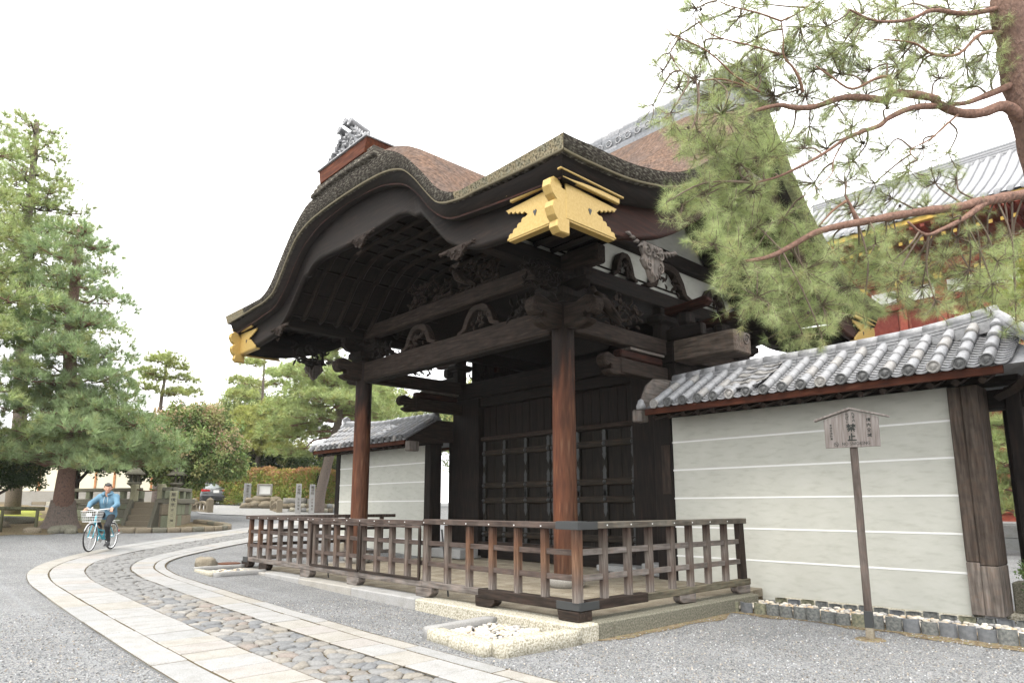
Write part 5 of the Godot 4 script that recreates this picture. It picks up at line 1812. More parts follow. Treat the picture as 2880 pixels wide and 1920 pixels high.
func build_fence() -> void:
	var f := thing("lattice_fence", "low weathered timber lattice fence standing on the stone platform round the gate front", "fence")
	var z := 4.65
	# front run: three lengths; top rail, two slim rails, bottom rail
	var runs := [[-3.93, -0.98, 0.0], [-0.98, 2.72, -0.012], [2.72, 5.79, 0.008]]
	for r in runs:
		obj("top_rail", bx(Vector3(r[0] + 0.002, 1.215 + r[2], z - 0.07), Vector3(r[1] - 0.002, 1.292 + r[2], z + 0.07), 0.008), M.rail_dark, f)
	obj("bottom_rail", bx(Vector3(-3.93, 0.325, z - 0.06), Vector3(2.72, 0.41, z + 0.06), 0.008), M.grey_x, f)
	obj("bottom_rail", bx(Vector3(2.722, 0.325, z - 0.06), Vector3(4.3, 0.41, z + 0.06), 0.008), M.grey_x, f)
	obj("sleeve_rail", bx(Vector3(4.02, 0.3, z - 0.075), Vector3(5.8, 0.415, z + 0.078), 0.008), M.brown_x, f)
	for q in [[-3.88, 5.76, 0.95], [-3.88, 5.76, 0.66]]:
		obj("cross_rail", bx(Vector3(q[0], q[2] - 0.033, z - 0.022), Vector3(q[1], q[2] + 0.033, z + 0.022), 0.004), M.rail_dark, f)
	var xs := [-3.75, -3.25, -2.77, -2.28, -1.82, -1.38, -0.96, -0.76, -0.41, 0.04, 0.49, 0.92, 1.38, 1.82, 2.26, 2.76, 3.26, 3.75, 4.23, 4.72, 5.2]
	for i in xs.size():
		var wide := 0.055 if i in [6, 15] else 0.042
		var warm: float = 1.0 if i < 2 or i > 16 else (0.5 if i in [2, 9, 10] else 0.05)
		if i == 11: wide = 0.05
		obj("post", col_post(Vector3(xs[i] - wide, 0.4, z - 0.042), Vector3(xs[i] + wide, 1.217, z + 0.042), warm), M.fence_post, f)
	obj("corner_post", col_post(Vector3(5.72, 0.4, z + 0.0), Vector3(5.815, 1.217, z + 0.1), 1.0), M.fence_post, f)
	# the pair of hinged leaves in the middle run
	for k in 2:
		var a := -0.84 + 1.76 * k
		var g := Node3D.new()
		g.name = "fence_leaf"
		f.add_child(g, true)
		obj("leaf_rail", bx(Vector3(a + 0.02, 1.165, z + 0.044), Vector3(a + 1.74, 1.2, z + 0.075), 0.004), M.rail_dark, g)
		obj("leaf_rail", bx(Vector3(a + 0.02, 0.412, z + 0.044), Vector3(a + 1.74, 0.45, z + 0.075), 0.004), M.brown_x, g)
		obj("leaf_stile", bx(Vector3(a + 0.0, 0.45, z + 0.044), Vector3(a + 0.05, 1.165, z + 0.075), 0.004), M.brown_y, g)
		obj("leaf_stile", bx(Vector3(a + 1.70, 0.45, z + 0.044), Vector3(a + 1.75, 1.165, z + 0.075), 0.004), M.brown_y, g)
	# right return
	var x := 5.745
	obj("top_rail", bx(Vector3(x - 0.07, 1.222, 0.83), Vector3(x + 0.07, 1.302, z - 0.072), 0.008), M.rail_grey, f)
	obj("bottom_rail", bx(Vector3(x - 0.06, 0.31, 0.78), Vector3(x + 0.06, 0.4, 3.6), 0.008), M.rail_green, f)
	obj("sleeve_rail", bx(Vector3(x - 0.07, 0.3, 3.42), Vector3(x + 0.075, 0.41, z - 0.08), 0.008), M.brown_z, f)
	for q in [0.955, 0.66]:
		obj("cross_rail", bx(Vector3(x - 0.022, q - 0.035, 0.9), Vector3(x + 0.022, q + 0.035, 4.6), 0.004), M.grey_z, f)
	for q in [4.2, 3.73, 3.28, 2.78, 2.34, 1.88, 1.4]:
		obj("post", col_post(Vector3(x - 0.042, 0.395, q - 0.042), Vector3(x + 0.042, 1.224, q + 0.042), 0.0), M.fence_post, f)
	var ep := S()
	prism(ep, pv([-0.07, 0.4, 0.07, 0.4, 0.04, 1.224, -0.1, 1.224]), 0.09, Transform3D(Basis(Vector3(0, 0, -1), Vector3(0, 1, 0), Vector3(1, 0, 0)), Vector3(x, 0, 0.92)), 0.006)
	obj("end_post", ep, M.brown_y, f)
	# left return
	x = -3.98
	obj("top_rail", bx(Vector3(x - 0.07, 1.215, 0.83), Vector3(x + 0.05, 1.292, z - 0.072), 0.008), M.rail_dark, f)
	obj("bottom_rail", bx(Vector3(x - 0.06, 0.325, 0.83), Vector3(x + 0.05, 0.41, z - 0.062), 0.008), M.grey_z, f)
	for q in [0.95, 0.66]:
		obj("cross_rail", bx(Vector3(x - 0.022, q - 0.035, 0.9), Vector3(x + 0.022, q + 0.035, 4.6), 0.004), M.brown_z, f)
	for q in [4.15, 3.66, 3.17, 2.68, 2.2, 1.7, 1.22]:
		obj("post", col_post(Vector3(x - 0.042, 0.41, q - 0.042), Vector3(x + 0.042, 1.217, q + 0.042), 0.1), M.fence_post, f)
	# feet, iron corner straps and nail heads
	for q in [-3.82, -2.9, -1.0, 0.75, 2.78, 4.15]:
		var s := S()
		prism(s, pv([-0.19, 0.0, -0.2, 0.13, 0.2, 0.13, 0.19, 0.06, 0.13, 0.01, 0.08, 0.0]), 0.14, xf(Vector3(q, PT + 0.002, z)), 0.008)
		obj("foot_block", s, M.brown_x if q > 3 or q < -2 else M.grey_x, f)
	var cs := S()
	prism(cs, pv([-0.2, 0.0, -0.22, 0.11, 0.12, 0.11, 0.12, 0.0]), 0.24, xf(Vector3(5.7, PT + 0.002, z - 0.02)), 0.01)
	obj("foot_block", cs, M.brown_x, f)
	for q in [2.5, 1.0]:
		var s := S()
		prism(s, pv([-0.19, 0.0, -0.2, 0.118, 0.2, 0.118, 0.19, 0.05, 0.13, 0.01]), 0.12, Transform3D(Basis(Vector3(0, 0, 1), Vector3(0, 1, 0), Vector3(-1, 0, 0)), Vector3(5.745, PT + 0.002, q)), 0.008)
		obj("foot_block", s, M.grey_z, f)
	for y in [1.262, 0.358]:
		var s := S()
		box(s, Vector3(5.64, y, z + 0.082), Vector3(0.36, 0.092, 0.012), 0.003)
		box(s, Vector3(5.822, y, z - 0.09), Vector3(0.012, 0.092, 0.34), 0.003)
		if y > 1: box(s, Vector3(5.64, y + 0.046, z), Vector3(0.35, 0.008, 0.16), 0.002)
		obj("iron_corner_strap", s, M.iron, f)
	obj("iron_end_strap", bx(Vector3(-3.945, 0.305, z - 0.075), Vector3(-3.7, 0.415, z + 0.075), 0.004), M.iron, f)
	var nails := S()
	for q in xs: box(nails, Vector3(q, 1.25, z + 0.072), Vector3(0.016, 0.016, 0.008))
	for q in [4.2, 3.73, 3.28, 2.78, 2.34, 1.88, 1.4]: box(nails, Vector3(5.817, 1.262, q), Vector3(0.008, 0.016, 0.016))
	obj("nail_heads", nails, M.white_metal, f)
	# two iron rods propped inside the fence
	for q in [-0.62, 3.0]:
		var s := S()
		tube(s, [Vector3(q, PT, z - 0.22), Vector3(q - 0.05, 1.15, z - 0.12)], 0.014, 6)
		obj("iron_prop", s, M.iron, f)

# ---------------------------------------------------------------- foreground pieces
func ground_pebbles(called: String, label: String, x0: float, x1: float, z0: float, z1: float, y: float, n: int, sz: float) -> void:
	# small stones filling a bed: one heap nobody could count
	var s := []
	for k in 5: s.append(S(true))
	var forms := []
	for i in n:
		var c := Vector3(rng.randf_range(x0, x1), y + rng.randf_range(-0.01, 0.02), rng.randf_range(z0, z1))
		var d := sz * rng.randf_range(0.6, 1.5)
		rock(s[rng.randi() % 5], c, Vector3(d * rng.randf_range(0.8, 1.5), d * 0.6, d), 0.2, 6, 0.3)
	var o := thing(called, label, "pebbles")
	o.set_meta("kind", "stuff")
	for k in 5:
		var q := obj("pebbles", s[k], M.pebbles[k], o)
		q.set_meta("kind", "stuff")

func long_stone(at: Vector3, size: Vector3, turn: float, rough: float) -> SurfaceTool:
	# roughly squared stone bar
	var s := S(true)
	var nz := FastNoiseLite.new()
	nz.seed = rng.randi() % 1000
	nz.frequency = 2.2
	var t := xf(at, 0, turn, 0)
	var rings := []
	var n := 9
	for i in n:
		var k := lerpf(-0.5, 0.5, float(i) / (n - 1))
		var e := 1.0 if i > 0 and i < n - 1 else 0.93
		var ring := []
		for q in [[-.5, -.5], [-.5, .42], [-.42, .5], [.42, .5], [.5, .42], [.5, -.5]]:
			var p := Vector3(k * size.x, q[1] * size.y * e, q[0] * size.z * e)
			p += Vector3(0, nz.get_noise_3dv(p * 3.0), nz.get_noise_3dv(p * 3.0 + Vector3(9, 0, 0))) * rough
			ring.append(t * p)
		ring.reverse()
		rings.append(ring)
	skin(s, rings)
	return s

func build_foreground() -> void:
	var b := thing("drain_bed_border", "near border of rough stone bars framing a bed of pebbles at the fence corner", "stone border")
	obj("stone_bar", long_stone(Vector3(4.56, 0.055, 5.42), Vector3(1.08, 0.17, 0.15), PI / 2 + 0.06, 0.008), M.granite, b)
	obj("stone_bar", long_stone(Vector3(5.86, 0.06, 5.44), Vector3(1.12, 0.2, 0.19), PI / 2 - 0.08, 0.012), M.granite_stained, b)
	obj("stone_block", long_stone(Vector3(4.86, 0.04, 5.9), Vector3(0.44, 0.17, 0.22), -0.06, 0.025), M.granite_stained, b)
	obj("stone_block", long_stone(Vector3(5.42, 0.035, 5.95), Vector3(0.66, 0.18, 0.24), -0.1, 0.03), M.granite_stained, b)
	ground_pebbles("pebble_bed", "pale river pebbles filling the near stone-framed bed", 4.66, 5.75, 4.94, 5.82, 0.06, 420, 0.05)
	var c := thing("drain_bed_border", "far border of slim white stone bars at the left end of the fence", "stone border")
	obj("stone_bar", long_stone(Vector3(-3.85, G(-3.85) + 0.03, 5.24), Vector3(1.02, 0.1, 0.12), PI / 2, 0.004), M.granite, c)
	obj("stone_bar", long_stone(Vector3(-2.72, G(-2.72) + 0.03, 5.24), Vector3(1.02, 0.12, 0.13), PI / 2, 0.004), M.granite, c)
	obj("stone_bar", long_stone(Vector3(-3.28, G(-3.28) + 0.02, 5.72), Vector3(0.98, 0.1, 0.12), 0.0, 0.01), M.granite_stained, c)
	ground_pebbles("pebble_bed", "grey pebbles inside the far white-barred bed beyond the fence end", -3.76, -2.82, 4.8, 5.64, G(-3.2) + 0.02, 160, 0.045)
	var rk := S(true)
	rock(rk, Vector3(-4.35, G(-4.35) + 0.06, 5.35), Vector3(0.52, 0.3, 0.38), 0.25, 14, 0.55)
	tag(obj("boulder", rk, M.paving, self), "yellowish boulder lying on the gravel left of the fence", "boulder")
	var mh := S()
	lathe(mh, [[0.26, -0.01], [0.26, 0.012], [0.22, 0.018], [0.002, 0.018]], 24, xf(on_ground(-4.75, 4.72)))
	tag(obj("drain_cover", mh, M.rust_x, self), "round rusty drain cover flush with the gravel behind the boulder", "drain cover")
	var rk2 := S(true)
	rock(rk2, Vector3(-5.9, G(-5.9) + 0.05, 1.2), Vector3(0.7, 0.34, 0.4), 0.3, 14, 0.5)
	tag(obj("boulder", rk2, M.paving, self), "low boulder on the gravel seen through the left bays of the fence", "boulder")
	# edging of half-round roof tiles set upright, two rows, with pebbles between
	var et := S()
	var rr := []
	for k in [0.0, 0.17, 0.185]:
		var ring := []
		for j in 9:
			var a := PI * j / 8.0
			ring.append(Vector3(cos(a) * 0.092, k, sin(a) * 0.055))
		for j in 9:
			var a := PI * (8 - j) / 8.0
			ring.append(Vector3(cos(a) * 0.075, k, sin(a) * 0.04))
		ring.reverse()
		rr.append(ring)
	skin(et, rr)
	var em := mesh_of(et)
	var mats := [M.tile_dark, M.edge_tile, M.edge_tile_moss, M.edge_tile]
	var grp := "half-round tiles set upright as edging along the foot of the wall"
	var row := thing("tile_edging", "front row of upright half-round tiles edging the pebble strip below the right wall", "edging")
	for i in 24:
		var x := 5.9 + 0.192 * i
		put("edging_tile", em, mats[rng.randi() % 4], row, Transform3D(Basis.from_euler(Vector3(rng.randf_range(-0.06, 0.1), rng.randf_range(-0.08, 0.08), rng.randf_range(-0.05, 0.05))), Vector3(x, -0.03 + rng.randf_range(-0.02, 0.012), 1.5 - 0.03 * sin(i * 0.6))))
	var row2 := thing("tile_edging", "rear row of upright half-round tiles against the wall footing, mostly buried in pebbles", "edging")
	for i in 23:
		var x := 6.15 + 0.2 * i
		put("edging_tile", em, mats[rng.randi() % 4], row2, Transform3D(Basis.from_euler(Vector3(rng.randf_range(-0.06, 0.06), PI + rng.randf_range(-0.08, 0.08), 0)), Vector3(x, -0.06 + rng.randf_range(-0.015, 0.012), 0.55)))
	ground_pebbles("pebble_strip", "tan and grey pebbles between the two rows of edging tiles", 5.85, 10.4, 0.62, 1.44, 0.055, 900, 0.055)
	# sign on a post
	var sg := thing("notice_board", "small roofed wooden notice board with black lettering on a tall square post", "sign", Vector3(8.02, 0, 2.29), deg_to_rad(11.5))
	var ps := S()
	box(ps, Vector3(0, 1.29, -0.03), Vector3(0.078, 2.26, 0.07), 0.008)
	obj("post", ps, M.sign_post, sg)
	obj("post_collar", bx(Vector3(-0.044, 0.125, -0.07), Vector3(0.044, 0.31, 0.01), 0.004), M.iron, sg)
	var pb := S()
	box(pb, Vector3(0, 0.06, -0.03), Vector3(0.086, 0.14, 0.08), 0.006)
	obj("post_foot", pb, M.paving, sg)
	var bd := S()
	prism(bd, pv([-0.268, 1.585, 0.268, 1.585, 0.268, 1.89, 0.0, 1.975, -0.268, 1.89]), 0.028, xf(Vector3(0, 0, 0.022)), 0.003)
	var T := Transform3D(Basis.from_scale(Vector3(1.1, 1.13, 1)), Vector3(0, 2.17 - 1.585 * 1.13, 0))
	obj("board", bd, M.board, sg, T)
	for sd in [-1.0, 1.0]:
		var rb := S()
		var len := 0.365
		prism(rb, pv([0.0, 0.0, len, -0.108, len + 0.002, -0.09, 0.0, 0.02]), 0.10, Transform3D(Basis.from_euler(Vector3(0, 0.0 if sd > 0 else PI, 0)), Vector3(0, 1.985, 0.012)), 0.002)
		obj("roof_slat", rb, M.board, sg, T)
	lettering(sg, T)
	var mud := S()
	lathe(mud, [[0.2, -0.02], [0.15, 0.008], [0.05, 0.012], [0.002, 0.012]], 14, xf(Vector3(8.02, 0, 2.29)))
	tag(obj("earth_patch", mud, M.earth, self), "patch of bare sandy earth round the foot of the notice board post", "earth")

# brush strokes of the characters on the board, as thin raised ink; each stroke is x0,y0,x1,y1 in a unit square (y down)
const GLYPH := {
	"ki": "5,22,45,22;24,5,24,50;24,24,6,46;26,24,44,44;55,22,97,22;75,5,75,50;74,24,58,46;77,24,96,44;24,58,78,58;10,70,92,70;52,70,52,98;32,78,18,94;72,78,86,94",
	"shi": "50,8,50,90;52,44,84,44;26,40,26,90;6,91,96,91",
	"kyou": "6,30,32,30;19,10,19,72;4,76,34,66;40,14,96,14;68,4,68,14;54,20,60,30;84,20,76,30;40,32,98,32;50,40,86,40;50,40,50,64;86,40,86,64;50,52,86,52;50,64,86,64;60,66,40,92;74,66,76,88;76,88,98,84",
	"nai": "14,26,14,94;14,26,86,26;86,26,86,92;86,92,76,88;50,6,50,40;50,40,28,68;50,40,72,66",
	"zen": "50,4,6,44;50,4,94,44;28,46,72,46;26,66,74,66;50,46,50,92;10,93,90,93",
	"iki": "5,32,34,32;20,10,20,74;4,80,36,68;38,28,96,28;44,42,62,42;44,42,44,60;62,42,62,60;44,60,62,60;38,76,66,70;72,6,80,70;80,70,96,92;96,92,97,76;92,40,66,84;84,10,92,18",
	"ta": "8,24,60,24;34,6,14,92;54,48,88,46;56,62,52,78;52,78,60,88;60,88,92,88",
	"ki2": "20,22,82,18;18,42,84,38;42,6,70,64;70,64,44,58;30,66,26,82;26,82,40,92;40,92,74,90",
	"hi": "22,32,30,52;82,26,70,48;50,6,50,48;50,48,12,94;50,48,90,94",
	"ba": "16,8,12,90;12,90,20,76;40,24,80,24;64,6,64,72;64,72,46,86;46,86,42,74;42,74,64,74;64,74,84,88;82,6,86,14;92,2,96,10",
	"ko": "24,20,78,18;76,18,70,28;20,72,28,86;28,86,84,86",
	"tiny1": "50,2,50,14;10,16,90,16;28,28,72,28;28,28,28,46;72,28,72,46;28,46,72,46;50,48,50,96;26,60,14,86;74,60,88,86",
	"tiny2": "4,30,36,30;20,6,20,94;40,20,96,20;68,4,68,40;46,44,92,44;46,44,46,92;92,44,92,92;46,66,92,66",
	"tiny3": "50,2,50,20;8,22,92,22;24,40,24,86;24,40,78,40;78,40,78,84;50,22,50,98",
	"tiny4": "10,12,22,24;6,40,18,50;6,92,24,64;66,4,66,26;44,10,52,24;90,8,80,24;44,34,44,96;44,34,90,34;90,34,90,92;44,52,90,52;44,70,90,70",
	"tiny5": "12,8,12,96;12,10,34,10;34,10,20,42;20,42,34,66;62,4,66,20;44,24,96,24;64,24,46,94;62,50,88,50;88,50,80,92",
	"tiny6": "20,10,84,10;20,10,16,92;84,10,84,32;20,32,84,32;24,48,90,48;90,48,84,92;36,62,36,84;36,62,66,62;66,62,66,84;36,84,66,84",
	"dai": "8,36,92,36;50,4,46,40;46,40,10,94;52,40,92,94",
	"ji": "14,20,86,20;50,4,50,36;6,38,94,38;10,58,90,58;68,46,68,94;68,94,56,88;32,66,42,80",
	"in": "10,8,10,96;10,10,32,10;32,10,20,42;20,42,32,64;66,2,66,14;42,16,42,30;42,16,94,16;94,16,94,28;52,38,86,38;42,54,96,54;60,54,42,94;76,54,76,88;76,88,98,84",
	"an": "50,2,50,14;14,16,92,16;14,16,8,94;26,34,90,34;58,22,28,60;58,34,88,58;34,62,82,62;34,62,34,82;82,62,82,82;34,74,82,74;58,50,58,92;58,92,92,88",
	"ryu": "26,4,26,14;6,18,48,18;14,24,20,36;40,24,34,36;4,40,50,40;12,48,12,96;12,48,44,48;44,48,44,94;12,62,44,62;12,76,44,76;60,10,60,40;60,12,92,12;60,26,90,26;60,40,92,40;60,52,60,92;60,92,96,88;66,60,88,60;66,74,88,74",
}

func glyph(s: SurfaceTool, k: String, at: Vector3, h: float, w: float, pen: float, t := Transform3D()) -> void:
	for st in GLYPH[k].split(";"):
		var v = st.split_floats(",")
		var a := Vector2((v[0] / 100.0 - 0.5) * w, (0.5 - v[1] / 100.0) * h)
		var b := Vector2((v[2] / 100.0 - 0.5) * w, (0.5 - v[3] / 100.0) * h)
		var d := (b - a).normalized()
		var n := Vector2(-d.y, d.x) * pen * 0.5
		a -= d * pen * 0.35
		b += d * pen * 0.35
		quad(s, t * (at + Vector3(a.x - n.x, a.y - n.y, 0)), t * (at + Vector3(b.x - n.x, b.y - n.y, 0)), t * (at + Vector3(b.x + n.x * 0.8, b.y + n.y * 0.8, 0)), t * (at + Vector3(a.x + n.x * 1.1, a.y + n.y * 1.1, 0)))

func lettering(sg: Node3D, T: Transform3D) -> void:
	var z := 0.0375
	var s := S()
	glyph(s, "ki", Vector3(0.0, 1.792, z), 0.085, 0.088, 0.013)
	glyph(s, "shi", Vector3(0.0, 1.694, z + 0.0004), 0.085, 0.088, 0.014)
	var y := 1.935
	for k in ["ta", "ki2", "hi"]:
		glyph(s, k, Vector3(0.03, y, z), 0.032, 0.036, 0.005); y -= 0.035
	y = 1.932
	for k in ["ta", "ba", "ko"]:
		glyph(s, k, Vector3(-0.03, y, z), 0.032, 0.036, 0.005); y -= 0.036
	y = 1.862
	for k in ["kyou", "nai", "zen", "iki"]:
		glyph(s, k, Vector3(0.172, y, z), 0.042, 0.042, 0.0055); y -= 0.053
	y = 1.825
	for k in ["tiny1", "tiny2", "tiny3", "tiny4", "tiny5", "tiny6"]:
		glyph(s, k, Vector3(-0.2, y, z), 0.025, 0.026, 0.0034); y -= 0.0285
	# the crossed-out cigarette
	var pts := []
	for i in 24:
		var a0 := TAU * i / 24
		var a1 := TAU * (i + 1) / 24
		var c := Vector3(-0.158, 1.622, z)
		quad(s, c + Vector3(cos(a0), sin(a0), 0) * 0.0195, c + Vector3(cos(a0), sin(a0), 0) * 0.024, c + Vector3(cos(a1), sin(a1), 0) * 0.024, c + Vector3(cos(a1), sin(a1), 0) * 0.0195)
	var c := Vector3(-0.158, 1.622, z + 0.0003)
	quad(s, c + Vector3(-0.016, 0.012, 0), c + Vector3(0.013, -0.017, 0), c + Vector3(0.016, -0.013, 0), c + Vector3(-0.013, 0.016, 0))
	quad(s, c + Vector3(-0.013, -0.003, 0.0003), c + Vector3(0.01, -0.003, 0.0003), c + Vector3(0.01, 0.002, 0.0003), c + Vector3(-0.013, 0.002, 0.0003))
	obj("lettering", s, M.ink, sg, T)
	var tm := TextMesh.new()
	tm.text = "NO SMOKING"
	var fnt := SystemFont.new()
	fnt.font_names = PackedStringArray(["Droid Sans"])
	tm.font = fnt
	tm.font_size = 32
	tm.pixel_size = 0.00132
	tm.depth = 0.001
	put("lettering", tm, M.ink, sg, T * Transform3D(Basis.from_scale(Vector3(1.06, 1, 1)), Vector3(0.035, 1.622, z)))

# ---------------------------------------------------------------- things further off
func block_wall(o: Node3D, p0: Vector3, p1: Vector3, y0: float, courses: Array, bl: float, th: float, mats: Array) -> void:
	var d := p1 - p0
	var L := d.length()
	var t := Transform3D(Basis.from_euler(Vector3(0, atan2(-d.z, d.x), 0)), p0)
	var y := y0
	var k := 0
	for h in courses:
		var x := 0.0
		while x < L - 0.01:
			var w := bl * rng.randf_range(0.75, 1.25)
			if k % 2 and x == 0.0: w *= 0.55
			if L - x - w < bl * 0.4: w = L - x
			w = minf(w, L - x)
			var s := S()
			box(s, Vector3(x + w * 0.5, y + h * 0.5, -th * 0.5), Vector3(w - 0.014, h - 0.012, th + rng.randf_range(-0.012, 0.012)), 0.015)
			obj("block", s, mats[rng.randi() % mats.size()], o, t)
			x += w
		y += h
		k += 1

func build_background() -> void:
	build_enclosure()
	# low kerb of rough stones round the island of trees
	var kb := thing("stone_kerb", "low kerb of rough stones round the shrine island beside the curving path", "kerb")
	var pts := curve([Vector2(-13.35, 6.9), Vector2(-13.1, 5.6), Vector2(-12.75, 4.2), Vector2(-12.72, 3.0), Vector2(-12.95, 2.0), Vector2(-13.6, 1.5), Vector2(-14.8, 1.45), Vector2(-16.2, 1.75)], 3)
	for i in pts.size() - 1:
		var a: Vector2 = pts[i]
		var b: Vector2 = pts[i + 1]
		var m := (a + b) * 0.5
		if i < 4:
			var s := S(true)
			rock(s, on_ground(m.x, m.y, 0.04), Vector3(a.distance_to(b) * 1.05, 0.28, 0.34), 0.2, 10, 0.5)
			obj("kerb_stone", s, M.old_stone, kb)
		else:
			obj("kerb_stone", long_stone(on_ground(m.x, m.y, 0.05), Vector3(a.distance_to(b) - 0.02, 0.22, 0.26), atan2(-(b.y - a.y), b.x - a.x), 0.02), M.old_stone_warm if i % 3 else M.old_stone, kb)
	# big rounded stones at the foot of the pine
	var n := 0
	for q in [[-13.55, 6.45, 0.75, 0.32, "broad flat-topped stone at the edge of the pine bank, nearest the cyclist"], [-13.6, 7.25, 0.45, 0.24, "small rounded stone left of the flat-topped one on the pine bank"], [-14.6, 8.2, 0.6, 0.3, "grey stone half sunk in the bank beside the rail fence"], [-16.0, 7.9, 0.8, 0.3, "long low stone behind the rail fence at the edge of the moss"], [-17.6, 7.2, 1.2, 0.34, "long pale stone edging the moss behind the pine trunk"]]:
		var s := S(true)
		rock(s, on_ground(q[0], q[1], q[3] * 0.2), Vector3(q[2] * 0.8, q[3], q[2]), 0.22, 14, 0.45)
		tag(obj("bank_stone", s, M.old_stone_warm if n % 2 else M.old_stone, self), q[4], "stone", "stones along the bank under the pines")
		n += 1
	# wooden rail fence at the left edge
	var rf := thing("rail_fence", "mossy low wooden rail fence at the left edge, under the pines", "fence")
	for q in [[-13.84, 7.12], [-14.1, 7.95], [-14.45, 9.6]]:
		var s := S(true)
		tube(s, [on_ground(q[0], q[1], -0.1), on_ground(q[0], q[1], 0.68)], 0.045, 8)
		obj("post", s, M.rail_green_y, rf)
	var rs := S(true)
	tube(rs, [on_ground(-13.8, 6.95, 0.70), on_ground(-14.1, 7.95, 0.7), on_ground(-14.45, 9.6, 0.69), on_ground(-15.0, 11.5, 0.7)], 0.055, 8)
	obj("rail", rs, M.rail_green_x, rf)
	# hedge with red young leaves
	hedge()
	# stone posts with carved names
	marker("upright granite name post with a row of carved characters, standing left of the rock pile", Vector3(-28.5, G(-28.5), -5.03), 0.40, 0.3, 1.40, ["tiny2", "zen", "tiny3", "dai", "tiny6", "in", "ji"], M.granite_grey, 0.0)
	marker("slim pale stone name post between the rock pile and the leaning pine, lettered in black", Vector3(-20.75, G(-20.75), -4.5), 0.25, 0.22, 1.50, ["dai", "ji", "in", "", "tiny1", "zen", "kyou", "an"], M.granite, 0.0)
	marker("slim pale stone name post touching the leaning pine trunk, lettered in black", Vector3(-20.55, G(-20.55), -5.12), 0.25, 0.22, 1.48, ["ryu", "tiny2", "in", "", "dai", "tiny1", "an", "zen"], M.granite, 0.0)
	# framed stone tablet on a heap of rocks
	var mo := thing("stone_tablet", "framed white stone tablet set on top of the rock pile by the hedge", "monument", Vector3(-27.3, G(-27.3), -5.55), deg_to_rad(70))
	obj("tablet", bx(Vector3(-0.42, 0.72, -0.14), Vector3(0.42, 1.4, 0.1), 0.03), M.granite_warm, mo)
	obj("tablet_face", bx(Vector3(-0.30, 0.82, 0.1), Vector3(0.30, 1.3, 0.106), 0.002), M.white, mo)
	for q in [[-0.36, 0.72, 0.06, 0.68], [0.36, 0.72, 0.06, 0.68]]:
		obj("frame_side", bx(Vector3(q[0] - 0.055, 0.722, 0.1), Vector3(q[0] + 0.055, 1.398, 0.15), 0.015), M.granite_warm, mo)
	for y in [0.77, 1.35]:
		obj("frame_bar", bx(Vector3(-0.304, y - 0.045, 0.1), Vector3(0.304, y + 0.045, 0.148), 0.015), M.granite_warm, mo)
	var rp := thing("rock_pile", "heap of weathered brown rocks under the framed tablet", "rocks", Vector3(-27.3, G(-27.3), -5.55), deg_to_rad(70))
	for q in [[-0.5, 0.2, 0.2, 0.8, 0.5], [0.15, 0.18, 0.35, 0.9, 0.45], [0.75, 0.2, 0.2, 0.8, 0.5], [-0.1, 0.5, 0.0, 1.3, 0.45], [0.6, 0.5, 0.0, 0.7, 0.35], [-0.75, 0.45, 0.0, 0.6, 0.35], [-1.0, 0.12, 0.3, 0.6, 0.4], [1.15, 0.12, 0.25, 0.6, 0.34]]:
		var s := S(true)
		rock(s, Vector3(q[0], q[1], q[2]), Vector3(q[3], q[4], 0.6), 0.3, 10, 0.4)
		obj("rock", s, M.old_stone_warm, rp)
	# the two parapets of the little bridge
	parapet("left parapet of the little stone bridge, near the corner of the shrine enclosure", Vector3(-22.8, G(-22.8), -1.0), Vector3(-24.9, G(-24.9) + 0.02, -0.95))
	parapet("right parapet of the little stone bridge, below the rock pile", Vector3(-22.3, G(-22.3), -4.25), Vector3(-24.6, G(-24.6) + 0.02, -4.9))
	# rubble edging of the hedge bank
	var rb := thing("rubble_wall", "low wall of rubble stones and a flat kerb at the foot of the hedge behind the name posts", "wall")
	for i in 22:
		var t := i / 21.0
		var p := Vector2(-23.2, -5.4).lerp(Vector2(-20.4, -10.4), t)
		for j in 2:
			var s := S(true)
			rock(s, on_ground(p.x - 0.1 * j, p.y, 0.1 + 0.22 * j), Vector3(0.36, 0.28, 0.36), 0.3, 8, 0.4)
			obj("rubble_stone", s, [M.granite_stained, M.old_stone_warm, M.granite_grey][(i + j) % 3], rb)
	for i in 5:
		var t := i / 5.0
		var p := Vector2(-25.6, -5.9).lerp(Vector2(-22.0, -11.4), t + 0.1)
		obj("kerb_slab", long_stone(on_ground(p.x, p.y, 0.52), Vector3(1.25, 0.3, 0.3), atan2(5.5, 3.6), 0.01), M.granite_warm, rb)
	# cream garden walls and buildings far behind
	var cw := thing("garden_wall", "cream plastered wall with a stone footing behind the moss at the far left", "wall")
	cw.position = Vector3(-34.0, 0, 6.0); cw.rotation.y = deg_to_rad(47)
	obj("plaster", bx(Vector3(-7.0, 2.1, -0.3), Vector3(9.0, 4.1, 0.0), 0.0), M.cream, cw)
	obj("dado", bx(Vector3(-7.0, 1.3, -0.35), Vector3(9.0, 2.3, 0.03), 0.0), M.granite_warm, cw)
	block_wall(cw, Vector3(-7, 0, 0.4), Vector3(9, 0, 0.4), 1.2, [0.28, 0.26], 0.7, 0.3, [M.granite_stained, M.old_stone_warm, M.granite_warm])
	obj("wall_roof", bx(Vector3(-7.2, 4.1, -0.6), Vector3(9.2, 4.28, 0.25), 0.04), M.tile, cw)
	for i in 7:
		obj("timber_post", bx(Vector3(2.0 + i, 2.3, 0.0), Vector3(2.1 + i, 4.1, 0.05), 0.0), M.orange_wood, cw)
	var bw := thing("gate_pier", "beige plastered wall end beside the parked car", "wall")
	bw.position = Vector3(-38.2, 0, -4.6); bw.rotation.y = deg_to_rad(60)
	obj("plaster", bx(Vector3(-3.2, 1.4, -0.5), Vector3(0.5, 3.5, 0.0), 0.01), M.cream, bw)
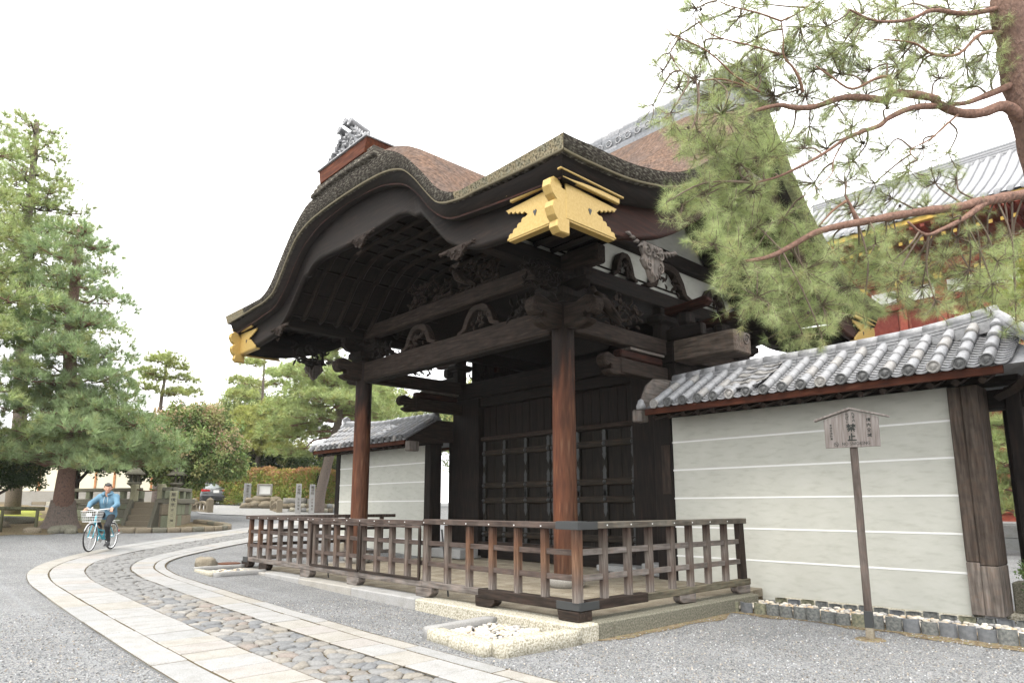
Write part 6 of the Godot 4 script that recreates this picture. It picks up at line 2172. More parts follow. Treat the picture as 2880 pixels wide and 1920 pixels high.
	obj("wall_roof", bx(Vector3(-3.4, 3.5, -0.8), Vector3(0.7, 3.75, 0.3), 0.05), M.tile, bw)
	gable_house()
	red_hall()

func marker(label: String, at: Vector3, w: float, d: float, h: float, chars: Array, m: Material, tilt: float) -> void:
	var o := thing("name_post", label, "stone post", at, deg_to_rad(72), "stone name posts along the lane")
	o.rotation.z = tilt
	var s := S()
	skin(s, [[Vector3(w / 2, -0.05, d / 2), Vector3(w / 2, -0.05, -d / 2), Vector3(-w / 2, -0.05, -d / 2), Vector3(-w / 2, -0.05, d / 2)], [Vector3(w * 0.47, h - 0.03, d * 0.47), Vector3(w * 0.47, h - 0.03, -d * 0.47), Vector3(-w * 0.47, h - 0.03, -d * 0.47), Vector3(-w * 0.47, h - 0.03, d * 0.47)], [Vector3(w * 0.43, h, d * 0.43), Vector3(w * 0.43, h, -d * 0.43), Vector3(-w * 0.43, h, -d * 0.43), Vector3(-w * 0.43, h, d * 0.43)]])
	obj("shaft", s, m, o)
	var g := S()
	var n := chars.size()
	for i in n:
		if chars[i] == "": continue
		var big := 1.0 if i < 3 else 0.7
		var y := h * (0.90 - 0.82 * i / n)
		glyph(g, chars[i], Vector3(0, y, d * 0.5 + 0.004), h * 0.1 * big, minf(w * 0.6, 0.16) * big, 0.017 * big)
	obj("carved_characters", g, M.ink_faded, o)

func parapet(label: String, a: Vector3, b: Vector3) -> void:
	var o := thing("bridge_parapet", label, "bridge parapet", a, atan2(-(b.z - a.z), b.x - a.x), "parapets of the little stone bridge")
	var L := Vector2(b.x - a.x, b.z - a.z).length()
	for x in [0.0, L]:
		var s := S()
		var h := 0.62
		var w := 0.13
		skin(s, [[Vector3(x + w, -0.05, w), Vector3(x + w, -0.05, -w), Vector3(x - w, -0.05, -w), Vector3(x - w, -0.05, w)], [Vector3(x + w, h, w), Vector3(x + w, h, -w), Vector3(x - w, h, -w), Vector3(x - w, h, w)], [Vector3(x + 0.02, h + 0.12, 0.02), Vector3(x + 0.02, h + 0.12, -0.02), Vector3(x - 0.02, h + 0.12, -0.02), Vector3(x - 0.02, h + 0.12, 0.02)]])
		obj("post", s, M.old_stone_warm, o)
	var r := S()
	var top := PackedVector2Array()
	for i in 11: top.append(Vector2(lerpf(0.1, L - 0.1, i / 10.0), 0.42 + 0.16 * sin(PI * i / 10.0)))
	for i in 11: top.append(Vector2(lerpf(L - 0.1, 0.1, i / 10.0), 0.30 + 0.16 * sin(PI * i / 10.0)))
	prism(r, top, 0.16, Transform3D(), 0.02)
	obj("curved_rail", r, M.old_stone_warm, o)
	obj("base_slab", bx(Vector3(0.05, -0.05, -0.1), Vector3(L - 0.05, 0.13, 0.1), 0.03), M.old_stone_warm, o)
	for k in 3:
		var x := L * (0.25 + 0.25 * k)
		var s := S()
		prism(s, pv([-0.1, 0.13, 0.1, 0.13, 0.05, 0.22, 0.06, 0.3, 0.13, 0.4, 0.1, 0.46, -0.1, 0.46, -0.13, 0.4, -0.06, 0.3, -0.05, 0.22]), 0.12, xf(Vector3(x, 0, 0)), 0.015)
		obj("baluster", s, M.old_stone_warm, o)

func build_enclosure() -> void:
	var gy := G(-15.5) - 0.05
	var o := thing("shrine_enclosure", "old grey stone enclosure with block walls, steps and a stone rail, behind the cyclist", "stone enclosure", Vector3(-14.28, gy, 3.24), deg_to_rad(30))
	var ms := [M.old_stone_green, M.old_stone, M.old_stone_green, M.old_stone_warm]
	var y1 := 0.94
	block_wall(o, Vector3(-4.9, 0, -0.25), Vector3(-1.75, 0, -0.25), 0.0, [0.32, 0.3, 0.2], 0.5, 0.3, ms)
	block_wall(o, Vector3(-0.52, 0, 0), Vector3(0, 0, 0), 0.0, [0.42, 0.4], 0.42, 0.3, ms)
	block_wall(o, Vector3(0, 0, 0), Vector3(-1.03, 0, -2.11), 0.0, [0.42, 0.4], 0.42, 0.3, ms)
	# the side wall runs away from its outer face
	for q in [[Vector3(-4.95, 0.82, -0.25), Vector3(-1.75, 0.82, -0.25)], [Vector3(-0.55, 0.82, 0.02), Vector3(0.03, 0.82, 0.02)], [Vector3(0.03, 0.82, 0.0), Vector3(-1.0, 0.82, -2.11)]]:
		var a: Vector3 = q[0]
		var b: Vector3 = q[1]
		var d := b - a
		var t := Transform3D(Basis.from_euler(Vector3(0, atan2(-d.z, d.x), 0)), a)
		var s := S()
		box(s, Vector3(d.length() / 2, 0.09, -0.12 if q[0].x < 0 else -0.12), Vector3(d.length(), 0.17, 0.4), 0.02)
		obj("coping", s, M.old_stone, o, t)
		var r := S()
		box(r, Vector3(d.length() / 2, 0.50, -0.14), Vector3(d.length(), 0.13, 0.2), 0.02)
		obj("stone_rail", r, M.old_stone, o, t)
		var n := maxi(1, int(d.length() / 0.75))
		for i in n + 1:
			var p := S()
			box(p, Vector3(d.length() * i / n, 0.31, -0.14), Vector3(0.2, 0.27, 0.16), 0.015)
			obj("rail_post", p, M.old_stone_green, o, t)
	# steps between sloping cheeks, gate posts above
	for i in 4:
		obj("step", bx(Vector3(-1.66, 0.0, -0.32 - 0.0), Vector3(-0.64, 0.22 * (i + 1) , 0.26 - 0.09 * i), 0.015), M.old_stone_warm, o)
	obj("step_slab", bx(Vector3(-1.95, -0.02, 0.62), Vector3(-0.3, 0.05, 1.1), 0.02), M.old_stone_warm, o)
	for x in [-1.74, -0.56]:
		var c := S()
		prism(c, pv([-0.1, 0.95, -0.1, 0.0, 0.32, 0.0, 0.30, 0.1, 0.06, 0.95]), 0.16, Transform3D(Basis(Vector3(0, 0, 1), Vector3(0, 1, 0), Vector3(-1, 0, 0)), Vector3(x, 0, 0)), 0.012)
		obj("step_cheek", c, M.old_stone, o)
		obj("gate_post", bx(Vector3(x - 0.1, 0.9, -0.2), Vector3(x + 0.1, 1.5, 0.0), 0.02), M.old_stone_lichen, o)
	var ch := S(true)
	var cp := []
	for i in 9: cp.append(Vector3(lerpf(-1.64, -0.66, i / 8.0), 1.32 - 0.06 * sin(PI * i / 8.0), -0.1))
	tube(ch, cp, 0.018, 5)
	obj("iron_bar", ch, M.rust_x, o)
	var fill := S()
	prism(fill, pv([-4.7, 0.4, -0.6, 0.4, -0.35, 0.3, -1.25, 2.2, -4.7, 2.2]), 0.8, Transform3D(Basis(Vector3(1, 0, 0), Vector3(0, 0, -1), Vector3(0, 1, 0)), Vector3(0, 0.4, 0)))
	obj("earth_fill", fill, M.earth, o)
	marker("leaning inscribed stone post at the corner of the shrine enclosure", Vector3(-14.05, G(-14.05), 3.25), 0.25, 0.2, 1.28, ["tiny6", "kyou", "tiny1", "tiny3", "ko", "iki"], M.old_stone_lichen, 0.0)
	# two stone lanterns inside
	for q in [[-17.3, 3.7, "stone lantern with a broad cap inside the enclosure, left, behind the cyclist's head"], [-17.0, 2.3, "stone lantern with a pointed cap inside the enclosure, behind the right gate post"]]:
		var l := thing("stone_lantern", q[2], "stone lantern", Vector3(q[0], gy + 0.82, q[1]), 0.4, "stone lanterns in the shrine enclosure")
		var s := S(true)
		lathe(s, [[0.24, 0.0], [0.22, 0.1], [0.12, 0.14], [0.11, 0.62], [0.14, 0.66], [0.26, 0.74], [0.24, 0.8]], 14)
		obj("shaft", s, M.old_stone, l)
		var f := S()
		for k in 6:
			var a := TAU * k / 6
			box(f, Vector3(cos(a) * 0.15, 0.93, sin(a) * 0.15), Vector3(0.06, 0.27, 0.06), 0.008)
		box(f, Vector3(0, 0.93, -0.05), Vector3(0.16, 0.26, 0.03), 0.0)
		obj("fire_box", f, M.old_stone, l)
		var c := S(true)
		lathe(c, [[0.36, 1.07], [0.37, 1.1], [0.24, 1.22], [0.12, 1.34], [0.07, 1.36], [0.09, 1.42], [0.04, 1.5], [0.002, 1.54]], 14)
		obj("cap", c, M.old_stone, l)

func hedge() -> void:
	var o := thing("hedge", "long clipped hedge with red young leaves behind the stone name posts", "hedge")
	var line := [Vector2(-35.5, -3.6), Vector2(-29.5, -6.9), Vector2(-24.6, -7.7), Vector2(-22.6, -11.5)]
	var core := S()
	var cl := multi(M.leaf_cluster, 5200)
	var idx := 0
	var tot := 0.0
	for i in line.size() - 1: tot += line[i].distance_to(line[i + 1])
	for i in line.size() - 1:
		var a: Vector2 = line[i]
		var b: Vector2 = line[i + 1]
		var d := (b - a).normalized()
		var nn := Vector2(-d.y, d.x)
		if nn.dot(Vector2(1, 0.5)) < 0: nn = -nn
		var g0 := G((a.x + b.x) * 0.5) + 0.15
		var n := int(5200 * a.distance_to(b) / tot)
		for k in n:
			if idx >= 5200: break
			var t := rng.randf()
			var p := a.lerp(b, t)
			var top := rng.randf() < 0.3
			var h := 1.95 + 0.06 * sin(t * 20.0)
			var y := h if top else h * rng.randf()
			var off := rng.randf_range(-0.55, 0.5) if top else 0.5 + rng.randf_range(-0.1, 0.05)
			var pos := Vector3(p.x + nn.x * off, g0 + y + rng.randf_range(-0.03, 0.06), p.y + nn.y * off)
			var up := clampf(y / h, 0, 1)
			var c: Color
			var r := rng.randf()
			if r < 0.13 + 0.5 * pow(up, 7.0): c = Color(.36, .16, .08).lerp(Color(.42, .27, .15), rng.randf())
			elif r < 0.8: c = Color(.19, .25, .06).lerp(Color(.30, .34, .09), rng.randf())
			else: c = Color(.34, .30, .08)
			set_inst(cl, idx, pos, Vector3(rng.randf() * 6, rng.randf() * 6, rng.randf() * 6), rng.randf_range(0.22, 0.34), c)
			idx += 1
		var q := Transform3D(Basis.from_euler(Vector3(0, atan2(-d.y, d.x), 0)), Vector3(a.x, g0, a.y))
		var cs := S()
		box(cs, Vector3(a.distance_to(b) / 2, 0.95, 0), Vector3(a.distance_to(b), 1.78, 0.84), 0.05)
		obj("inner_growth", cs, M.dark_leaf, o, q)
		for k in int(a.distance_to(b) / 0.8):
			var st := S(true)
			tube(st, [Vector3(0.4 + 0.8 * k, -0.2, 0.25), Vector3(0.4 + 0.8 * k, 0.3, 0.3)], 0.03, 5)
			obj("stem", st, M.dark_bark, o, q)
	cl.visible_instance_count = idx
	add_multi(o, "leaves", cl, M.leafy)

func gable_house() -> void:
	# temple building whose small tiled gable rises above the trees
	var o := thing("temple_building", "distant temple building with a grey tiled gable, orange bargeboards and a white gable ornament", "building", Vector3(-52.5, 0, -12.0), deg_to_rad(66))
	obj("wall", bx(Vector3(-3.2, 1.6, -6.0), Vector3(3.2, 6.4, 0.0), 0.0), M.white, o)
	# lower roof running across, seen as pale tiles under the gable
	var lo := S()
	prism(lo, pv([0.9, 6.2, 0.9, 6.35, -2.5, 8.3, -2.6, 8.15]), 9.0, Transform3D(Basis(Vector3(0, 0, 1), Vector3(0, 1, 0), Vector3(-1, 0, 0)), Vector3(0, 0, 0)))
	obj("lower_roof", lo, M.tile_pale, o)
	for i in 28:
		var s := S(true)
		tube(s, [Vector3(-4.3 + 0.32 * i, 6.4, 0.92), Vector3(-4.3 + 0.32 * i, 8.3, -2.45)], 0.07, 6)
		obj("cover_tile_row", s, M.tile, o)
	var gw := S()
	prism(gw, pv([-1.5, 8.0, 1.5, 8.0, 1.3, 9.0, 0.0, 10.3, -1.3, 9.0]), 0.12, xf(Vector3(0, 0, -1.0)))
	obj("gable_wall", gw, M.red_deep, o)
	for k in 4:
		obj("gable_slat", bx(Vector3(-1.1 + 0.1 * k, 8.15 + 0.3 * k, -0.93), Vector3(1.1 - 0.1 * k, 8.22 + 0.3 * k, -0.88), 0.0), M.orange_wood, o)
	for sd in [-1.0, 1.0]:
		var b := S()
		prism(b, pv([0.0, 10.25, 1.0, 9.35, 1.95, 8.85, 1.95, 8.6, 0.9, 9.05, 0.0, 9.9]), 0.1, Transform3D(Basis.from_euler(Vector3(0, 0.0 if sd > 0 else PI, 0)), Vector3(0, 0, -0.55)), 0.01)
		obj("bargeboard", b, M.orange_wood, o)
		var r := S()
		prism(r, pv([0.0, 10.5, 1.0, 9.55, 2.15, 9.0, 2.15, 8.85, 0.95, 9.4, 0.0, 10.3]), 6.0, Transform3D(Basis.from_euler(Vector3(0, 0.0 if sd > 0 else PI, 0)), Vector3(0, 0, -3.3)), 0.0)
		obj("roof_slope", r, M.tile, o)
		for i in 16:
			var s := S(true)
			tube(s, [Vector3(0.15 * sd, 10.45, -0.4 - 0.36 * i), Vector3(1.0 * sd, 9.62, -0.4 - 0.36 * i), Vector3(2.15 * sd, 9.05, -0.4 - 0.36 * i)], 0.07, 6)
			obj("cover_tile_row", s, M.tile_pale, o)
	obj("ridge", bx(Vector3(-0.2, 10.35, -6.2), Vector3(0.2, 10.8, -0.25), 0.05), M.tile_dark, o)
	var f := S(true)
	lathe(f, [[0.22, 10.6], [0.25, 10.8], [0.14, 11.0], [0.08, 11.1], [0.13, 11.25], [0.002, 11.4]], 10, xf(Vector3(0, 0, -0.3)))
	obj("ridge_ornament", f, M.tile, o)
	var gg := S()
	prism(gg, pv([-0.3, 9.75, 0.3, 9.75, 0.42, 9.55, 0.25, 9.4, 0.2, 9.2, 0.0, 9.1, -0.2, 9.2, -0.25, 9.4, -0.42, 9.55]), 0.08, xf(Vector3(0, 0, -0.42)), 0.01)
	obj("gable_ornament", gg, M.white, o)
	obj("ornament_boss", bx(Vector3(-0.06, 9.38, -0.38), Vector3(0.06, 9.52, -0.34), 0.02), M.iron, o)

func red_hall() -> void:
	# two-storey vermilion hall behind the right-hand wall
	var o := thing("red_temple_hall", "large vermilion two-storey temple hall with a grey tiled roof behind the right wall", "building")
	var x0 := -3.0
	var x1 := 22.0
	# podium, steps, lower storey
	block_wall(o, Vector3(x0, 0, -17.6), Vector3(x1, 0, -17.6), -0.05, [0.45, 0.45], 1.2, 0.5, [M.granite, M.granite_grey, M.granite_warm])
	obj("podium_top", bx(Vector3(x0, 0.3, -32), Vector3(x1, 0.9, -17.7), 0.02), M.granite, o)
	obj("lower_wall", bx(Vector3(x0 + 1, 0.9, -30), Vector3(x1 - 1, 6.4, -20.6), 0.0), M.red, o)
	for i in 9:
		var s := S(true)
		var x := x0 + 1.2 + 2.8 * i
		lathe(s, [[0.32, 0.9], [0.3, 6.4]], 16, xf(Vector3(x, 0, -20.4)))
		obj("column", s, M.red_deep, o)
		for k in 2:
			obj("door_leaf", bx(Vector3(x + 0.35 + 1.05 * k, 1.2, -20.58), Vector3(x + 1.36 + 1.05 * k, 4.4, -20.5), 0.02), M.red, o)
			obj("door_bar", bx(Vector3(x + 0.38 + 1.05 * k, 2.7, -20.5), Vector3(x + 1.33 + 1.05 * k, 2.84, -20.46), 0.01), M.iron, o)
	for y in [4.6, 5.6]:
		obj("tie_beam", bx(Vector3(x0 + 0.6, y, -20.55), Vector3(x1 - 0.6, y + 0.35, -20.2), 0.02), M.red_deep, o)
	# lower bracketed eave with the balcony on it
	for i in 34:
		var x := x0 + 1.0 + 0.7 * i
		obj("bracket_arm", bx(Vector3(x, 6.3, -20.6), Vector3(x + 0.2, 6.6, -19.2), 0.02), M.red, o)
		obj("bracket_end", bx(Vector3(x + 0.01, 6.32, -19.2), Vector3(x + 0.19, 6.58, -19.17), 0.0), M.ochre, o)
	obj("balcony_floor", bx(Vector3(x0 + 0.2, 6.65, -30), Vector3(x1 - 0.2, 6.9, -18.9), 0.02), M.red_pale, o)
	for y in [7.15, 7.5, 7.85]:
		obj("balcony_rail", bx(Vector3(x0 + 0.2, y, -19.08), Vector3(x1 - 0.2, y + 0.12, -18.96), 0.01), M.red_pale, o)
	for i in 26:
		var x := x0 + 0.4 + 0.95 * i
		obj("balcony_post", bx(Vector3(x, 6.9, -19.08), Vector3(x + 0.14, 8.05, -18.96), 0.01), M.red_pale, o)
	# upper storey: panels between posts and beams
	obj("upper_wall", bx(Vector3(x0 + 1.6, 6.9, -29), Vector3(x1 - 1.6, 13.2, -21.6), 0.0), M.red_pale, o)
	for i in 16:
		var x := x0 + 1.7 + 1.5 * i
		obj("upper_post", bx(Vector3(x, 6.9, -21.6), Vector3(x + 0.3, 11.8, -21.4), 0.01), M.red, o)
		obj("white_panel", bx(Vector3(x + 0.4, 10.35, -21.6), Vector3(x + 1.4, 10.95, -21.55), 0.0), M.white, o)
		obj("window_bars", bx(Vector3(x + 0.4, 8.4, -21.6), Vector3(x + 1.4, 9.9, -21.54), 0.0), M.red_deep, o)
		obj("ochre_block", bx(Vector3(x + 0.0, 11.0, -21.4), Vector3(x + 0.3, 11.25, -21.2), 0.01), M.ochre, o)
	for y in [7.9, 10.0, 11.2, 11.9]:
		obj("tie_beam", bx(Vector3(x0 + 1.5, y, -21.6), Vector3(x1 - 1.5, y + 0.28, -21.32), 0.01), M.red_deep, o)
	for i in 60:
		var x := x0 + 1.0 + 0.4 * i
		obj("rafter", bx(Vector3(x, 12.35, -21.8), Vector3(x + 0.15, 12.5, -19.9), 0.0), M.red_deep, o)
		obj("rafter_end", bx(Vector3(x + 0.005, 12.355, -19.9), Vector3(x + 0.145, 12.495, -19.87), 0.0), M.ochre, o)
	for i in 60:
		var x := x0 + 0.8 + 0.4 * i
		obj("rafter", bx(Vector3(x, 12.75, -20.4), Vector3(x + 0.15, 12.9, -19.35), 0.0), M.red, o)
	obj("eave_fascia", bx(Vector3(x0 - 0.2, 12.95, -19.5), Vector3(x1, 13.15, -19.2), 0.01), M.ochre, o)
	obj("eave_boards", bx(Vector3(x0, 12.9, -22.0), Vector3(x1, 12.94, -19.4), 0.0), M.red, o)
	# roof: curved slope with rows of cover tiles
	var prof := [[-19.1, 13.2], [-21.0, 14.25], [-23.2, 15.65], [-25.7, 17.5]]
	var rings := []
	var sl := S(true)
	for k in prof.size() - 1:
		var a = prof[k]
		var b = prof[k + 1]
		quad(sl, Vector3(x0 - 0.3, a[1], a[0]), Vector3(x1, a[1], a[0]), Vector3(x1, b[1], b[0]), Vector3(x0 - 0.3, b[1], b[0]))
		quad(sl, Vector3(x0 - 0.3, b[1], -52 - b[0]), Vector3(x1, b[1], -52 - b[0]), Vector3(x1, a[1], -52 - a[0]), Vector3(x0 - 0.3, a[1], -52 - a[0]))
	obj("roof_slope", sl, M.tile_courses, o)
	for i in 56:
		var x := x0 - 0.1 + 0.42 * i
		var s := S(true)
		var pts := []
		for p in prof: pts.append(Vector3(x, p[1] + 0.05, p[0]))
		tube(s, curve(pts, 3), 0.115, 8)
		obj("cover_tile_row", s, M.tile_pale, o)
		var e := S(true)
		lathe(e, [[0.13, -0.05], [0.13, 0.03], [0.1, 0.04], [0.002, 0.035]], 10, Transform3D(Basis.from_euler(Vector3(PI / 2, 0, 0)), Vector3(x, 13.22, -19.05)))
		obj("tile_end_disc", e, M.tile, o)
	for k in 5:
		obj("ridge_course", bx(Vector3(x0 - 0.4, 17.4 + 0.14 * k, -26.0 - 0.3 + 0.03 * k), Vector3(x1, 17.52 + 0.14 * k, -26.0 + 0.34 - 0.03 * k), 0.02), [M.tile, M.tile_pale][k % 2], o)
	for i in 60:
		var e := S(true)
		lathe(e, [[0.1, -0.05], [0.1, 0.03], [0.07, 0.04], [0.002, 0.035]], 8, Transform3D(Basis.from_euler(Vector3(PI / 2, 0, 0)), Vector3(x0 + 0.4 * i, 17.42, -25.58)))
		obj("ridge_disc", e, M.tile, o)
	var vb := S()
	prism(vb, pv([-19.0, 13.1, -21.0, 14.15, -23.2, 15.55, -26.0, 17.6, -26.0, 17.0, -23.2, 15.0, -21.0, 13.6, -19.0, 12.7]), 0.2, Transform3D(Basis(Vector3(0, 0, 1), Vector3(0, 1, 0), Vector3(-1, 0, 0)), Vector3(x0 - 0.25, 0, 0)))
	obj("verge_board", vb, M.red, o)
	var gw := S()
	prism(gw, pv([-20.0, 13.0, -26.0, 17.3, -32.0, 13.0]), 0.2, Transform3D(Basis(Vector3(0, 0, 1), Vector3(0, 1, 0), Vector3(-1, 0, 0)), Vector3(x0 + 1.7, 0, 0)))
	obj("gable_wall", gw, M.red_pale, o)

# ---------------------------------------------------------------- trees
func multi(mesh: Mesh, n: int) -> MultiMesh:
	var mm := MultiMesh.new()
	mm.transform_format = MultiMesh.TRANSFORM_3D
	mm.use_colors = true
	mm.mesh = mesh
	mm.instance_count = n
	return mm

func set_inst(mm: MultiMesh, i: int, p: Vector3, e: Vector3, sc: float, c: Color) -> void:
	mm.set_instance_transform(i, Transform3D(Basis.from_euler(e).scaled(Vector3.ONE * sc), p))
	mm.set_instance_color(i, c)

# instance whose +y axis points along d
func set_dir(mm: MultiMesh, i: int, p: Vector3, d: Vector3, sc: float, c: Color) -> void:
	var y := d.normalized()
	var x := y.cross(Vector3(rng.randf_range(-1, 1), rng.randf_range(-1, 1), rng.randf_range(-1, 1)))
	if x.length() < 0.01: x = y.cross(Vector3(0.3, 0.1, 0.9))
	x = x.normalized()
	var z := x.cross(y)
	mm.set_instance_transform(i, Transform3D(Basis(x * sc, y * sc, z * sc), p))
	mm.set_instance_color(i, c)

func add_multi(parent: Node, called: String, mm: MultiMesh, m: Material) -> void:
	var o := MultiMeshInstance3D.new()
	o.multimesh = mm
	o.material_override = m
	o.name = called
	parent.add_child(o, true)
	o.set_meta("kind", "stuff")

# a tuft of needles round the end of a twig; unit length along +y
func tuft_mesh(n: int, w: float, spread: float, twig: float) -> ArrayMesh:
	var s := S()
	for i in n:
		var a := rng.randf() * TAU
		var t := rng.randf_range(0.12, spread)
		var d := Vector3(sin(t) * cos(a), cos(t), sin(t) * sin(a))
		var base := Vector3(0, rng.randf_range(-0.55, 0.15), 0) * twig
		var l := rng.randf_range(0.75, 1.05)
		var side := d.cross(Vector3(rng.randf_range(-1, 1), rng.randf_range(-1, 1), rng.randf_range(-1, 1))).normalized() * w
		var sag := Vector3(0, -0.05, 0)
		tri(s, base - side * 0.5, base + side * 0.5, base + d * l + sag)
	return mesh_of(s)

func cluster_mesh(n: int, l: float, r: float) -> ArrayMesh:
	# broad leaves scattered in a ball: each a pointed leaf folded along its rib
	var s := S()
	for i in n:
		var d := Vector3(rng.randf_range(-1, 1), rng.randf_range(-1, 1), rng.randf_range(-1, 1)).normalized()
		var p := d * r * pow(rng.randf(), 0.4)
		var f := (d + Vector3(rng.randf_range(-1, 1), rng.randf_range(-0.6, 0.9), rng.randf_range(-1, 1)) * 0.9).normalized()
		var side := f.cross(Vector3(rng.randf_range(-1, 1), 1.4, rng.randf_range(-1, 1))).normalized()
		var up := side.cross(f)
		var m := p + f * l * 0.5
		tri(s, p, m + side * l * 0.26 + up * l * 0.06, p + f * l)
		tri(s, p, p + f * l, m - side * l * 0.26 + up * l * 0.06)
	return mesh_of(s)

func limb(called: String, o: Node3D, pts: Array, r0: float, r1: float, m: Material, sides := 7, knob := 0.0) -> void:
	var c := curve(pts, 4)
	var rad := []
	for i in c.size():
		var t := float(i) / (c.size() - 1)
		rad.append(lerpf(r0, r1, pow(t, 0.8)) * (1.0 + knob * rng.randf_range(-0.5, 1.0)))
	var s := S(true)
	tube(s, c, rad, sides)
	obj(called, s, m, o)

func shade(base: Color, v: float) -> Color:
	return Color(base.r * v, base.g * v, base.b * v)

# pine with layered pads of needles. trunk: points relative to base; pads: [height 0..1, azimuth deg, reach, half-width, half-height]
func pine(label: String, base: Vector3, trunk: Array, r: float, pads: Array, per: int, tuft: ArrayMesh, tsize: float, tone: Color, warm: float, tm: Material, lm: Material) -> Node3D:
	var o := thing("pine_tree", label, "pine tree", base)
	limb("trunk", o, trunk, r, r * 0.3, tm, 12, 0.06)
	var tc := curve(trunk, 8)
	var twigs := S(true)
	var n := 0
	var counts := []
	var total := 0
	for p in pads:
		var k := int(per * p[3] * p[3] * 1.0) + 8
		counts.append(k)
		total += k
	var mm := multi(tuft, total)
	for q in pads.size():
		var p: Array = pads[q]
		var at: Vector3 = tc[int(clampf(p[0], 0, 1) * (tc.size() - 1))]
		var az := deg_to_rad(p[1])
		var dir := Vector3(cos(az), 0, sin(az))
		var lift: float = p[5] if p.size() > 5 else 0.12 * p[2]
		var c: Vector3 = at + dir * p[2] + Vector3(0, lift, 0)
		if p[2] > 0.3:
			var bend: Vector3 = Vector3(rng.randf_range(-0.12, 0.12), rng.randf_range(-0.16, 0.06), rng.randf_range(-0.12, 0.12)) * p[2]
			limb("branch", o, [at, at.lerp(c, 0.35) + bend, at.lerp(c, 0.7) - bend * 0.6 + Vector3(0, -0.06, 0), c + Vector3(0, -p[4] * 0.4, 0)], maxf(0.02, r * 0.24 * (1.05 - p[0] * 0.6)), 0.012, lm, 6, 0.1)
		for k in 9:
			var e := c + Vector3(rng.randf_range(-0.8, 0.8) * p[3], rng.randf_range(-0.3, 0.5) * p[4], rng.randf_range(-0.8, 0.8) * p[3])
			var s0 := at.lerp(c, rng.randf_range(0.5, 1.0)) + Vector3(0, -p[4] * 0.4, 0)
			tube(twigs, [s0, s0.lerp(e, 0.5) + Vector3(rng.randf_range(-0.1, 0.1), -0.03, rng.randf_range(-0.1, 0.1)) * p[3], e], [0.014, 0.01, 0.005], 4)
		for k in counts[q]:
			# mostly on the upper shell of a flattened dome, broken into smaller sprays
			var a := rng.randf() * TAU
			var rr := sqrt(rng.randf()) * (1.0 + 0.2 * sin(a * 5.0 + q * 1.7) + 0.12 * sin(a * 11.0 + q))
			var top := sqrt(maxf(0.0, 1.0 - minf(rr * rr, 1.0)))
			var yy: float = (top * rng.randf_range(-0.1, 1.0) - 0.3 + 0.28 * sin(a * 7.0 + rr * 9.0 + q) + 0.15 * sin(a * 13.0 - rr * 15.0)) * p[4]
			var pos := c + Vector3(cos(a) * rr * p[3], yy, sin(a) * rr * p[3])
			var d := (Vector3(cos(a) * rr, 0.55 + 0.5 * top, sin(a) * rr) + Vector3(rng.randf_range(-1, 1), rng.randf_range(-0.4, 0.8), rng.randf_range(-1, 1)) * 0.5)
			var v := rng.randf_range(0.72, 1.2)
			var col := shade(tone, v)
			if rng.randf() < warm: col = col.lerp(Color(.30, .27, .08), rng.randf_range(0.2, 0.6))
			set_dir(mm, n, pos, d, tsize * rng.randf_range(0.8, 1.25), col)
			n += 1
	var tw := obj("twigs", twigs, M.twig_red, o)
	tw.set_meta("kind", "stuff")
	add_multi(o, "needles", mm, M.needle)
	return o

# tall garden pine: pads in whorls, long and drooping below, short above
func auto_pads(h: float, lowest: float, n: int, reach0: float, reach1: float, size0: float, size1: float, seed_: int, droop := -0.05, curve_ := 0.85) -> Array:
	var g := RandomNumberGenerator.new()
	g.seed = seed_
	var out := []
	for i in n:
		var t := clampf((i + g.randf_range(-0.3, 0.3)) / n, 0.0, 1.0)
		var k := lerpf(lowest, 1.0, clampf(t, 0, 1))
		var reach := lerpf(reach0, reach1, pow(t, curve_)) * g.randf_range(0.75, 1.15)
		var az := i * 137.5 + g.randf_range(-18, 18)
		var sz := lerpf(size0, size1, t) * g.randf_range(0.8, 1.2)
		out.append([k, az, reach, sz, sz * g.randf_range(0.36, 0.62), reach * (droop + 0.2 * t)])
		if reach > 1.1: out.append([k, az + g.randf_range(-25, 25), reach * 0.5, sz * 0.8, sz * 0.45, reach * 0.5 * droop + 0.15])
	return out

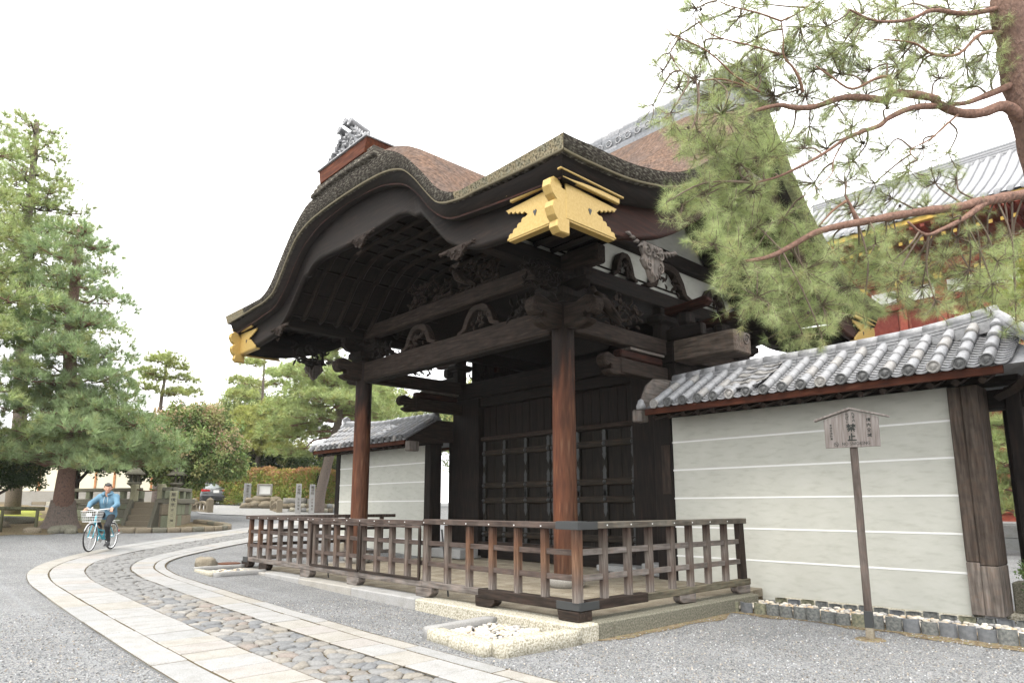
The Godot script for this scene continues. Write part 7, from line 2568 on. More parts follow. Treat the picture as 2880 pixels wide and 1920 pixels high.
# broad-leaved tree: limbs and lumpy masses of leaves
func leafy_tree(called: String, label: String, cat: String, base: Vector3, trunk_h: float, r: float, blobs: Array, per: float, lsize: float, cols: Array, top_tint: Color, tint_amt: float, tm: Material) -> void:
	var o := thing(called, label, cat, base)
	limb("trunk", o, [Vector3.ZERO, Vector3(0.1, trunk_h * 0.5, 0.05), Vector3(0, trunk_h, 0)], r, r * 0.6, tm, 9, 0.08)
	var total := 0
	var ks := []
	for b in blobs:
		var k := int(per * b[3] * b[3])
		ks.append(k)
		total += k
	var mm := multi(M.leaf_cluster, total)
	var n := 0
	for q in blobs.size():
		var b: Array = blobs[q]
		var c := Vector3(b[0], b[1], b[2])
		limb("branch", o, [Vector3(0, trunk_h * 0.8, 0), Vector3(0, trunk_h, 0).lerp(c, 0.5) + Vector3(0, -0.2, 0), c], r * 0.5, 0.02, tm, 5)
		for k in ks[q]:
			var d := Vector3(rng.randf_range(-1, 1), rng.randf_range(-1, 1), rng.randf_range(-1, 1)).normalized()
			var lump := 1.0 + 0.22 * sin(d.x * 6.0 + q) * sin(d.y * 5.0 + q * 2.0) + 0.14 * sin(d.z * 9.0 + d.y * 7.0)
			var rr: float = b[3] * lump * (1.0 - 0.35 * pow(rng.randf(), 2.0))
			var pos := c + Vector3(d.x * rr, d.y * rr * 0.85, d.z * rr)
			var col: Color = cols[rng.randi() % cols.size()]
			col = shade(col, rng.randf_range(0.75, 1.2))
			if rng.randf() < tint_amt * smoothstep(-0.3, 0.9, d.y + d.x * 0.3): col = col.lerp(top_tint, rng.randf_range(0.4, 1.0))
			set_inst(mm, n, pos, Vector3(rng.randf() * 6, rng.randf() * 6, rng.randf() * 6), lsize * rng.randf_range(0.75, 1.3), col)
			n += 1
	add_multi(o, "leaves", mm, M.leafy)

const LIMBS := [
	["trunk", 0.130, [Vector3(10.06, 7.16, 2.42), Vector3(10.03, 6.77, 2.35), Vector3(10.02, 6.48, 2.21), Vector3(10.01, 6.16, 2.06), Vector3(10.01, 5.86, 1.99), Vector3(10.03, 5.42, 1.71), Vector3(10.06, 4.56, 1.31), Vector3(10.05, 3.50, 0.89), Vector3(10.00, 2.22, 0.47), Vector3(9.92, 0.73, 0.01)]],
	["limb", 0.060, [Vector3(9.98, 5.66, 1.97), Vector3(9.88, 5.75, 2.25), Vector3(9.71, 5.65, 2.48), Vector3(9.56, 5.62, 2.71), Vector3(9.43, 5.68, 2.94), Vector3(9.40, 5.72, 3.06), Vector3(9.14, 5.77, 3.35), Vector3(9.06, 5.70, 3.42), Vector3(8.94, 5.69, 3.62), Vector3(8.79, 5.66, 3.85), Vector3(8.60, 5.57, 4.04), Vector3(8.47, 5.53, 4.23), Vector3(8.37, 5.53, 4.41), Vector3(8.19, 5.47, 4.59)]],
	["limb", 0.050, [Vector3(10.01, 6.07, 2.05), Vector3(9.77, 5.87, 2.40), Vector3(9.60, 5.75, 2.63), Vector3(9.46, 5.71, 2.84)]],
	["limb", 0.032, [Vector3(9.46, 5.69, 2.84), Vector3(9.29, 5.56, 3.29), Vector3(9.11, 5.43, 3.51), Vector3(9.05, 5.32, 3.63), Vector3(8.94, 5.27, 3.73), Vector3(8.81, 5.16, 3.92), Vector3(8.70, 5.02, 4.08), Vector3(8.53, 4.89, 4.23), Vector3(8.32, 4.76, 4.42), Vector3(8.17, 4.67, 4.64)]],
	["limb", 0.062, [Vector3(9.97, 4.89, 1.79), Vector3(9.90, 4.81, 1.99), Vector3(9.62, 4.64, 2.54), Vector3(9.45, 4.56, 2.78), Vector3(9.23, 4.50, 3.08), Vector3(9.02, 4.43, 3.36), Vector3(8.85, 4.36, 3.60), Vector3(8.63, 4.28, 3.89), Vector3(8.48, 4.19, 4.10), Vector3(8.33, 4.08, 4.23), Vector3(8.18, 3.95, 4.43), Vector3(8.02, 3.88, 4.66)]],
	["limb", 0.035, [Vector3(9.65, 4.64, 2.51), Vector3(9.50, 4.40, 2.84), Vector3(9.36, 4.28, 3.03), Vector3(9.24, 4.20, 3.21), Vector3(9.15, 4.31, 3.41)]],
	["limb", 0.028, [Vector3(8.77, 4.36, 3.69), Vector3(8.75, 4.50, 3.77), Vector3(8.73, 4.60, 3.84)]],
	["limb", 0.018, [Vector3(8.73, 4.54, 3.83), Vector3(8.63, 4.44, 3.93), Vector3(8.53, 4.28, 4.04)]],
	["limb", 0.022, [Vector3(9.12, 5.77, 3.38), Vector3(9.13, 5.91, 3.43), Vector3(9.06, 5.86, 3.61), Vector3(8.89, 5.72, 3.83), Vector3(8.78, 5.81, 4.04), Vector3(8.70, 5.89, 4.23)]],
	["limb", 0.018, [Vector3(8.54, 5.69, 4.20), Vector3(8.55, 5.80, 4.29), Vector3(8.52, 5.91, 4.35), Vector3(8.48, 6.01, 4.45), Vector3(8.51, 6.16, 4.50), Vector3(8.54, 6.30, 4.59)]],
	["limb", 0.011, [Vector3(8.54, 6.30, 4.59), Vector3(8.43, 6.31, 4.86), Vector3(8.28, 6.34, 5.10), Vector3(8.21, 6.36, 5.25)]],
	["limb", 0.011, [Vector3(8.54, 6.30, 4.59), Vector3(8.66, 6.43, 4.41), Vector3(8.78, 6.60, 4.25)]],
	["limb", 0.011, [Vector3(8.45, 6.03, 4.49), Vector3(8.34, 6.02, 4.80), Vector3(8.21, 6.04, 5.02), Vector3(8.10, 6.08, 5.22), Vector3(8.05, 6.19, 5.39)]],
	["limb", 0.012, [Vector3(8.26, 5.66, 4.57), Vector3(8.17, 5.73, 4.91), Vector3(8.12, 5.82, 5.06), Vector3(8.03, 5.94, 5.26), Vector3(7.86, 6.05, 5.54), Vector3(7.82, 6.23, 5.71)]],
	["limb", 0.010, [Vector3(8.26, 5.66, 4.57), Vector3(8.10, 5.69, 4.98), Vector3(7.92, 5.66, 5.23), Vector3(7.83, 5.78, 5.43), Vector3(7.85, 5.96, 5.54)]],
	["limb", 0.022, [Vector3(10.03, 6.55, 2.22), Vector3(9.83, 6.46, 2.63), Vector3(9.65, 6.17, 2.91), Vector3(9.48, 6.14, 3.15), Vector3(9.37, 6.22, 3.37), Vector3(9.18, 6.22, 3.65)]],
	["limb", 0.030, [Vector3(10.03, 6.81, 2.36), Vector3(9.75, 6.63, 2.84), Vector3(9.54, 6.59, 3.21), Vector3(9.37, 6.46, 3.43), Vector3(9.15, 6.41, 3.73), Vector3(8.99, 6.49, 4.00)]],
	["limb", 0.014, [Vector3(9.56, 5.62, 2.71), Vector3(9.47, 5.36, 3.04), Vector3(9.37, 5.21, 3.18), Vector3(9.23, 5.07, 3.37), Vector3(9.28, 4.95, 3.36)]],
	["limb", 0.009, [Vector3(8.80, 5.14, 3.93), Vector3(8.70, 4.95, 3.98), Vector3(8.69, 4.79, 4.03), Vector3(8.58, 4.64, 4.14), Vector3(8.48, 4.54, 4.26)]],
]
const CLUMPS := "7.60,4.43,5.35,0.11,28;7.62,4.49,5.08,0.18,74;7.81,4.55,4.97,0.26,151;7.90,4.49,4.63,0.31,205;8.04,4.33,4.37,0.36,268;7.88,4.02,4.97,0.24,127;8.02,3.86,4.75,0.33,255;8.05,4.02,4.07,0.40,325;8.36,3.85,4.06,0.35,268;8.03,3.56,4.46,0.29,182;8.08,3.60,3.78,0.37,268;8.38,3.54,3.76,0.32,205;8.51,3.79,3.35,0.31,182;8.65,3.56,3.38,0.20,85;8.18,3.26,3.82,0.16,54;8.40,3.21,3.90,0.14,43;8.52,4.02,3.57,0.26,131;8.08,4.75,4.22,0.26,131;8.24,4.41,4.19,0.25,131;8.31,4.29,3.87,0.26,131;7.77,5.27,5.00,0.27,-242;8.09,5.29,5.05,0.31,-338;8.08,5.34,4.50,0.29,177;7.87,5.04,4.85,0.27,-242;8.08,4.86,4.74,0.26,151;8.31,4.90,4.64,0.26,151;7.62,5.81,5.05,0.20,-128;7.64,5.85,5.36,0.15,-72;7.72,6.30,5.17,0.19,-115;7.83,6.20,4.85,0.30,-269;8.05,6.04,4.63,0.27,151;8.18,6.41,4.38,0.31,182;8.43,6.08,4.35,0.28,-250;8.24,5.79,4.20,0.29,-250;8.20,6.45,4.77,0.23,-169;7.92,6.59,4.79,0.19,-103;8.30,6.77,4.36,0.21,-128;8.64,6.30,4.37,0.28,-250;8.80,6.34,4.12,0.28,-250;8.94,6.22,3.82,0.28,-250;9.04,6.73,3.24,0.30,-250;9.25,6.30,3.23,0.29,-250;9.44,6.62,2.91,0.30,-250;9.59,6.25,2.84,0.24,-169;9.76,6.58,2.55,0.24,-169;9.83,6.04,2.39,0.18,-92;9.62,6.73,2.91,0.24,-169;8.96,6.08,3.45,0.24,-169;8.75,6.01,3.73,0.24,-169;8.52,6.13,3.82,0.22,-141;9.24,6.06,2.98,0.19,-103;8.45,5.48,3.87,0.21,-128;8.55,5.24,3.72,0.21,-128;8.69,5.16,3.39,0.21,-128;8.86,4.87,3.32,0.18,-92;9.18,4.90,3.29,0.20,-128;9.25,4.95,2.65,0.19,-103;8.91,4.78,2.99,0.18,-92;8.41,4.88,3.77,0.25,-184;8.46,5.15,4.06,0.19,-115;9.42,4.96,2.52,0.16,-72;8.94,3.97,3.31,0.23,113;9.01,4.01,2.72,0.26,-200;9.25,4.11,2.63,0.24,-169;9.44,3.94,2.53,0.24,-169;9.66,4.00,2.42,0.21,88;9.74,4.20,1.75,0.20,74;8.86,3.74,2.72,0.22,-141;9.19,3.58,2.93,0.20,-128;9.41,3.75,2.11,0.19,-103;9.70,3.66,1.98,0.19,67;9.41,4.24,2.77,0.18,-103;8.99,4.28,3.26,0.18,67;9.64,3.48,1.74,0.14,37;8.68,3.99,3.15,0.23,105;8.88,4.11,3.57,0.18,67;8.74,4.30,3.37,0.17,54;7.94,5.66,5.24,0.19,-128;7.99,5.82,4.64,0.26,-200;8.26,5.85,4.59,0.25,-200;8.39,5.92,3.97,0.21,-128;8.69,6.36,3.60,0.27,-200;8.99,6.64,3.64,0.26,-200;9.17,6.90,3.07,0.27,-200;9.38,6.18,3.12,0.24,-169;9.49,5.90,3.05,0.18,-103;9.64,6.23,2.54,0.21,-128;9.21,5.84,3.48,0.20,-128;7.99,6.40,5.26,0.20,-128;7.72,6.01,5.35,0.12,-46;7.55,5.48,5.43,0.13,-54;7.76,5.28,5.45,0.17,-103;7.85,4.97,5.32,0.17,-103;9.75,6.94,2.38,0.22,-128;8.75,6.62,4.14,0.25,-200;7.81,5.78,4.68,0.26,-200;8.26,5.27,4.11,0.24,-169;8.11,4.63,4.56,0.26,151;7.99,4.68,4.68,0.25,131;8.68,4.81,3.68,0.20,-128;8.83,5.26,3.51,0.18,-92;9.00,5.22,3.29,0.18,-92;9.25,5.24,2.98,0.19,-103;9.41,5.23,2.69,0.16,-72;9.28,6.71,2.91,0.27,-200;9.16,6.13,3.25,0.24,-169;9.65,6.58,2.76,0.24,-169;9.63,6.03,2.40,0.22,-128;9.84,6.27,2.55,0.24,-169;9.52,5.64,2.93,0.18,-103;8.84,5.92,3.26,0.25,-169;8.73,5.61,3.86,0.22,-154;9.27,5.64,3.07,0.18,-92;9.14,5.46,3.64,0.18,-103;9.97,6.71,2.37,0.21,-128;8.49,5.75,4.02,0.24,-169;8.89,5.26,3.92,0.18,-103;9.52,4.69,2.38,0.18,-92;9.18,4.62,2.82,0.18,-92;9.42,4.42,2.88,0.15,-72;8.90,4.46,3.18,0.19,-103;8.71,4.54,3.60,0.20,-128;9.56,4.29,2.17,0.21,-128;9.75,4.34,2.16,0.19,-103;9.34,3.82,2.31,0.23,-154;9.03,3.81,2.71,0.23,-154;9.60,3.77,2.46,0.22,-154;8.97,3.77,3.33,0.22,-154"

func near_pine() -> void:
	var o := thing("pine_tree", "old red pine at the right edge, boughs hanging before the gate roof", "pine tree")
	var reach := []
	for l in LIMBS:
		var pts: Array = l[2]
		var r: float = l[1]
		var r1: float = r * 0.3 if l[0] == "limb" else r * 1.5
		limb(l[0], o, pts, r, r1, M.pine_bark if l[0] == "trunk" else (M.pine_limb if r > 0.025 else M.twig_red), 12 if r > 0.04 else 7, 0.16 if r > 0.012 else 0.05)
		if l[0] == "limb":
			for p in curve(pts, 6): reach.append(p)
	var twigs := S(true)
	var ends := []
	var cones := []
	for row in CLUMPS.split(";"):
		var v = row.split_floats(",")
		var c := Vector3(v[0], v[1], v[2])
		var rad: float = v[3]
		var n := absi(int(v[4]))
		var dense: bool = v[4] > 0
		var best: Vector3 = reach[0]
		for p in reach:
			if p.distance_squared_to(c) < best.distance_squared_to(c): best = p
		var mid := best.lerp(c, 0.5) + Vector3(rng.randf_range(-0.08, 0.08), rng.randf_range(-0.02, 0.1), rng.randf_range(-0.08, 0.08))
		tube(twigs, curve([best, mid, c], 4), [0.011, 0.0105, 0.01, 0.0095, 0.009, 0.0085, 0.008, 0.0075, 0.007], 5)
		var out := (c - best)
		out = (out.normalized() if out.length() > 0.05 else Vector3(0, 1, 0)) + Vector3(-0.35, 0.1, 0.1)
		var sprays := maxi(4, n / 7)
		for k in sprays:
			var d := Vector3(rng.randf_range(-1, 1), rng.randf_range(-0.8, 0.9), rng.randf_range(-1, 1))
			d = (d.normalized() + out * 0.45).normalized()
			var l := rad * rng.randf_range(0.5, 1.45)
			var e := c + d * l
			var bend := Vector3(rng.randf_range(-1, 1), rng.randf_range(-1, 0.6), rng.randf_range(-1, 1)) * l * 0.18
			var m := c.lerp(e, 0.5) + bend
			tube(twigs, [c, m, e], [0.005, 0.004, 0.0028], 4)
			var tufts := int(ceil(float(n) / sprays))
			for j in tufts:
				var t := rng.randf_range(0.35, 1.0)
				var at := (c.lerp(m, t * 2.0) if t < 0.5 else m.lerp(e, t * 2.0 - 1.0))
				var dd := (e - c).normalized() + Vector3(rng.randf_range(-1, 1), rng.randf_range(-0.7, 1.0), rng.randf_range(-1, 1)) * 0.8
				if t > 0.9: dd = (e - m)
				var off := dd.normalized() * rng.randf_range(0.0, 0.07)
				if off.length() > 0.03: tube(twigs, [at, at + off], [0.0025, 0.0018], 3)
				ends.append([at + off, dd, dense])
		if rng.randf() < 0.25: cones.append(c.lerp(best, 0.3))
	var mm := [multi(M.tuft_near, ends.size()), multi(M.tuft_near2, ends.size())]
	var cnt := [0, 0]
	for e in ends:
		var k := rng.randi() % 2
		var base := Color(.34, .41, .18).lerp(Color(.46, .50, .26), rng.randf())
		if rng.randf() < 0.12: base = Color(.40, .38, .18)
		set_dir(mm[k], cnt[k], e[0], e[1], rng.randf_range(0.1, 0.145) * (1.0 if e[2] else 0.72), base)
		cnt[k] += 1
	for k in 2:
		mm[k].visible_instance_count = cnt[k]
		add_multi(o, "needles", mm[k], M.needle)
	var tw := obj("twigs", twigs, M.twig, o)
	tw.set_meta("kind", "stuff")
	for c in cones:
		var s := S(true)
		rock(s, c + Vector3(0, -0.05, 0.03), Vector3(0.03, 0.04, 0.03), 0.3, 8)
		obj("cone", s, M.dark_bark, o)

func build_trees() -> void:
	near_pine()
	var T: ArrayMesh = M.tuft_far
	var T2: ArrayMesh = M.tuft_far2
	var g1 := Color(.29, .37, .19)
	var g2 := Color(.34, .40, .175)
	var g3 := Color(.33, .37, .14)
	# the big red pine on the bank
	var b := on_ground(-15.2, 6.26, -0.1)
	var tr := [Vector3(0, 0, 0), Vector3(0.06, 0.6, 0.0), Vector3(0.3, 1.6, 0.05), Vector3(0.55, 2.9, 0.05), Vector3(0.95, 4.4, 0.3), Vector3(1.3, 6.2, 0.55), Vector3(1.75, 8.0, 0.65), Vector3(2.0, 9.6, 0.7)]
	var o := pine("big red-barked pine with a leaning trunk on the bank at the left, nearest the cyclist", b, tr, 0.36, auto_pads(9.6, 0.36, 44, 2.3, 0.5, 1.0, 0.55, 11, -0.06, 0.9) + [[0.36, 100, 2.4, 0.9, 0.3, 0.25], [0.34, -70, 2.4, 0.85, 0.3, 0.35], [0.40, -85, 2.7, 0.9, 0.32, 0.3], [0.44, -60, 2.6, 0.9, 0.3, 0.1], [0.36, 75, 1.6, 0.8, 0.25, 0.1], [0.42, 95, 2.6, 0.9, 0.3, 0.0], [0.38, 20, 1.4, 0.8, 0.25, 0.1]], 115, T, 0.27, g1, 0.25, M.pine_bark, M.pine_limb)
	# root flare
	var rf := S(true)
	lathe(rf, [[0.75, -0.05], [0.58, 0.12], [0.46, 0.35], [0.39, 0.7], [0.35, 1.0]], 14, xf(Vector3(0.02, 0, 0)))
	obj("root_flare", rf, M.grey_bark, o)
	# taller pine behind it
	b = on_ground(-22.6, 6.7)
	tr = [Vector3(0, 0, 0), Vector3(0.4, 4, 0.2), Vector3(1.2, 8, 0.6), Vector3(1.8, 11.2, 0.9), Vector3(2.3, 13.6, 1.0), Vector3(2.6, 15.5, 1.1)]
	pine("tallest pine at the far left, bare upper trunk showing between open tufted boughs", b, tr, 0.3, auto_pads(15.5, 0.36, 46, 3.6, 0.6, 1.3, 0.5, 5, 0.02, 0.5), 50, T, 0.29, g2, 0.35, M.grey_bark, M.dark_bark)
	# pine cut by the left edge of the picture
	b = on_ground(-13.9, 9.9)
	tr = [Vector3(0, 0, 0), Vector3(-0.2, 3, 0.2), Vector3(-0.1, 6, 0.1), Vector3(0, 9.0, 0.2), Vector3(0.1, 12.4, 0.2)]
	pine("pine at the left border of the picture, only its right-hand boughs in view", b, tr, 0.28, auto_pads(12.4, 0.24, 40, 2.9, 0.8, 1.15, 0.7, 21, -0.05), 80, T, 0.27, g2, 0.3, M.pine_bark, M.pine_limb)
	# clipped pine with separate cloud-like pads
	b = on_ground(-25.6, 0.7)
	tr = [Vector3(0, 0, 0), Vector3(0.1, 3.0, 0), Vector3(0.0, 5.2, 0.1), Vector3(0.25, 6.4, 0.1), Vector3(0.35, 7.4, 0.1)]
	pine("clipped pine with three separate flat pads of foliage rising behind the photinia", b, tr, 0.16, [[1.0, 0, 0.2, 0.85, 0.35, 0.2], [0.97, 40, 0.9, 0.65, 0.26, 0.0], [0.97, 230, 0.95, 0.7, 0.28, 0.0], [0.82, 60, 1.0, 0.75, 0.28, 0.05], [0.82, 240, 1.2, 0.8, 0.3, 0.1], [0.80, 150, 0.6, 0.7, 0.28, 0.1], [0.64, 60, 1.3, 0.8, 0.28, 0.1], [0.64, 250, 1.4, 0.8, 0.3, 0.25], [0.62, 330, 0.8, 0.8, 0.28, 0.1]], 95, T2, 0.32, g3, 0.35, M.grey_bark, M.dark_bark)
	# leaning red pine beside the left wall
	b = on_ground(-21.8, -6.1)
	tr = [Vector3(0, 0, 0), Vector3(0.2, 1.0, 0), Vector3(0.75, 2.8, -0.1), Vector3(1.35, 4.9, -0.25), Vector3(1.4, 6.0, 0.0), Vector3(1.25, 7.3, 0.3), Vector3(1.4, 9.2, 0.5)]
	pine("leaning red pine with bare twisted boughs behind the left pillar and wall", b, tr, 0.33, auto_pads(9.2, 0.42, 30, 3.6, 1.2, 1.25, 0.8, 31, 0.0) + [[0.55, 215, 4.3, 1.3, 0.45, 0.3], [0.5, 200, 3.6, 1.2, 0.4, -0.6], [0.62, 190, 4.4, 1.2, 0.45, 0.2], [0.7, 230, 3.6, 1.2, 0.42, 0.4], [0.48, 120, 3.0, 1.1, 0.4, -0.2], [0.42, 150, 2.8, 1.0, 0.4, -0.7], [0.8, 130, 2.4, 1.1, 0.4, 0.2], [0.75, 60, 2.8, 1.2, 0.4, 0.2], [0.6, 50, 3.0, 1.2, 0.4, 0.0]], 60, T2, 0.34, g2, 0.3, M.grey_bark, M.pine_limb)
	# yellow-green pine over the hedge
	b = on_ground(-32.8, -7.3)
	tr = [Vector3(0, 0, 0), Vector3(0.05, 2.4, 0), Vector3(0.2, 4.0, 0.1), Vector3(0.4, 6.3, 0.1)]
	pine("bushy yellow-green pine on a straight grey trunk behind the hedge", b, tr, 0.26, auto_pads(6.3, 0.5, 24, 2.7, 0.8, 1.35, 0.9, 41, 0.12), 52, T2, 0.4, Color(.30, .32, .10), 0.5, M.grey_bark, M.dark_bark)
	# thin tall pine with open whorls
	b = on_ground(-37.9, -9.4)
	tr = [Vector3(0, 0, 0), Vector3(0.1, 5, 0), Vector3(0.5, 9.0, 0.2), Vector3(0.8, 11.4, 0.3)]
	pine("thin tall pine with open whorled boughs between the gable house and the gate roof", b, tr, 0.17, [[1.0, 0, 0.1, 0.7, 0.25, 0.0], [0.93, 60, 1.2, 0.8, 0.3, 0.1], [0.93, 240, 1.2, 0.8, 0.3, 0.1], [0.85, 150, 1.0, 0.8, 0.3, 0.0], [0.78, 50, 1.8, 1.0, 0.35, 0.2], [0.78, 230, 1.9, 1.0, 0.35, 0.2], [0.68, 240, 2.0, 1.0, 0.35, 0.1], [0.66, 70, 2.0, 1.0, 0.35, 0.1], [0.58, 230, 2.3, 1.2, 0.4, 0.0], [0.55, 60, 2.2, 1.2, 0.4, 0.0]], 55, T2, 0.42, g3, 0.3, M.grey_bark, M.dark_bark)
	# photinia with pinkish young shoots, dark camellias round the shrine
	var cg := [Color(.16, .23, .08), Color(.22, .29, .11), Color(.28, .33, .13), Color(.10, .15, .055)]
	leafy_tree("photinia_tree", "round broad-leaved tree with pinkish young leaves behind the shrine enclosure", "tree", on_ground(-17.9, 1.6), 1.6, 0.17, [[0.0, 3.2, 0.0, 1.5], [0.7, 2.6, -0.7, 1.15], [1.0, 2.3, -1.1, 0.7], [-0.7, 2.7, 0.7, 1.3], [-0.5, 3.7, 0.3, 1.05], [0.3, 3.7, -0.3, 0.95], [-1.3, 3.3, 1.2, 1.0], [0.2, 2.0, 0.3, 0.9]], 300, 0.34, cg + [Color(.24, .24, .10)], Color(.44, .30, .21), 0.42, M.dark_bark)
	leafy_tree("camellia_tree", "dark evergreen over the left part of the shrine enclosure, beside the big pine trunk", "tree", on_ground(-19.8, 5.1), 1.7, 0.16, [[0.0, 3.0, 0.0, 1.3], [0.9, 2.7, -0.8, 1.1], [-0.8, 2.9, 0.9, 1.2], [0.3, 3.9, 0.2, 1.1]], 230, 0.34, [Color(.03, .05, .02), Color(.05, .08, .03), Color(.07, .10, .035)], Color(.2, .2, .08), 0.2, M.dark_bark)
	leafy_tree("camellia_tree", "dark evergreen crown directly behind the stone lanterns and steps of the enclosure", "tree", on_ground(-20.4, 2.8), 1.7, 0.16, [[0.0, 2.9, 0.0, 1.3], [0.7, 2.5, -0.9, 1.1], [-0.5, 3.5, 0.6, 1.2]], 230, 0.34, [Color(.03, .05, .02), Color(.045, .07, .025), Color(.065, .09, .03)], Color(.2, .2, .08), 0.15, M.dark_bark)
	leafy_tree("camellia_tree", "small dark round-headed tree on the moss at the left edge", "tree", on_ground(-16.9, 7.95), 1.15, 0.13, [[0.0, 1.9, 0.0, 0.75], [0.5, 1.8, -0.35, 0.65], [-0.5, 1.9, 0.5, 0.7], [0.2, 2.3, 0.1, 0.65], [0.75, 1.65, -0.75, 0.5]], 420, 0.24, [Color(.03, .055, .02), Color(.05, .08, .03), Color(.08, .115, .04)], Color(.2, .2, .08), 0.15, M.dark_bark)
	# dark bushes behind the hedge and crowns further back
	var far_g := [Color(.19, .25, .095), Color(.25, .30, .115), Color(.30, .33, .14)]
	leafy_tree("evergreen_bush", "mass of dark evergreen foliage behind the left half of the hedge", "bush", on_ground(-36.2, -7.0), 1.2, 0.15, [[0.0, 2.6, 0.0, 1.5], [1.8, 2.5, -0.8, 1.4], [3.2, 2.4, -1.4, 1.3]], 170, 0.4, [Color(.03, .05, .02), Color(.05, .08, .03), Color(.075, .11, .04)], Color(.2, .22, .08), 0.2, M.dark_bark)
	leafy_tree("evergreen_bush", "mass of dark evergreen foliage behind the right half of the hedge", "bush", on_ground(-30.6, -10.2), 1.2, 0.15, [[0.0, 2.6, 0.0, 1.5], [1.6, 2.5, -1.0, 1.4], [-1.2, 2.7, 0.8, 1.4], [3.0, 2.7, -2.6, 1.5]], 170, 0.4, [Color(.035, .055, .02), Color(.055, .085, .03), Color(.085, .12, .04)], Color(.24, .24, .08), 0.3, M.dark_bark)
	leafy_tree("broadleaf_tree", "soft green broadleaf crown behind and left of the thin tall pine", "tree", on_ground(-48.5, -12.2), 5.0, 0.25, [[0.0, 8.6, 0.0, 1.9], [0.9, 7.4, -1.2, 2.0], [-1.0, 7.0, 1.4, 1.9], [0.6, 9.8, -0.4, 1.3], [0.0, 5.6, 0.5, 2.3]], 110, 0.5, far_g, Color(.34, .32, .14), 0.4, M.grey_bark)
	leafy_tree("broadleaf_tree", "bright green crown right behind the distant tiled gable", "tree", on_ground(-56.0, -14.5), 5.0, 0.25, [[0.0, 7.8, 0.0, 2.2], [1.5, 7.2, -1.8, 2.0], [-1.5, 6.8, 1.6, 2.0], [2.6, 8.6, -3.6, 2.0]], 100, 0.55, far_g, Color(.34, .34, .12), 0.4, M.grey_bark)
	leafy_tree("broadleaf_tree", "pale pinkish-yellow budding tree between the clipped pine and the gable house", "tree", on_ground(-42.5, -4.2), 3.0, 0.2, [[0.0, 5.3, 0.0, 1.5], [0.9, 5.9, -1.2, 1.2], [-1.2, 4.9, 1.3, 1.5], [0.3, 4.0, 0.3, 1.6], [1.6, 5.1, -2.0, 1.1]], 85, 0.45, [Color(.24, .24, .11), Color(.32, .27, .14), Color(.27, .28, .12)], Color(.46, .33, .22), 0.6, M.grey_bark)
	leafy_tree("broadleaf_tree", "green crowns seen through the gate beyond the leaning pine", "tree", on_ground(-30.0, -15.5), 4.0, 0.25, [[0.0, 6.5, 0.0, 2.2], [2.0, 6.0, -2.0, 2.2], [-1.5, 7.5, 1.2, 2.0], [3.5, 7.0, -4.0, 2.2], [1.0, 4.0, -1.0, 2.2], [4.5, 4.0, -4.5, 2.2]], 80, 0.5, far_g, Color(.36, .34, .12), 0.4, M.grey_bark)
	# leafless tree against the sky
	var bt := thing("bare_tree", "leafless pale tree against the sky left of the gable house", "tree", on_ground(-51.2, -9.2))
	limb("trunk", bt, [Vector3.ZERO, Vector3(0.1, 3, 0), Vector3(0, 5.6, 0.1)], 0.2, 0.1, M.grey_bark, 7)
	var tw := S(true)
	for k in 26:
		var a := rng.randf() * TAU
		var d := Vector3(cos(a) * 0.6, 1.0, sin(a) * 0.6)
		var p0 := Vector3(0, rng.randf_range(4.5, 6.0), 0.1)
		var p1 := p0 + d * rng.randf_range(1.2, 2.4)
		var p2 := p1 + (d + Vector3(rng.randf_range(-0.5, 0.5), 0.3, rng.randf_range(-0.5, 0.5))) * rng.randf_range(0.8, 1.8)
		tube(tw, [p0, p1, p2], [0.035, 0.02, 0.008], 4)
		for j in 4:
			var q := p1.lerp(p2, rng.randf())
			tube(tw, [q, q + Vector3(rng.randf_range(-0.6, 0.6), rng.randf_range(0.2, 0.9), rng.randf_range(-0.6, 0.6))], [0.012, 0.005], 3)
	obj("bare_twigs", tw, M.twig, bt).set_meta("kind", "stuff")
	# greenery to the right of the wall end
	b = on_ground(6.6, -15.0)
	tr = [Vector3(0, 0, 0), Vector3(0.1, 2.5, 0), Vector3(0.2, 5.0, 0.2), Vector3(0.2, 9.0, 0.1)]
	pine("pine standing in the court before the red hall, seen past the wall end", b, tr, 0.22, auto_pads(9.0, 0.2, 26, 1.9, 0.7, 0.95, 0.6, 51, 0.0), 90, T, 0.28, g2, 0.2, M.pine_bark, M.pine_limb)
	b = on_ground(9.3, -9.5)
	tr = [Vector3(0, 0, 0), Vector3(0.1, 3.0, 0), Vector3(-0.1, 5.6, 0.2), Vector3(-0.2, 8.0, 0.1)]
	pine("bright yellow-green pine crown above the right end of the tiled wall", b, tr, 0.2, [[1.0, 0, 0.2, 0.9, 0.5, 0.0], [0.9, 120, 0.9, 0.8, 0.4, 0.1], [0.9, 200, 1.0, 0.9, 0.4, 0.1], [0.82, 170, 1.2, 0.9, 0.4, 0.0], [0.8, 60, 1.0, 0.9, 0.4, 0.0], [0.75, 270, 0.9, 0.8, 0.4, 0.0]], 130, T, 0.26, Color(.24, .27, .06), 0.3, M.pine_bark, M.pine_limb)
	leafy_tree("camellia_shrub", "small glossy shrub at the foot of the door frame on the right", "shrub", on_ground(9.35, 0.15), 0.3, 0.03, [[0.0, 0.62, 0.0, 0.26], [0.12, 0.45, 0.08, 0.24], [0.02, 0.82, -0.04, 0.18]], 2600, 0.10, [Color(.05, .085, .03), Color(.08, .12, .04), Color(.11, .15, .05)], Color(.40, .18, .12), 0.2, M.dark_bark)

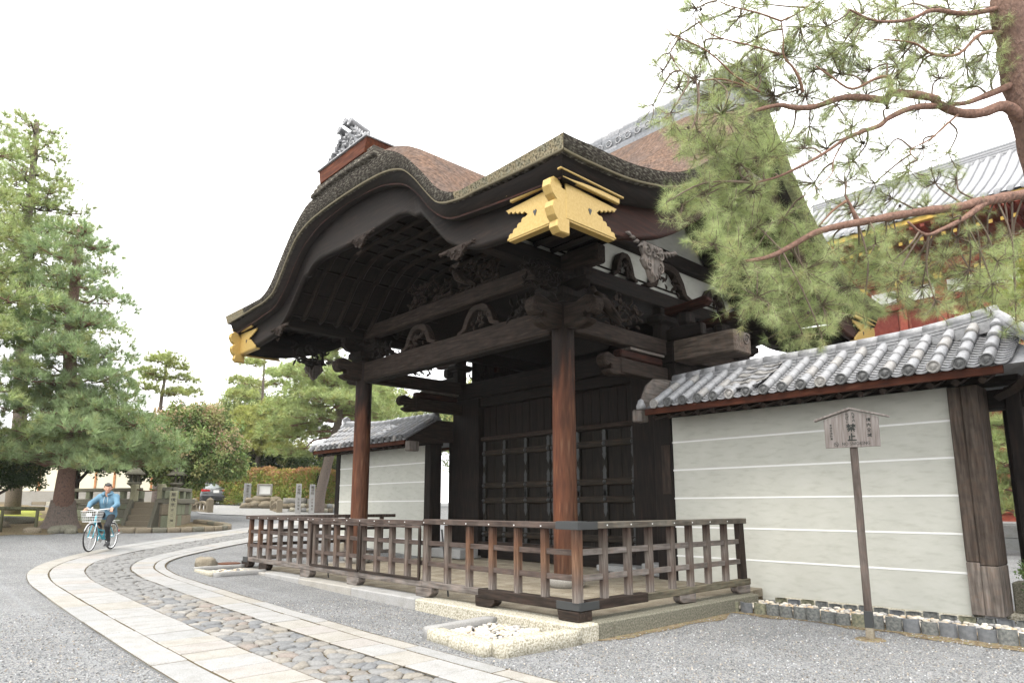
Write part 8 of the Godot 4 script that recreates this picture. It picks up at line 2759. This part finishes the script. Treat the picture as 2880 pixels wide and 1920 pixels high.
# ---------------------------------------------------------------- bodies: a field of tapered capsules turned into one skin
# bones: [a, b, ra, rb] (+ optional z squash is not used)
func body(s: SurfaceTool, bones: Array, cell: float, k: float) -> void:
	var lo := Vector3.ONE * 1e9
	var hi := Vector3.ONE * -1e9
	for b in bones:
		var r: float = maxf(b[2], b[3]) + cell * 3.0 + k * 0.5
		for e in 2:
			lo = lo.min(b[e] - Vector3.ONE * r)
			hi = hi.max(b[e] + Vector3.ONE * r)
	var n := Vector3i(((hi - lo) / cell).ceil()) + Vector3i.ONE
	var f := PackedFloat32Array()
	f.resize(n.x * n.y * n.z)
	f.fill(1.0)
	var sy := n.x
	var sz := n.x * n.y
	for b in bones:
		var a: Vector3 = b[0]
		var c: Vector3 = b[1]
		var ra: float = b[2]
		var rb: float = b[3]
		var r := maxf(ra, rb) + k + cell * 2.0
		var p0 := Vector3i((((a.min(c) - Vector3.ONE * r) - lo) / cell).floor()).clamp(Vector3i.ZERO, n - Vector3i.ONE)
		var p1 := Vector3i((((a.max(c) + Vector3.ONE * r) - lo) / cell).ceil()).clamp(Vector3i.ZERO, n - Vector3i.ONE)
		var ac := c - a
		var l2 := maxf(ac.length_squared(), 1e-9)
		for z in range(p0.z, p1.z + 1):
			for y in range(p0.y, p1.y + 1):
				var row := y * sy + z * sz
				var p := lo + Vector3(p0.x, y, z) * cell
				for x in range(p0.x, p1.x + 1):
					var t := clampf((p - a).dot(ac) / l2, 0.0, 1.0)
					var d := p.distance_to(a + ac * t) - lerpf(ra, rb, t)
					var i := row + x
					var e := f[i]
					var h := maxf(k - absf(e - d), 0.0)
					f[i] = minf(e, d) - h * h / (4.0 * k)
					p.x += cell
	# surface nets
	var vid := {}
	for z in n.z - 1:
		for y in n.y - 1:
			var row := y * sy + z * sz
			for x in n.x - 1:
				var i := row + x
				var v := [f[i], f[i + 1], f[i + sy], f[i + sy + 1], f[i + sz], f[i + sz + 1], f[i + sz + sy], f[i + sz + sy + 1]]
				var neg := 0
				for q in v:
					if q < 0.0: neg += 1
				if neg == 0 or neg == 8: continue
				var sum := Vector3.ZERO
				var cnt := 0
				for e in [[0, 1], [2, 3], [4, 5], [6, 7], [0, 2], [1, 3], [4, 6], [5, 7], [0, 4], [1, 5], [2, 6], [3, 7]]:
					var va: float = v[e[0]]
					var vb: float = v[e[1]]
					if (va < 0.0) == (vb < 0.0): continue
					var t := va / (va - vb)
					var pa := Vector3(e[0] & 1, (e[0] >> 1) & 1, e[0] >> 2)
					var pb := Vector3(e[1] & 1, (e[1] >> 1) & 1, e[1] >> 2)
					sum += pa.lerp(pb, t)
					cnt += 1
				vid[i] = lo + (Vector3(x, y, z) + sum / cnt) * cell
	for i in vid:
		var z: int = i / sz
		var y: int = (i - z * sz) / sy
		var x: int = i - z * sz - y * sy
		var a := f[i] < 0.0
		# quads round the edges that leave this corner along x, y, z
		if y > 0 and z > 0 and a != (f[i + 1] < 0.0): net_quad(s, vid, i, i - sy, i - sy - sz, i - sz, a)
		if x > 0 and z > 0 and a != (f[i + sy] < 0.0): net_quad(s, vid, i, i - sz, i - sz - 1, i - 1, a)
		if x > 0 and y > 0 and a != (f[i + sz] < 0.0): net_quad(s, vid, i, i - 1, i - 1 - sy, i - sy, a)

func net_quad(s: SurfaceTool, vid: Dictionary, a: int, b: int, c: int, d: int, solid: bool) -> void:
	if not (vid.has(a) and vid.has(b) and vid.has(c) and vid.has(d)): return
	if solid: quad(s, vid[a], vid[b], vid[c], vid[d])
	else: quad(s, vid[d], vid[c], vid[b], vid[a])

func ring_tube(s: SurfaceTool, c: Vector3, r: float, th: float, sides := 32, seg := 8) -> void:
	var rings := []
	for i in sides + 1:
		var a := TAU * i / sides
		var ring := []
		for j in seg:
			var b := TAU * j / seg
			ring.append(c + Vector3(cos(a) * (r + cos(b) * th), sin(a) * (r + cos(b) * th), -sin(b) * th))
		ring.reverse()
		rings.append(ring)
	skin(s, rings, true, false, false)

func rod(s: SurfaceTool, a: Vector3, b: Vector3, r: float, sides := 8) -> void:
	tube(s, [a, b], r, sides)

func build_cyclist() -> void:
	var at := on_ground(-8.46, 6.28, 0.03)
	var turn := deg_to_rad(-36.6)
	var o := thing("bicycle", "teal city bicycle with a white wire basket, ridden along the stone path", "bicycle", at, turn)
	for q in [0.0, 1.08]:
		var w := Node3D.new()
		w.name = "wheel"
		o.add_child(w, true)
		var hub := Vector3(q, 0.33, 0)
		var t := S(true)
		ring_tube(t, hub, 0.312, 0.018)
		obj("tyre", t, M.rubber, w)
		var r := S(true)
		ring_tube(r, hub, 0.29, 0.010)
		obj("rim", r, M.chrome, w)
		var sp := S()
		for k in 18:
			var a := TAU * k / 18
			rod(sp, hub + Vector3(0, 0, 0.02 if k % 2 else -0.02), hub + Vector3(cos(a), sin(a), 0) * 0.288, 0.0016, 4)
		obj("spokes", sp, M.chrome, w)
		var h := S(true)
		rod(h, hub + Vector3(0, 0, -0.05), hub + Vector3(0, 0, 0.05), 0.022)
		obj("hub", h, M.chrome, w)
		var g := S(true)
		var pts := []
		for k in 13:
			var a := lerpf(-0.1, 3.0, k / 12.0) if q == 0.0 else lerpf(0.5, 2.9, k / 12.0)
			pts.append(hub + Vector3(cos(a), sin(a), 0) * 0.342)
		tube(g, pts, 0.013, 6, true, 1.0)
		obj("mudguard", g, M.chrome if q == 0.0 else M.white_metal, o)
	var f := S(true)
	tube(f, curve([Vector3(0.90, 0.80, 0), Vector3(0.86, 0.64, 0), Vector3(0.68, 0.42, 0), Vector3(0.45, 0.28, 0)], 4), 0.021, 8)
	tube(f, curve([Vector3(0.91, 0.72, 0), Vector3(0.74, 0.52, 0), Vector3(0.36, 0.47, 0)], 4), 0.016, 8)
	rod(f, Vector3(0.45, 0.28, 0), Vector3(0.26, 0.78, 0), 0.019)
	for z in [-0.055, 0.055]:
		rod(f, Vector3(0.45, 0.28, z * 0.6), Vector3(0.0, 0.33, z), 0.012)
		rod(f, Vector3(0.29, 0.70, z * 0.4), Vector3(0.0, 0.33, z), 0.010)
		tube(f, [Vector3(0.94, 0.66, z * 0.7), Vector3(1.0, 0.5, z), Vector3(1.08, 0.33, z)], 0.013, 6)
	rod(f, Vector3(0.96, 0.62, 0), Vector3(0.89, 0.84, 0), 0.025)
	obj("frame", f, M.teal, o)
	var hb := S(true)
	rod(hb, Vector3(0.89, 0.84, 0), Vector3(0.86, 0.97, 0), 0.014)
	tube(hb, curve([Vector3(0.70, 0.98, -0.29), Vector3(0.80, 1.0, -0.25), Vector3(0.88, 0.98, -0.08), Vector3(0.87, 0.97, 0.0), Vector3(0.88, 0.98, 0.08), Vector3(0.80, 1.0, 0.25), Vector3(0.70, 0.98, 0.29)], 4), 0.013, 8)
	for z in [-0.25, 0.25]:
		rod(hb, Vector3(0.84, 0.985, z * 0.8), Vector3(0.74, 0.945, z), 0.006)
	obj("handlebar", hb, M.white_metal, o)
	for z in [-1.0, 1.0]:
		var gp := S(true)
		rod(gp, Vector3(0.80, 1.0, 0.25 * z), Vector3(0.69, 0.98, 0.295 * z), 0.018)
		obj("grip", gp, M.rubber, o)
	var bl := S(true)
	lathe(bl, [[0.025, 0.0], [0.028, 0.015], [0.015, 0.035], [0.002, 0.04]], 10, xf(Vector3(0.86, 1.0, 0.12)))
	obj("bell", bl, M.chrome, o)
	# basket: wire cage, wider at the top
	var bk := S()
	var c := func(u: float, v: float, y: float) -> Vector3:
		var k := lerpf(0.78, 1.0, y)
		return Vector3(1.09 + u * 0.155 * k, 0.70 + 0.25 * y, v * 0.19 * k)
	for y in [0.0, 0.28, 0.52, 0.76, 1.0]:
		var th := 0.006 if y in [0.0, 1.0] else 0.003
		var p := [c.call(-1, -1, y), c.call(1, -1, y), c.call(1, 1, y), c.call(-1, 1, y)]
		for k in 4: rod(bk, p[k], p[(k + 1) % 4], th, 5)
	for k in 9:
		var v := -1.0 + 0.25 * k
		for u in [-1.0, 1.0]: rod(bk, c.call(u, v, 0.0), c.call(u, v, 1.0), 0.0028, 4)
		rod(bk, c.call(-1, v, 0.0), c.call(1, v, 0.0), 0.0028, 4)
	for k in 7:
		var u := -1.0 + 0.333 * k
		for v in [-1.0, 1.0]: rod(bk, c.call(u, v, 0.0), c.call(u, v, 1.0), 0.0028, 4)
	obj("basket", bk, M.white_metal, o)
	obj("basket_plate", bx(Vector3(1.235, 0.82, -0.055), Vector3(1.243, 0.9, 0.055), 0.002), M.white, o)
	var br := S(true)
	rod(br, Vector3(1.0, 0.69, -0.08), Vector3(1.08, 0.34, -0.075), 0.006)
	rod(br, Vector3(1.0, 0.69, 0.08), Vector3(1.08, 0.34, 0.075), 0.006)
	obj("basket_stay", br, M.chrome, o)
	var sd := S(true)
	rock(sd, Vector3(0.22, 0.83, 0), Vector3(0.26, 0.09, 0.19), 0.05, 12, 0.2)
	obj("saddle", sd, M.rubber, o)
	var cr := S(true)
	lathe(cr, [[0.09, -0.012], [0.095, 0.0], [0.09, 0.012]], 20, Transform3D(Basis.from_euler(Vector3(PI / 2, 0, 0)), Vector3(0.45, 0.28, 0.06)))
	obj("chain_ring", cr, M.chrome, o)
	obj("chain_guard", bx(Vector3(-0.02, 0.24, 0.065), Vector3(0.55, 0.37, 0.085), 0.01), M.teal, o)
	for q in [[-1.0, Vector3(0.49, 0.115, -0.12)], [1.0, Vector3(0.41, 0.445, 0.12)]]:
		var ck := S(true)
		rod(ck, Vector3(0.45, 0.28, 0.08 * q[0]), q[1], 0.011)
		obj("crank", ck, M.chrome, o)
		obj("pedal", bx(q[1] + Vector3(-0.045, -0.012, -0.05), q[1] + Vector3(0.045, 0.012, 0.05), 0.006), M.rubber, o)
	var ks := S(true)
	rod(ks, Vector3(0.0, 0.33, -0.07), Vector3(-0.30, 0.42, -0.10), 0.008)
	obj("kickstand", ks, M.chrome, o)
	var rk := S()
	for z in [-0.06, 0.06]: rod(rk, Vector3(0.2, 0.70, z), Vector3(-0.2, 0.71, z), 0.007)
	for x in [-0.2, -0.05, 0.1]: rod(rk, Vector3(x, 0.705, -0.06), Vector3(x, 0.705, 0.06), 0.006)
	obj("carrier", rk, M.chrome, o)
	var rl := S()
	box(rl, Vector3(-0.34, 0.45, 0), Vector3(0.03, 0.05, 0.05), 0.008)
	obj("reflector", rl, M.tail_light, o)
	build_rider(at, turn)

func build_rider(at: Vector3, turn: float) -> void:
	var o := thing("person", "person in a blue hooded jacket and black trousers riding the teal bicycle towards the camera", "person", at, turn)
	var hip := Vector3(0.25, 0.90, 0)
	var chest := Vector3(0.37, 1.16, 0)
	var neck := Vector3(0.43, 1.345, 0)
	var head := Vector3(0.47, 1.485, -0.01)
	var R := {"sh": Vector3(0.39, 1.29, 0.185), "el": Vector3(0.56, 1.13, 0.31), "wr": Vector3(0.745, 1.02, 0.275)}
	var L := {"sh": Vector3(0.39, 1.29, -0.185), "el": Vector3(0.55, 1.10, -0.30), "wr": Vector3(0.745, 1.02, -0.275)}
	var rk := Vector3(0.66, 0.80, 0.13)
	var ra := Vector3(0.39, 0.53, 0.12)
	var lk := Vector3(0.56, 0.585, -0.12)
	var la := Vector3(0.43, 0.205, -0.12)
	# the body itself: one skin from head to ankles
	var s := S(true)
	var bones := [[hip, chest, 0.09, 0.09], [chest, neck + Vector3(-0.03, 0, 0), 0.085, 0.05], [R.sh, L.sh, 0.05, 0.05], [neck, head + Vector3(-0.015, -0.02, 0), 0.055, 0.055],
		[hip + Vector3(0, 0, 0.08), rk, 0.075, 0.05], [rk, ra, 0.05, 0.036], [hip + Vector3(0, 0, -0.08), lk, 0.075, 0.05], [lk, la, 0.05, 0.036]]
	for a in [R, L]:
		bones.append([a.sh, a.el, 0.045, 0.038])
		bones.append([a.el, a.wr, 0.038, 0.027])
	body(s, bones, 0.022, 0.03)
	# head with brow, nose, cheeks, chin and ears
	var fw := Vector3(0.93, -0.06, -0.36).normalized()
	var sd := fw.cross(Vector3.UP).normalized()
	var up := sd.cross(fw).normalized()
	var hd := func(f: float, u: float, r: float) -> Vector3: return head + fw * f + up * u + sd * r
	var hb := [[hd.call(-0.015, 0.03, 0), hd.call(0.0, 0.03, 0), 0.082, 0.08], [hd.call(0.03, 0.0, 0), hd.call(0.04, -0.06, 0), 0.065, 0.045], [hd.call(0.05, -0.085, 0), hd.call(0.055, -0.09, 0), 0.026, 0.024],
		[hd.call(0.088, 0.012, 0), hd.call(0.108, -0.022, 0), 0.009, 0.014], [hd.call(0.07, 0.03, -0.03), hd.call(0.07, 0.03, 0.03), 0.018, 0.018], [hd.call(0.065, -0.02, 0.04), hd.call(0.06, -0.03, 0.035), 0.022, 0.02], [hd.call(0.065, -0.02, -0.04), hd.call(0.06, -0.03, -0.035), 0.022, 0.02],
		[hd.call(0.088, -0.055, -0.016), hd.call(0.088, -0.055, 0.016), 0.009, 0.009], [hd.call(-0.005, -0.012, 0.078), hd.call(-0.012, 0.022, 0.082), 0.012, 0.015], [hd.call(-0.005, -0.012, -0.078), hd.call(-0.012, 0.022, -0.082), 0.012, 0.015],
		[neck + Vector3(0, -0.02, 0), hd.call(-0.02, -0.05, 0), 0.052, 0.05]]
	body(s, hb, 0.0065, 0.018)
	for a in [R, L]:
		hand(s, a.wr, Vector3(0.06, -0.035, 0.02 * signf(a.wr.z)), signf(a.wr.z))
	obj("body", s, M.skin, o)
	# eyes, brows, mouth
	for q in [-1.0, 1.0]:
		var e := S(true)
		rock(e, hd.call(0.083, 0.012, 0.032 * q), Vector3(0.014, 0.011, 0.02), 0.0, 8)
		obj("eye", e, M.ink, o)
		var b := S(true)
		tube(b, [hd.call(0.088, 0.034, 0.016 * q), hd.call(0.085, 0.038, 0.034 * q), hd.call(0.072, 0.032, 0.05 * q)], 0.004, 5)
		obj("eyebrow", b, M.hair, o)
	var mo := S(true)
	tube(mo, [hd.call(0.088, -0.056, -0.024), hd.call(0.098, -0.056, 0.0), hd.call(0.088, -0.056, 0.024)], [0.003, 0.0055, 0.003], 5)
	obj("mouth", mo, M.lips, o)
	# hair: cap of short locks
	var h := S(true)
	var hair := [[hd.call(-0.035, 0.055, 0), hd.call(-0.012, 0.08, 0), 0.085, 0.072], [hd.call(-0.05, 0.0, 0), hd.call(-0.04, 0.04, 0), 0.068, 0.08], [hd.call(0.035, 0.098, -0.03), hd.call(0.035, 0.098, 0.03), 0.032, 0.032], [hd.call(-0.02, 0.03, 0.06), hd.call(0.0, 0.05, 0.065), 0.028, 0.028], [hd.call(-0.02, 0.03, -0.06), hd.call(0.0, 0.05, -0.065), 0.028, 0.028]]
	for k in 16:
		var a := TAU * k / 16
		var p: Vector3 = hd.call(0.015 + 0.06 * cos(a), 0.105 - 0.02 * absf(cos(a)), 0.06 * sin(a))
		hair.append([p, p + fw * rng.randf_range(-0.01, 0.03) + up * rng.randf_range(0.0, 0.02) + sd * rng.randf_range(-0.015, 0.015), 0.02, 0.008])
	body(h, hair, 0.0075, 0.012)
	obj("hair", h, M.hair, o)
	# jacket with hood, folds at the elbows, drawn in at the hem
	var j := S(true)
	var jb := [[hip + Vector3(0.02, 0.0, 0.06), chest + Vector3(0, 0, 0.07), 0.125, 0.125], [hip + Vector3(0.02, 0.0, -0.06), chest + Vector3(0, 0, -0.07), 0.125, 0.125], [chest + Vector3(0, 0.02, 0.06), Vector3(0.40, 1.27, 0.12), 0.12, 0.085], [chest + Vector3(0, 0.02, -0.06), Vector3(0.40, 1.27, -0.12), 0.12, 0.085], [R.sh, L.sh, 0.078, 0.078],
		[hip + Vector3(0.03, -0.05, 0.07), hip + Vector3(0.03, -0.05, -0.07), 0.12, 0.12]]
	for a in [R, L]:
		jb.append([a.sh, a.el, 0.073, 0.062])
		jb.append([a.el, a.wr.lerp(a.el, 0.1), 0.06, 0.046])
		for k in 3:
			var p: Vector3 = a.sh.lerp(a.el, 0.55 + 0.2 * k)
			jb.append([p + Vector3(0.03, 0.02, 0), p + Vector3(-0.02, -0.05, 0.0), 0.03, 0.03])
	# hood rolled round the neck
	for k in 8:
		var a0 := lerpf(-2.5, 2.5, k / 8.0)
		var a1 := lerpf(-2.5, 2.5, (k + 1) / 8.0)
		var p0 := neck + Vector3(-cos(a0) * 0.085 + 0.01, 0.025 + 0.035 * cos(a0), sin(a0) * 0.095)
		var p1 := neck + Vector3(-cos(a1) * 0.085 + 0.01, 0.025 + 0.035 * cos(a1), sin(a1) * 0.095)
		jb.append([p0, p1, 0.034, 0.034])
	body(j, jb, 0.016, 0.028)
	obj("jacket", j, M.jacket, o)
	var zp := S(true)
	tube(zp, [Vector3(0.505, 1.27, -0.01), Vector3(0.502, 1.15, 0), Vector3(0.455, 0.98, 0)], 0.006, 5)
	obj("zip_flap", zp, M.jacket_dark, o)
	for z in [-0.04, 0.035]:
		var st := S(true)
		tube(st, [Vector3(0.50, 1.29, z), Vector3(0.515, 1.2, z * 1.2), Vector3(0.51, 1.12, z)], 0.004, 5)
		obj("hood_cord", st, M.white_metal, o)
	var t := S(true)
	body(t, [[hip + Vector3(0, -0.02, 0.06), hip + Vector3(0, -0.02, -0.06), 0.115, 0.115], [hip + Vector3(0.02, -0.02, 0.085), rk, 0.092, 0.066], [rk, ra + Vector3(0, 0.03, 0), 0.064, 0.048], [hip + Vector3(0.02, -0.02, -0.085), lk, 0.092, 0.066], [lk, la + Vector3(0, 0.03, 0), 0.064, 0.048]], 0.016, 0.03)
	obj("trousers", t, M.trousers, o)
	for q in [la, ra]:
		var sh := S(true)
		body(sh, [[q + Vector3(-0.03, -0.03, 0), q + Vector3(-0.02, -0.05, 0), 0.036, 0.036], [q + Vector3(-0.02, -0.052, 0), q + Vector3(0.13, -0.062, 0), 0.036, 0.030], [q + Vector3(0.0, 0.0, 0), q + Vector3(0.05, -0.03, 0), 0.035, 0.034]], 0.008, 0.02)
		box(sh, q + Vector3(0.05, -0.085, 0), Vector3(0.25, 0.018, 0.078), 0.006)
		obj("shoe", sh, M.shoe, o)

# hand closed round a grip: palm, four bent fingers, thumb
func hand(s: SurfaceTool, wr: Vector3, d: Vector3, side: float) -> void:
	var f := d.normalized()
	var pk := wr + f * 0.055 + Vector3(0, 0.005, 0)
	var across := Vector3(0.25, 0.0, 1.0 * side).normalized()
	var b := [[wr - f * 0.02, pk, 0.026, 0.03], [pk + across * 0.024, pk - across * 0.024, 0.021, 0.021]]
	for k in 4:
		var r := 0.0085 - 0.0006 * k
		var o := pk + across * (0.03 - 0.02 * k) + f * 0.022
		var l: float = [0.036, 0.042, 0.040, 0.031][k]
		var k1: Vector3 = o + f * l * 0.8 + Vector3(0, -0.012, 0)
		var k2: Vector3 = k1 + Vector3(0, -0.026, 0) + f * 0.002
		var k3: Vector3 = k2 - f * 0.02 + Vector3(0, -0.006, 0)
		b.append([o, k1, r, r]); b.append([k1, k2, r, r * 0.95]); b.append([k2, k3, r * 0.95, r * 0.85])
	var t0 := wr + f * 0.015 - across * 0.024
	b.append([t0, t0 + f * 0.03 - across * 0.012 + Vector3(0, -0.015, 0), 0.013, 0.0105])
	b.append([t0 + f * 0.03 - across * 0.012 + Vector3(0, -0.015, 0), t0 + f * 0.05 - across * 0.004 + Vector3(0, -0.035, 0), 0.0105, 0.008])
	body(s, b, 0.0042, 0.008)

# ---------------------------------------------------------------- the parked car
func build_car() -> void:
	var o := thing("parked_car", "dark hatchback parked on the lane with its tail and red lamps towards the camera", "car", Vector3(-32.0, G(-32.0) + 0.04, -4.5), deg_to_rad(72))
	var ring := func(z: float, w: float, y0: float, y1: float, r: float) -> Array:
		var p := []
		for q in [[w - r, y0], [w, y0 + r], [w, lerpf(y0, y1, 0.55)], [w - r * 0.6, y1 - r], [w - r * 1.4, y1], [-(w - r * 1.4), y1], [-(w - r * 0.6), y1 - r], [-w, lerpf(y0, y1, 0.55)], [-w, y0 + r], [-(w - r), y0]]:
			p.append(Vector3(q[0], q[1], z))
		p.reverse()
		return p
	var b := S(true)
	skin(b, [ring.call(0.03, 0.78, 0.36, 0.72, 0.08), ring.call(-0.05, 0.86, 0.27, 0.90, 0.1), ring.call(-0.2, 0.89, 0.24, 0.98, 0.1), ring.call(-0.9, 0.9, 0.22, 0.97, 0.1), ring.call(-2.2, 0.9, 0.22, 0.95, 0.1), ring.call(-3.1, 0.89, 0.22, 0.93, 0.1), ring.call(-3.9, 0.86, 0.24, 0.82, 0.12), ring.call(-4.25, 0.74, 0.3, 0.66, 0.1)].map(func(r): var q = r.duplicate(); q.reverse(); return q))
	obj("body", b, M.black_paint, o)
	var c := S(true)
	var cr := func(z: float, w0: float, w1: float, y0: float, y1: float) -> Array:
		return [Vector3(w0, y0, z), Vector3(w1, y1 - 0.06, z - 0.02), Vector3(w1 - 0.1, y1, z - 0.04), Vector3(-(w1 - 0.1), y1, z - 0.04), Vector3(-w1, y1 - 0.06, z - 0.02), Vector3(-w0, y0, z)]
	skin(c, [cr.call(-0.16, 0.8, 0.76, 0.93, 1.0), cr.call(-0.42, 0.8, 0.66, 0.93, 1.36), cr.call(-0.9, 0.8, 0.63, 0.93, 1.43), cr.call(-1.9, 0.8, 0.63, 0.93, 1.44), cr.call(-2.5, 0.8, 0.66, 0.93, 1.34), cr.call(-3.15, 0.8, 0.72, 0.92, 0.97)])
	obj("cabin", c, M.black_paint, o)
	var rw := S()
	quad(rw, Vector3(-0.68, 0.985, -0.145), Vector3(0.68, 0.985, -0.145), Vector3(0.55, 1.30, -0.372), Vector3(-0.55, 1.30, -0.372))
	obj("rear_window", rw, M.car_glass, o)
	for sd in [-1.0, 1.0]:
		var sw := S()
		prism(sw, pv([-0.5, 1.0, -2.6, 1.0, -2.1, 1.33, -0.75, 1.33]), 0.02, Transform3D(Basis(Vector3(0, 0, 1), Vector3(0, 1, 0), Vector3(-1, 0, 0)), Vector3(0.735 * sd, 0, 0)))
		obj("side_window", sw, M.glass, o)
		var tl := S()
		prism(tl, pv([0.34, 0.82, 0.84, 0.80, 0.86, 0.94, 0.36, 0.92]), 0.06, Transform3D(Basis.from_euler(Vector3(0, 0.0 if sd > 0 else PI, 0)), Vector3(0, 0, -0.02)), 0.015)
		obj("tail_light", tl, M.tail_light, o)
		var mi := S(true)
		rock(mi, Vector3(0.98 * sd, 1.0, -2.35), Vector3(0.2, 0.13, 0.1), 0.05, 10, 0.3)
		obj("mirror", mi, M.black_paint, o)
		obj("exhaust", bx(Vector3(0.42 * sd - 0.07, 0.28, -0.02), Vector3(0.42 * sd + 0.07, 0.34, 0.05), 0.01), M.chrome, o)
	obj("number_plate", bx(Vector3(-0.165, 0.72, 0.03), Vector3(0.165, 0.885, 0.05), 0.005), M.white, o)
	obj("bumper", bx(Vector3(-0.83, 0.42, -0.06), Vector3(0.83, 0.62, 0.09), 0.05), M.black_paint, o)
	obj("trim_strip", bx(Vector3(-0.62, 0.93, -0.02), Vector3(0.62, 0.955, 0.02), 0.006), M.chrome, o)
	obj("lower_valance", bx(Vector3(-0.74, 0.24, -0.04), Vector3(0.74, 0.4, 0.05), 0.03), M.rubber, o)
	var wp := S(true)
	tube(wp, [Vector3(-0.05, 1.0, -0.12), Vector3(0.42, 1.06, -0.18)], 0.01, 5)
	obj("rear_wiper", wp, M.rubber, o)
	obj("roof_spoiler", bx(Vector3(-0.58, 1.37, -0.5), Vector3(0.58, 1.41, -0.32), 0.015), M.black_paint, o)
	for z in [-0.75, -3.35]:
		for sd in [-1.0, 1.0]:
			var w := S(true)
			lathe(w, [[0.2, -0.1], [0.3, -0.1], [0.32, -0.06], [0.32, 0.06], [0.3, 0.1], [0.2, 0.1]], 20, Transform3D(Basis.from_euler(Vector3(0, 0, PI / 2)), Vector3(0.8 * sd, 0.32, z)))
			var wo := obj("wheel", w, M.rubber, o)
			var ri := S(true)
			lathe(ri, [[0.21, -0.09], [0.2, 0.0], [0.21, 0.09]], 16, Transform3D(Basis.from_euler(Vector3(0, 0, PI / 2)), Vector3(0.8 * sd, 0.32, z)))
			obj("rim", ri, M.chrome, wo)

# ---------------------------------------------------------------- everything
func _ready() -> void:
	rng.seed = 7
	var cam := Camera3D.new()
	cam.name = "camera"
	cam.projection = Camera3D.PROJECTION_FRUSTUM
	cam.near = 0.1
	cam.far = 900.0
	cam.size = 0.1 * 1920.0 / 1896.24
	cam.frustum_offset = Vector2(0, 0.1 * 128.25 / 1896.24)
	cam.position = Vector3(11.125, 1.49, 10.7)
	cam.rotation = Vector3(deg_to_rad(10.0), deg_to_rad(47.12), deg_to_rad(-0.05))
	add_child(cam)
	var sun := DirectionalLight3D.new()
	sun.name = "sun"
	sun.light_energy = 0.3
	sun.light_angular_distance = 25.0
	sun.light_color = Color(1.0, 0.97, 0.93)
	sun.rotation = Vector3(deg_to_rad(-58), deg_to_rad(15), 0)
	sun.shadow_enabled = true
	add_child(sun)
	var env := Environment.new()
	env.background_mode = Environment.BG_SKY
	env.sky = Sky.new()
	env.sky.sky_material = overcast()
	env.tonemap_mode = Environment.TONE_MAPPER_LINEAR
	env.tonemap_exposure = 3.6
	env.sdfgi_enabled = true
	env.ssao_enabled = true
	env.ssil_enabled = true
	env.fog_enabled = true
	env.fog_density = 0.0003
	env.fog_light_color = Color(0.93, 0.94, 0.95)
	var we := WorldEnvironment.new()
	we.name = "world_environment"
	we.environment = env
	add_child(we)
	make_materials()
	build_ground()
	build_path()
	build_platform()
	build_gate()
	build_walls()
	build_fence()
	build_foreground()
	build_background()
	build_trees()
	build_cyclist()
	build_car()

func overcast() -> PanoramaSkyMaterial:
	# high white cloud, brighter overhead, with faint unevenness
	var im := Image.create(256, 128, false, Image.FORMAT_RGBF)
	var nz := FastNoiseLite.new()
	nz.seed = 4
	nz.frequency = 1.1
	nz.fractal_octaves = 4
	for y in 128:
		var el := PI * (0.5 - (y + 0.5) / 128.0)
		for x in 256:
			var az := TAU * (x + 0.5) / 256.0
			var d := Vector3(cos(el) * sin(az), sin(el), cos(el) * cos(az))
			var l := 0.88 + 0.22 * maxf(sin(el), 0.0)
			l *= 1.0 + 0.10 * nz.get_noise_3dv(Vector3(d.x, d.y * 2.2, d.z) * 1.4)
			if el < 0: l = 0.88
			im.set_pixel(x, y, Color(l * 0.995, l, l * 1.012))
	var m := PanoramaSkyMaterial.new()
	m.panorama = ImageTexture.create_from_image(im)
	return m
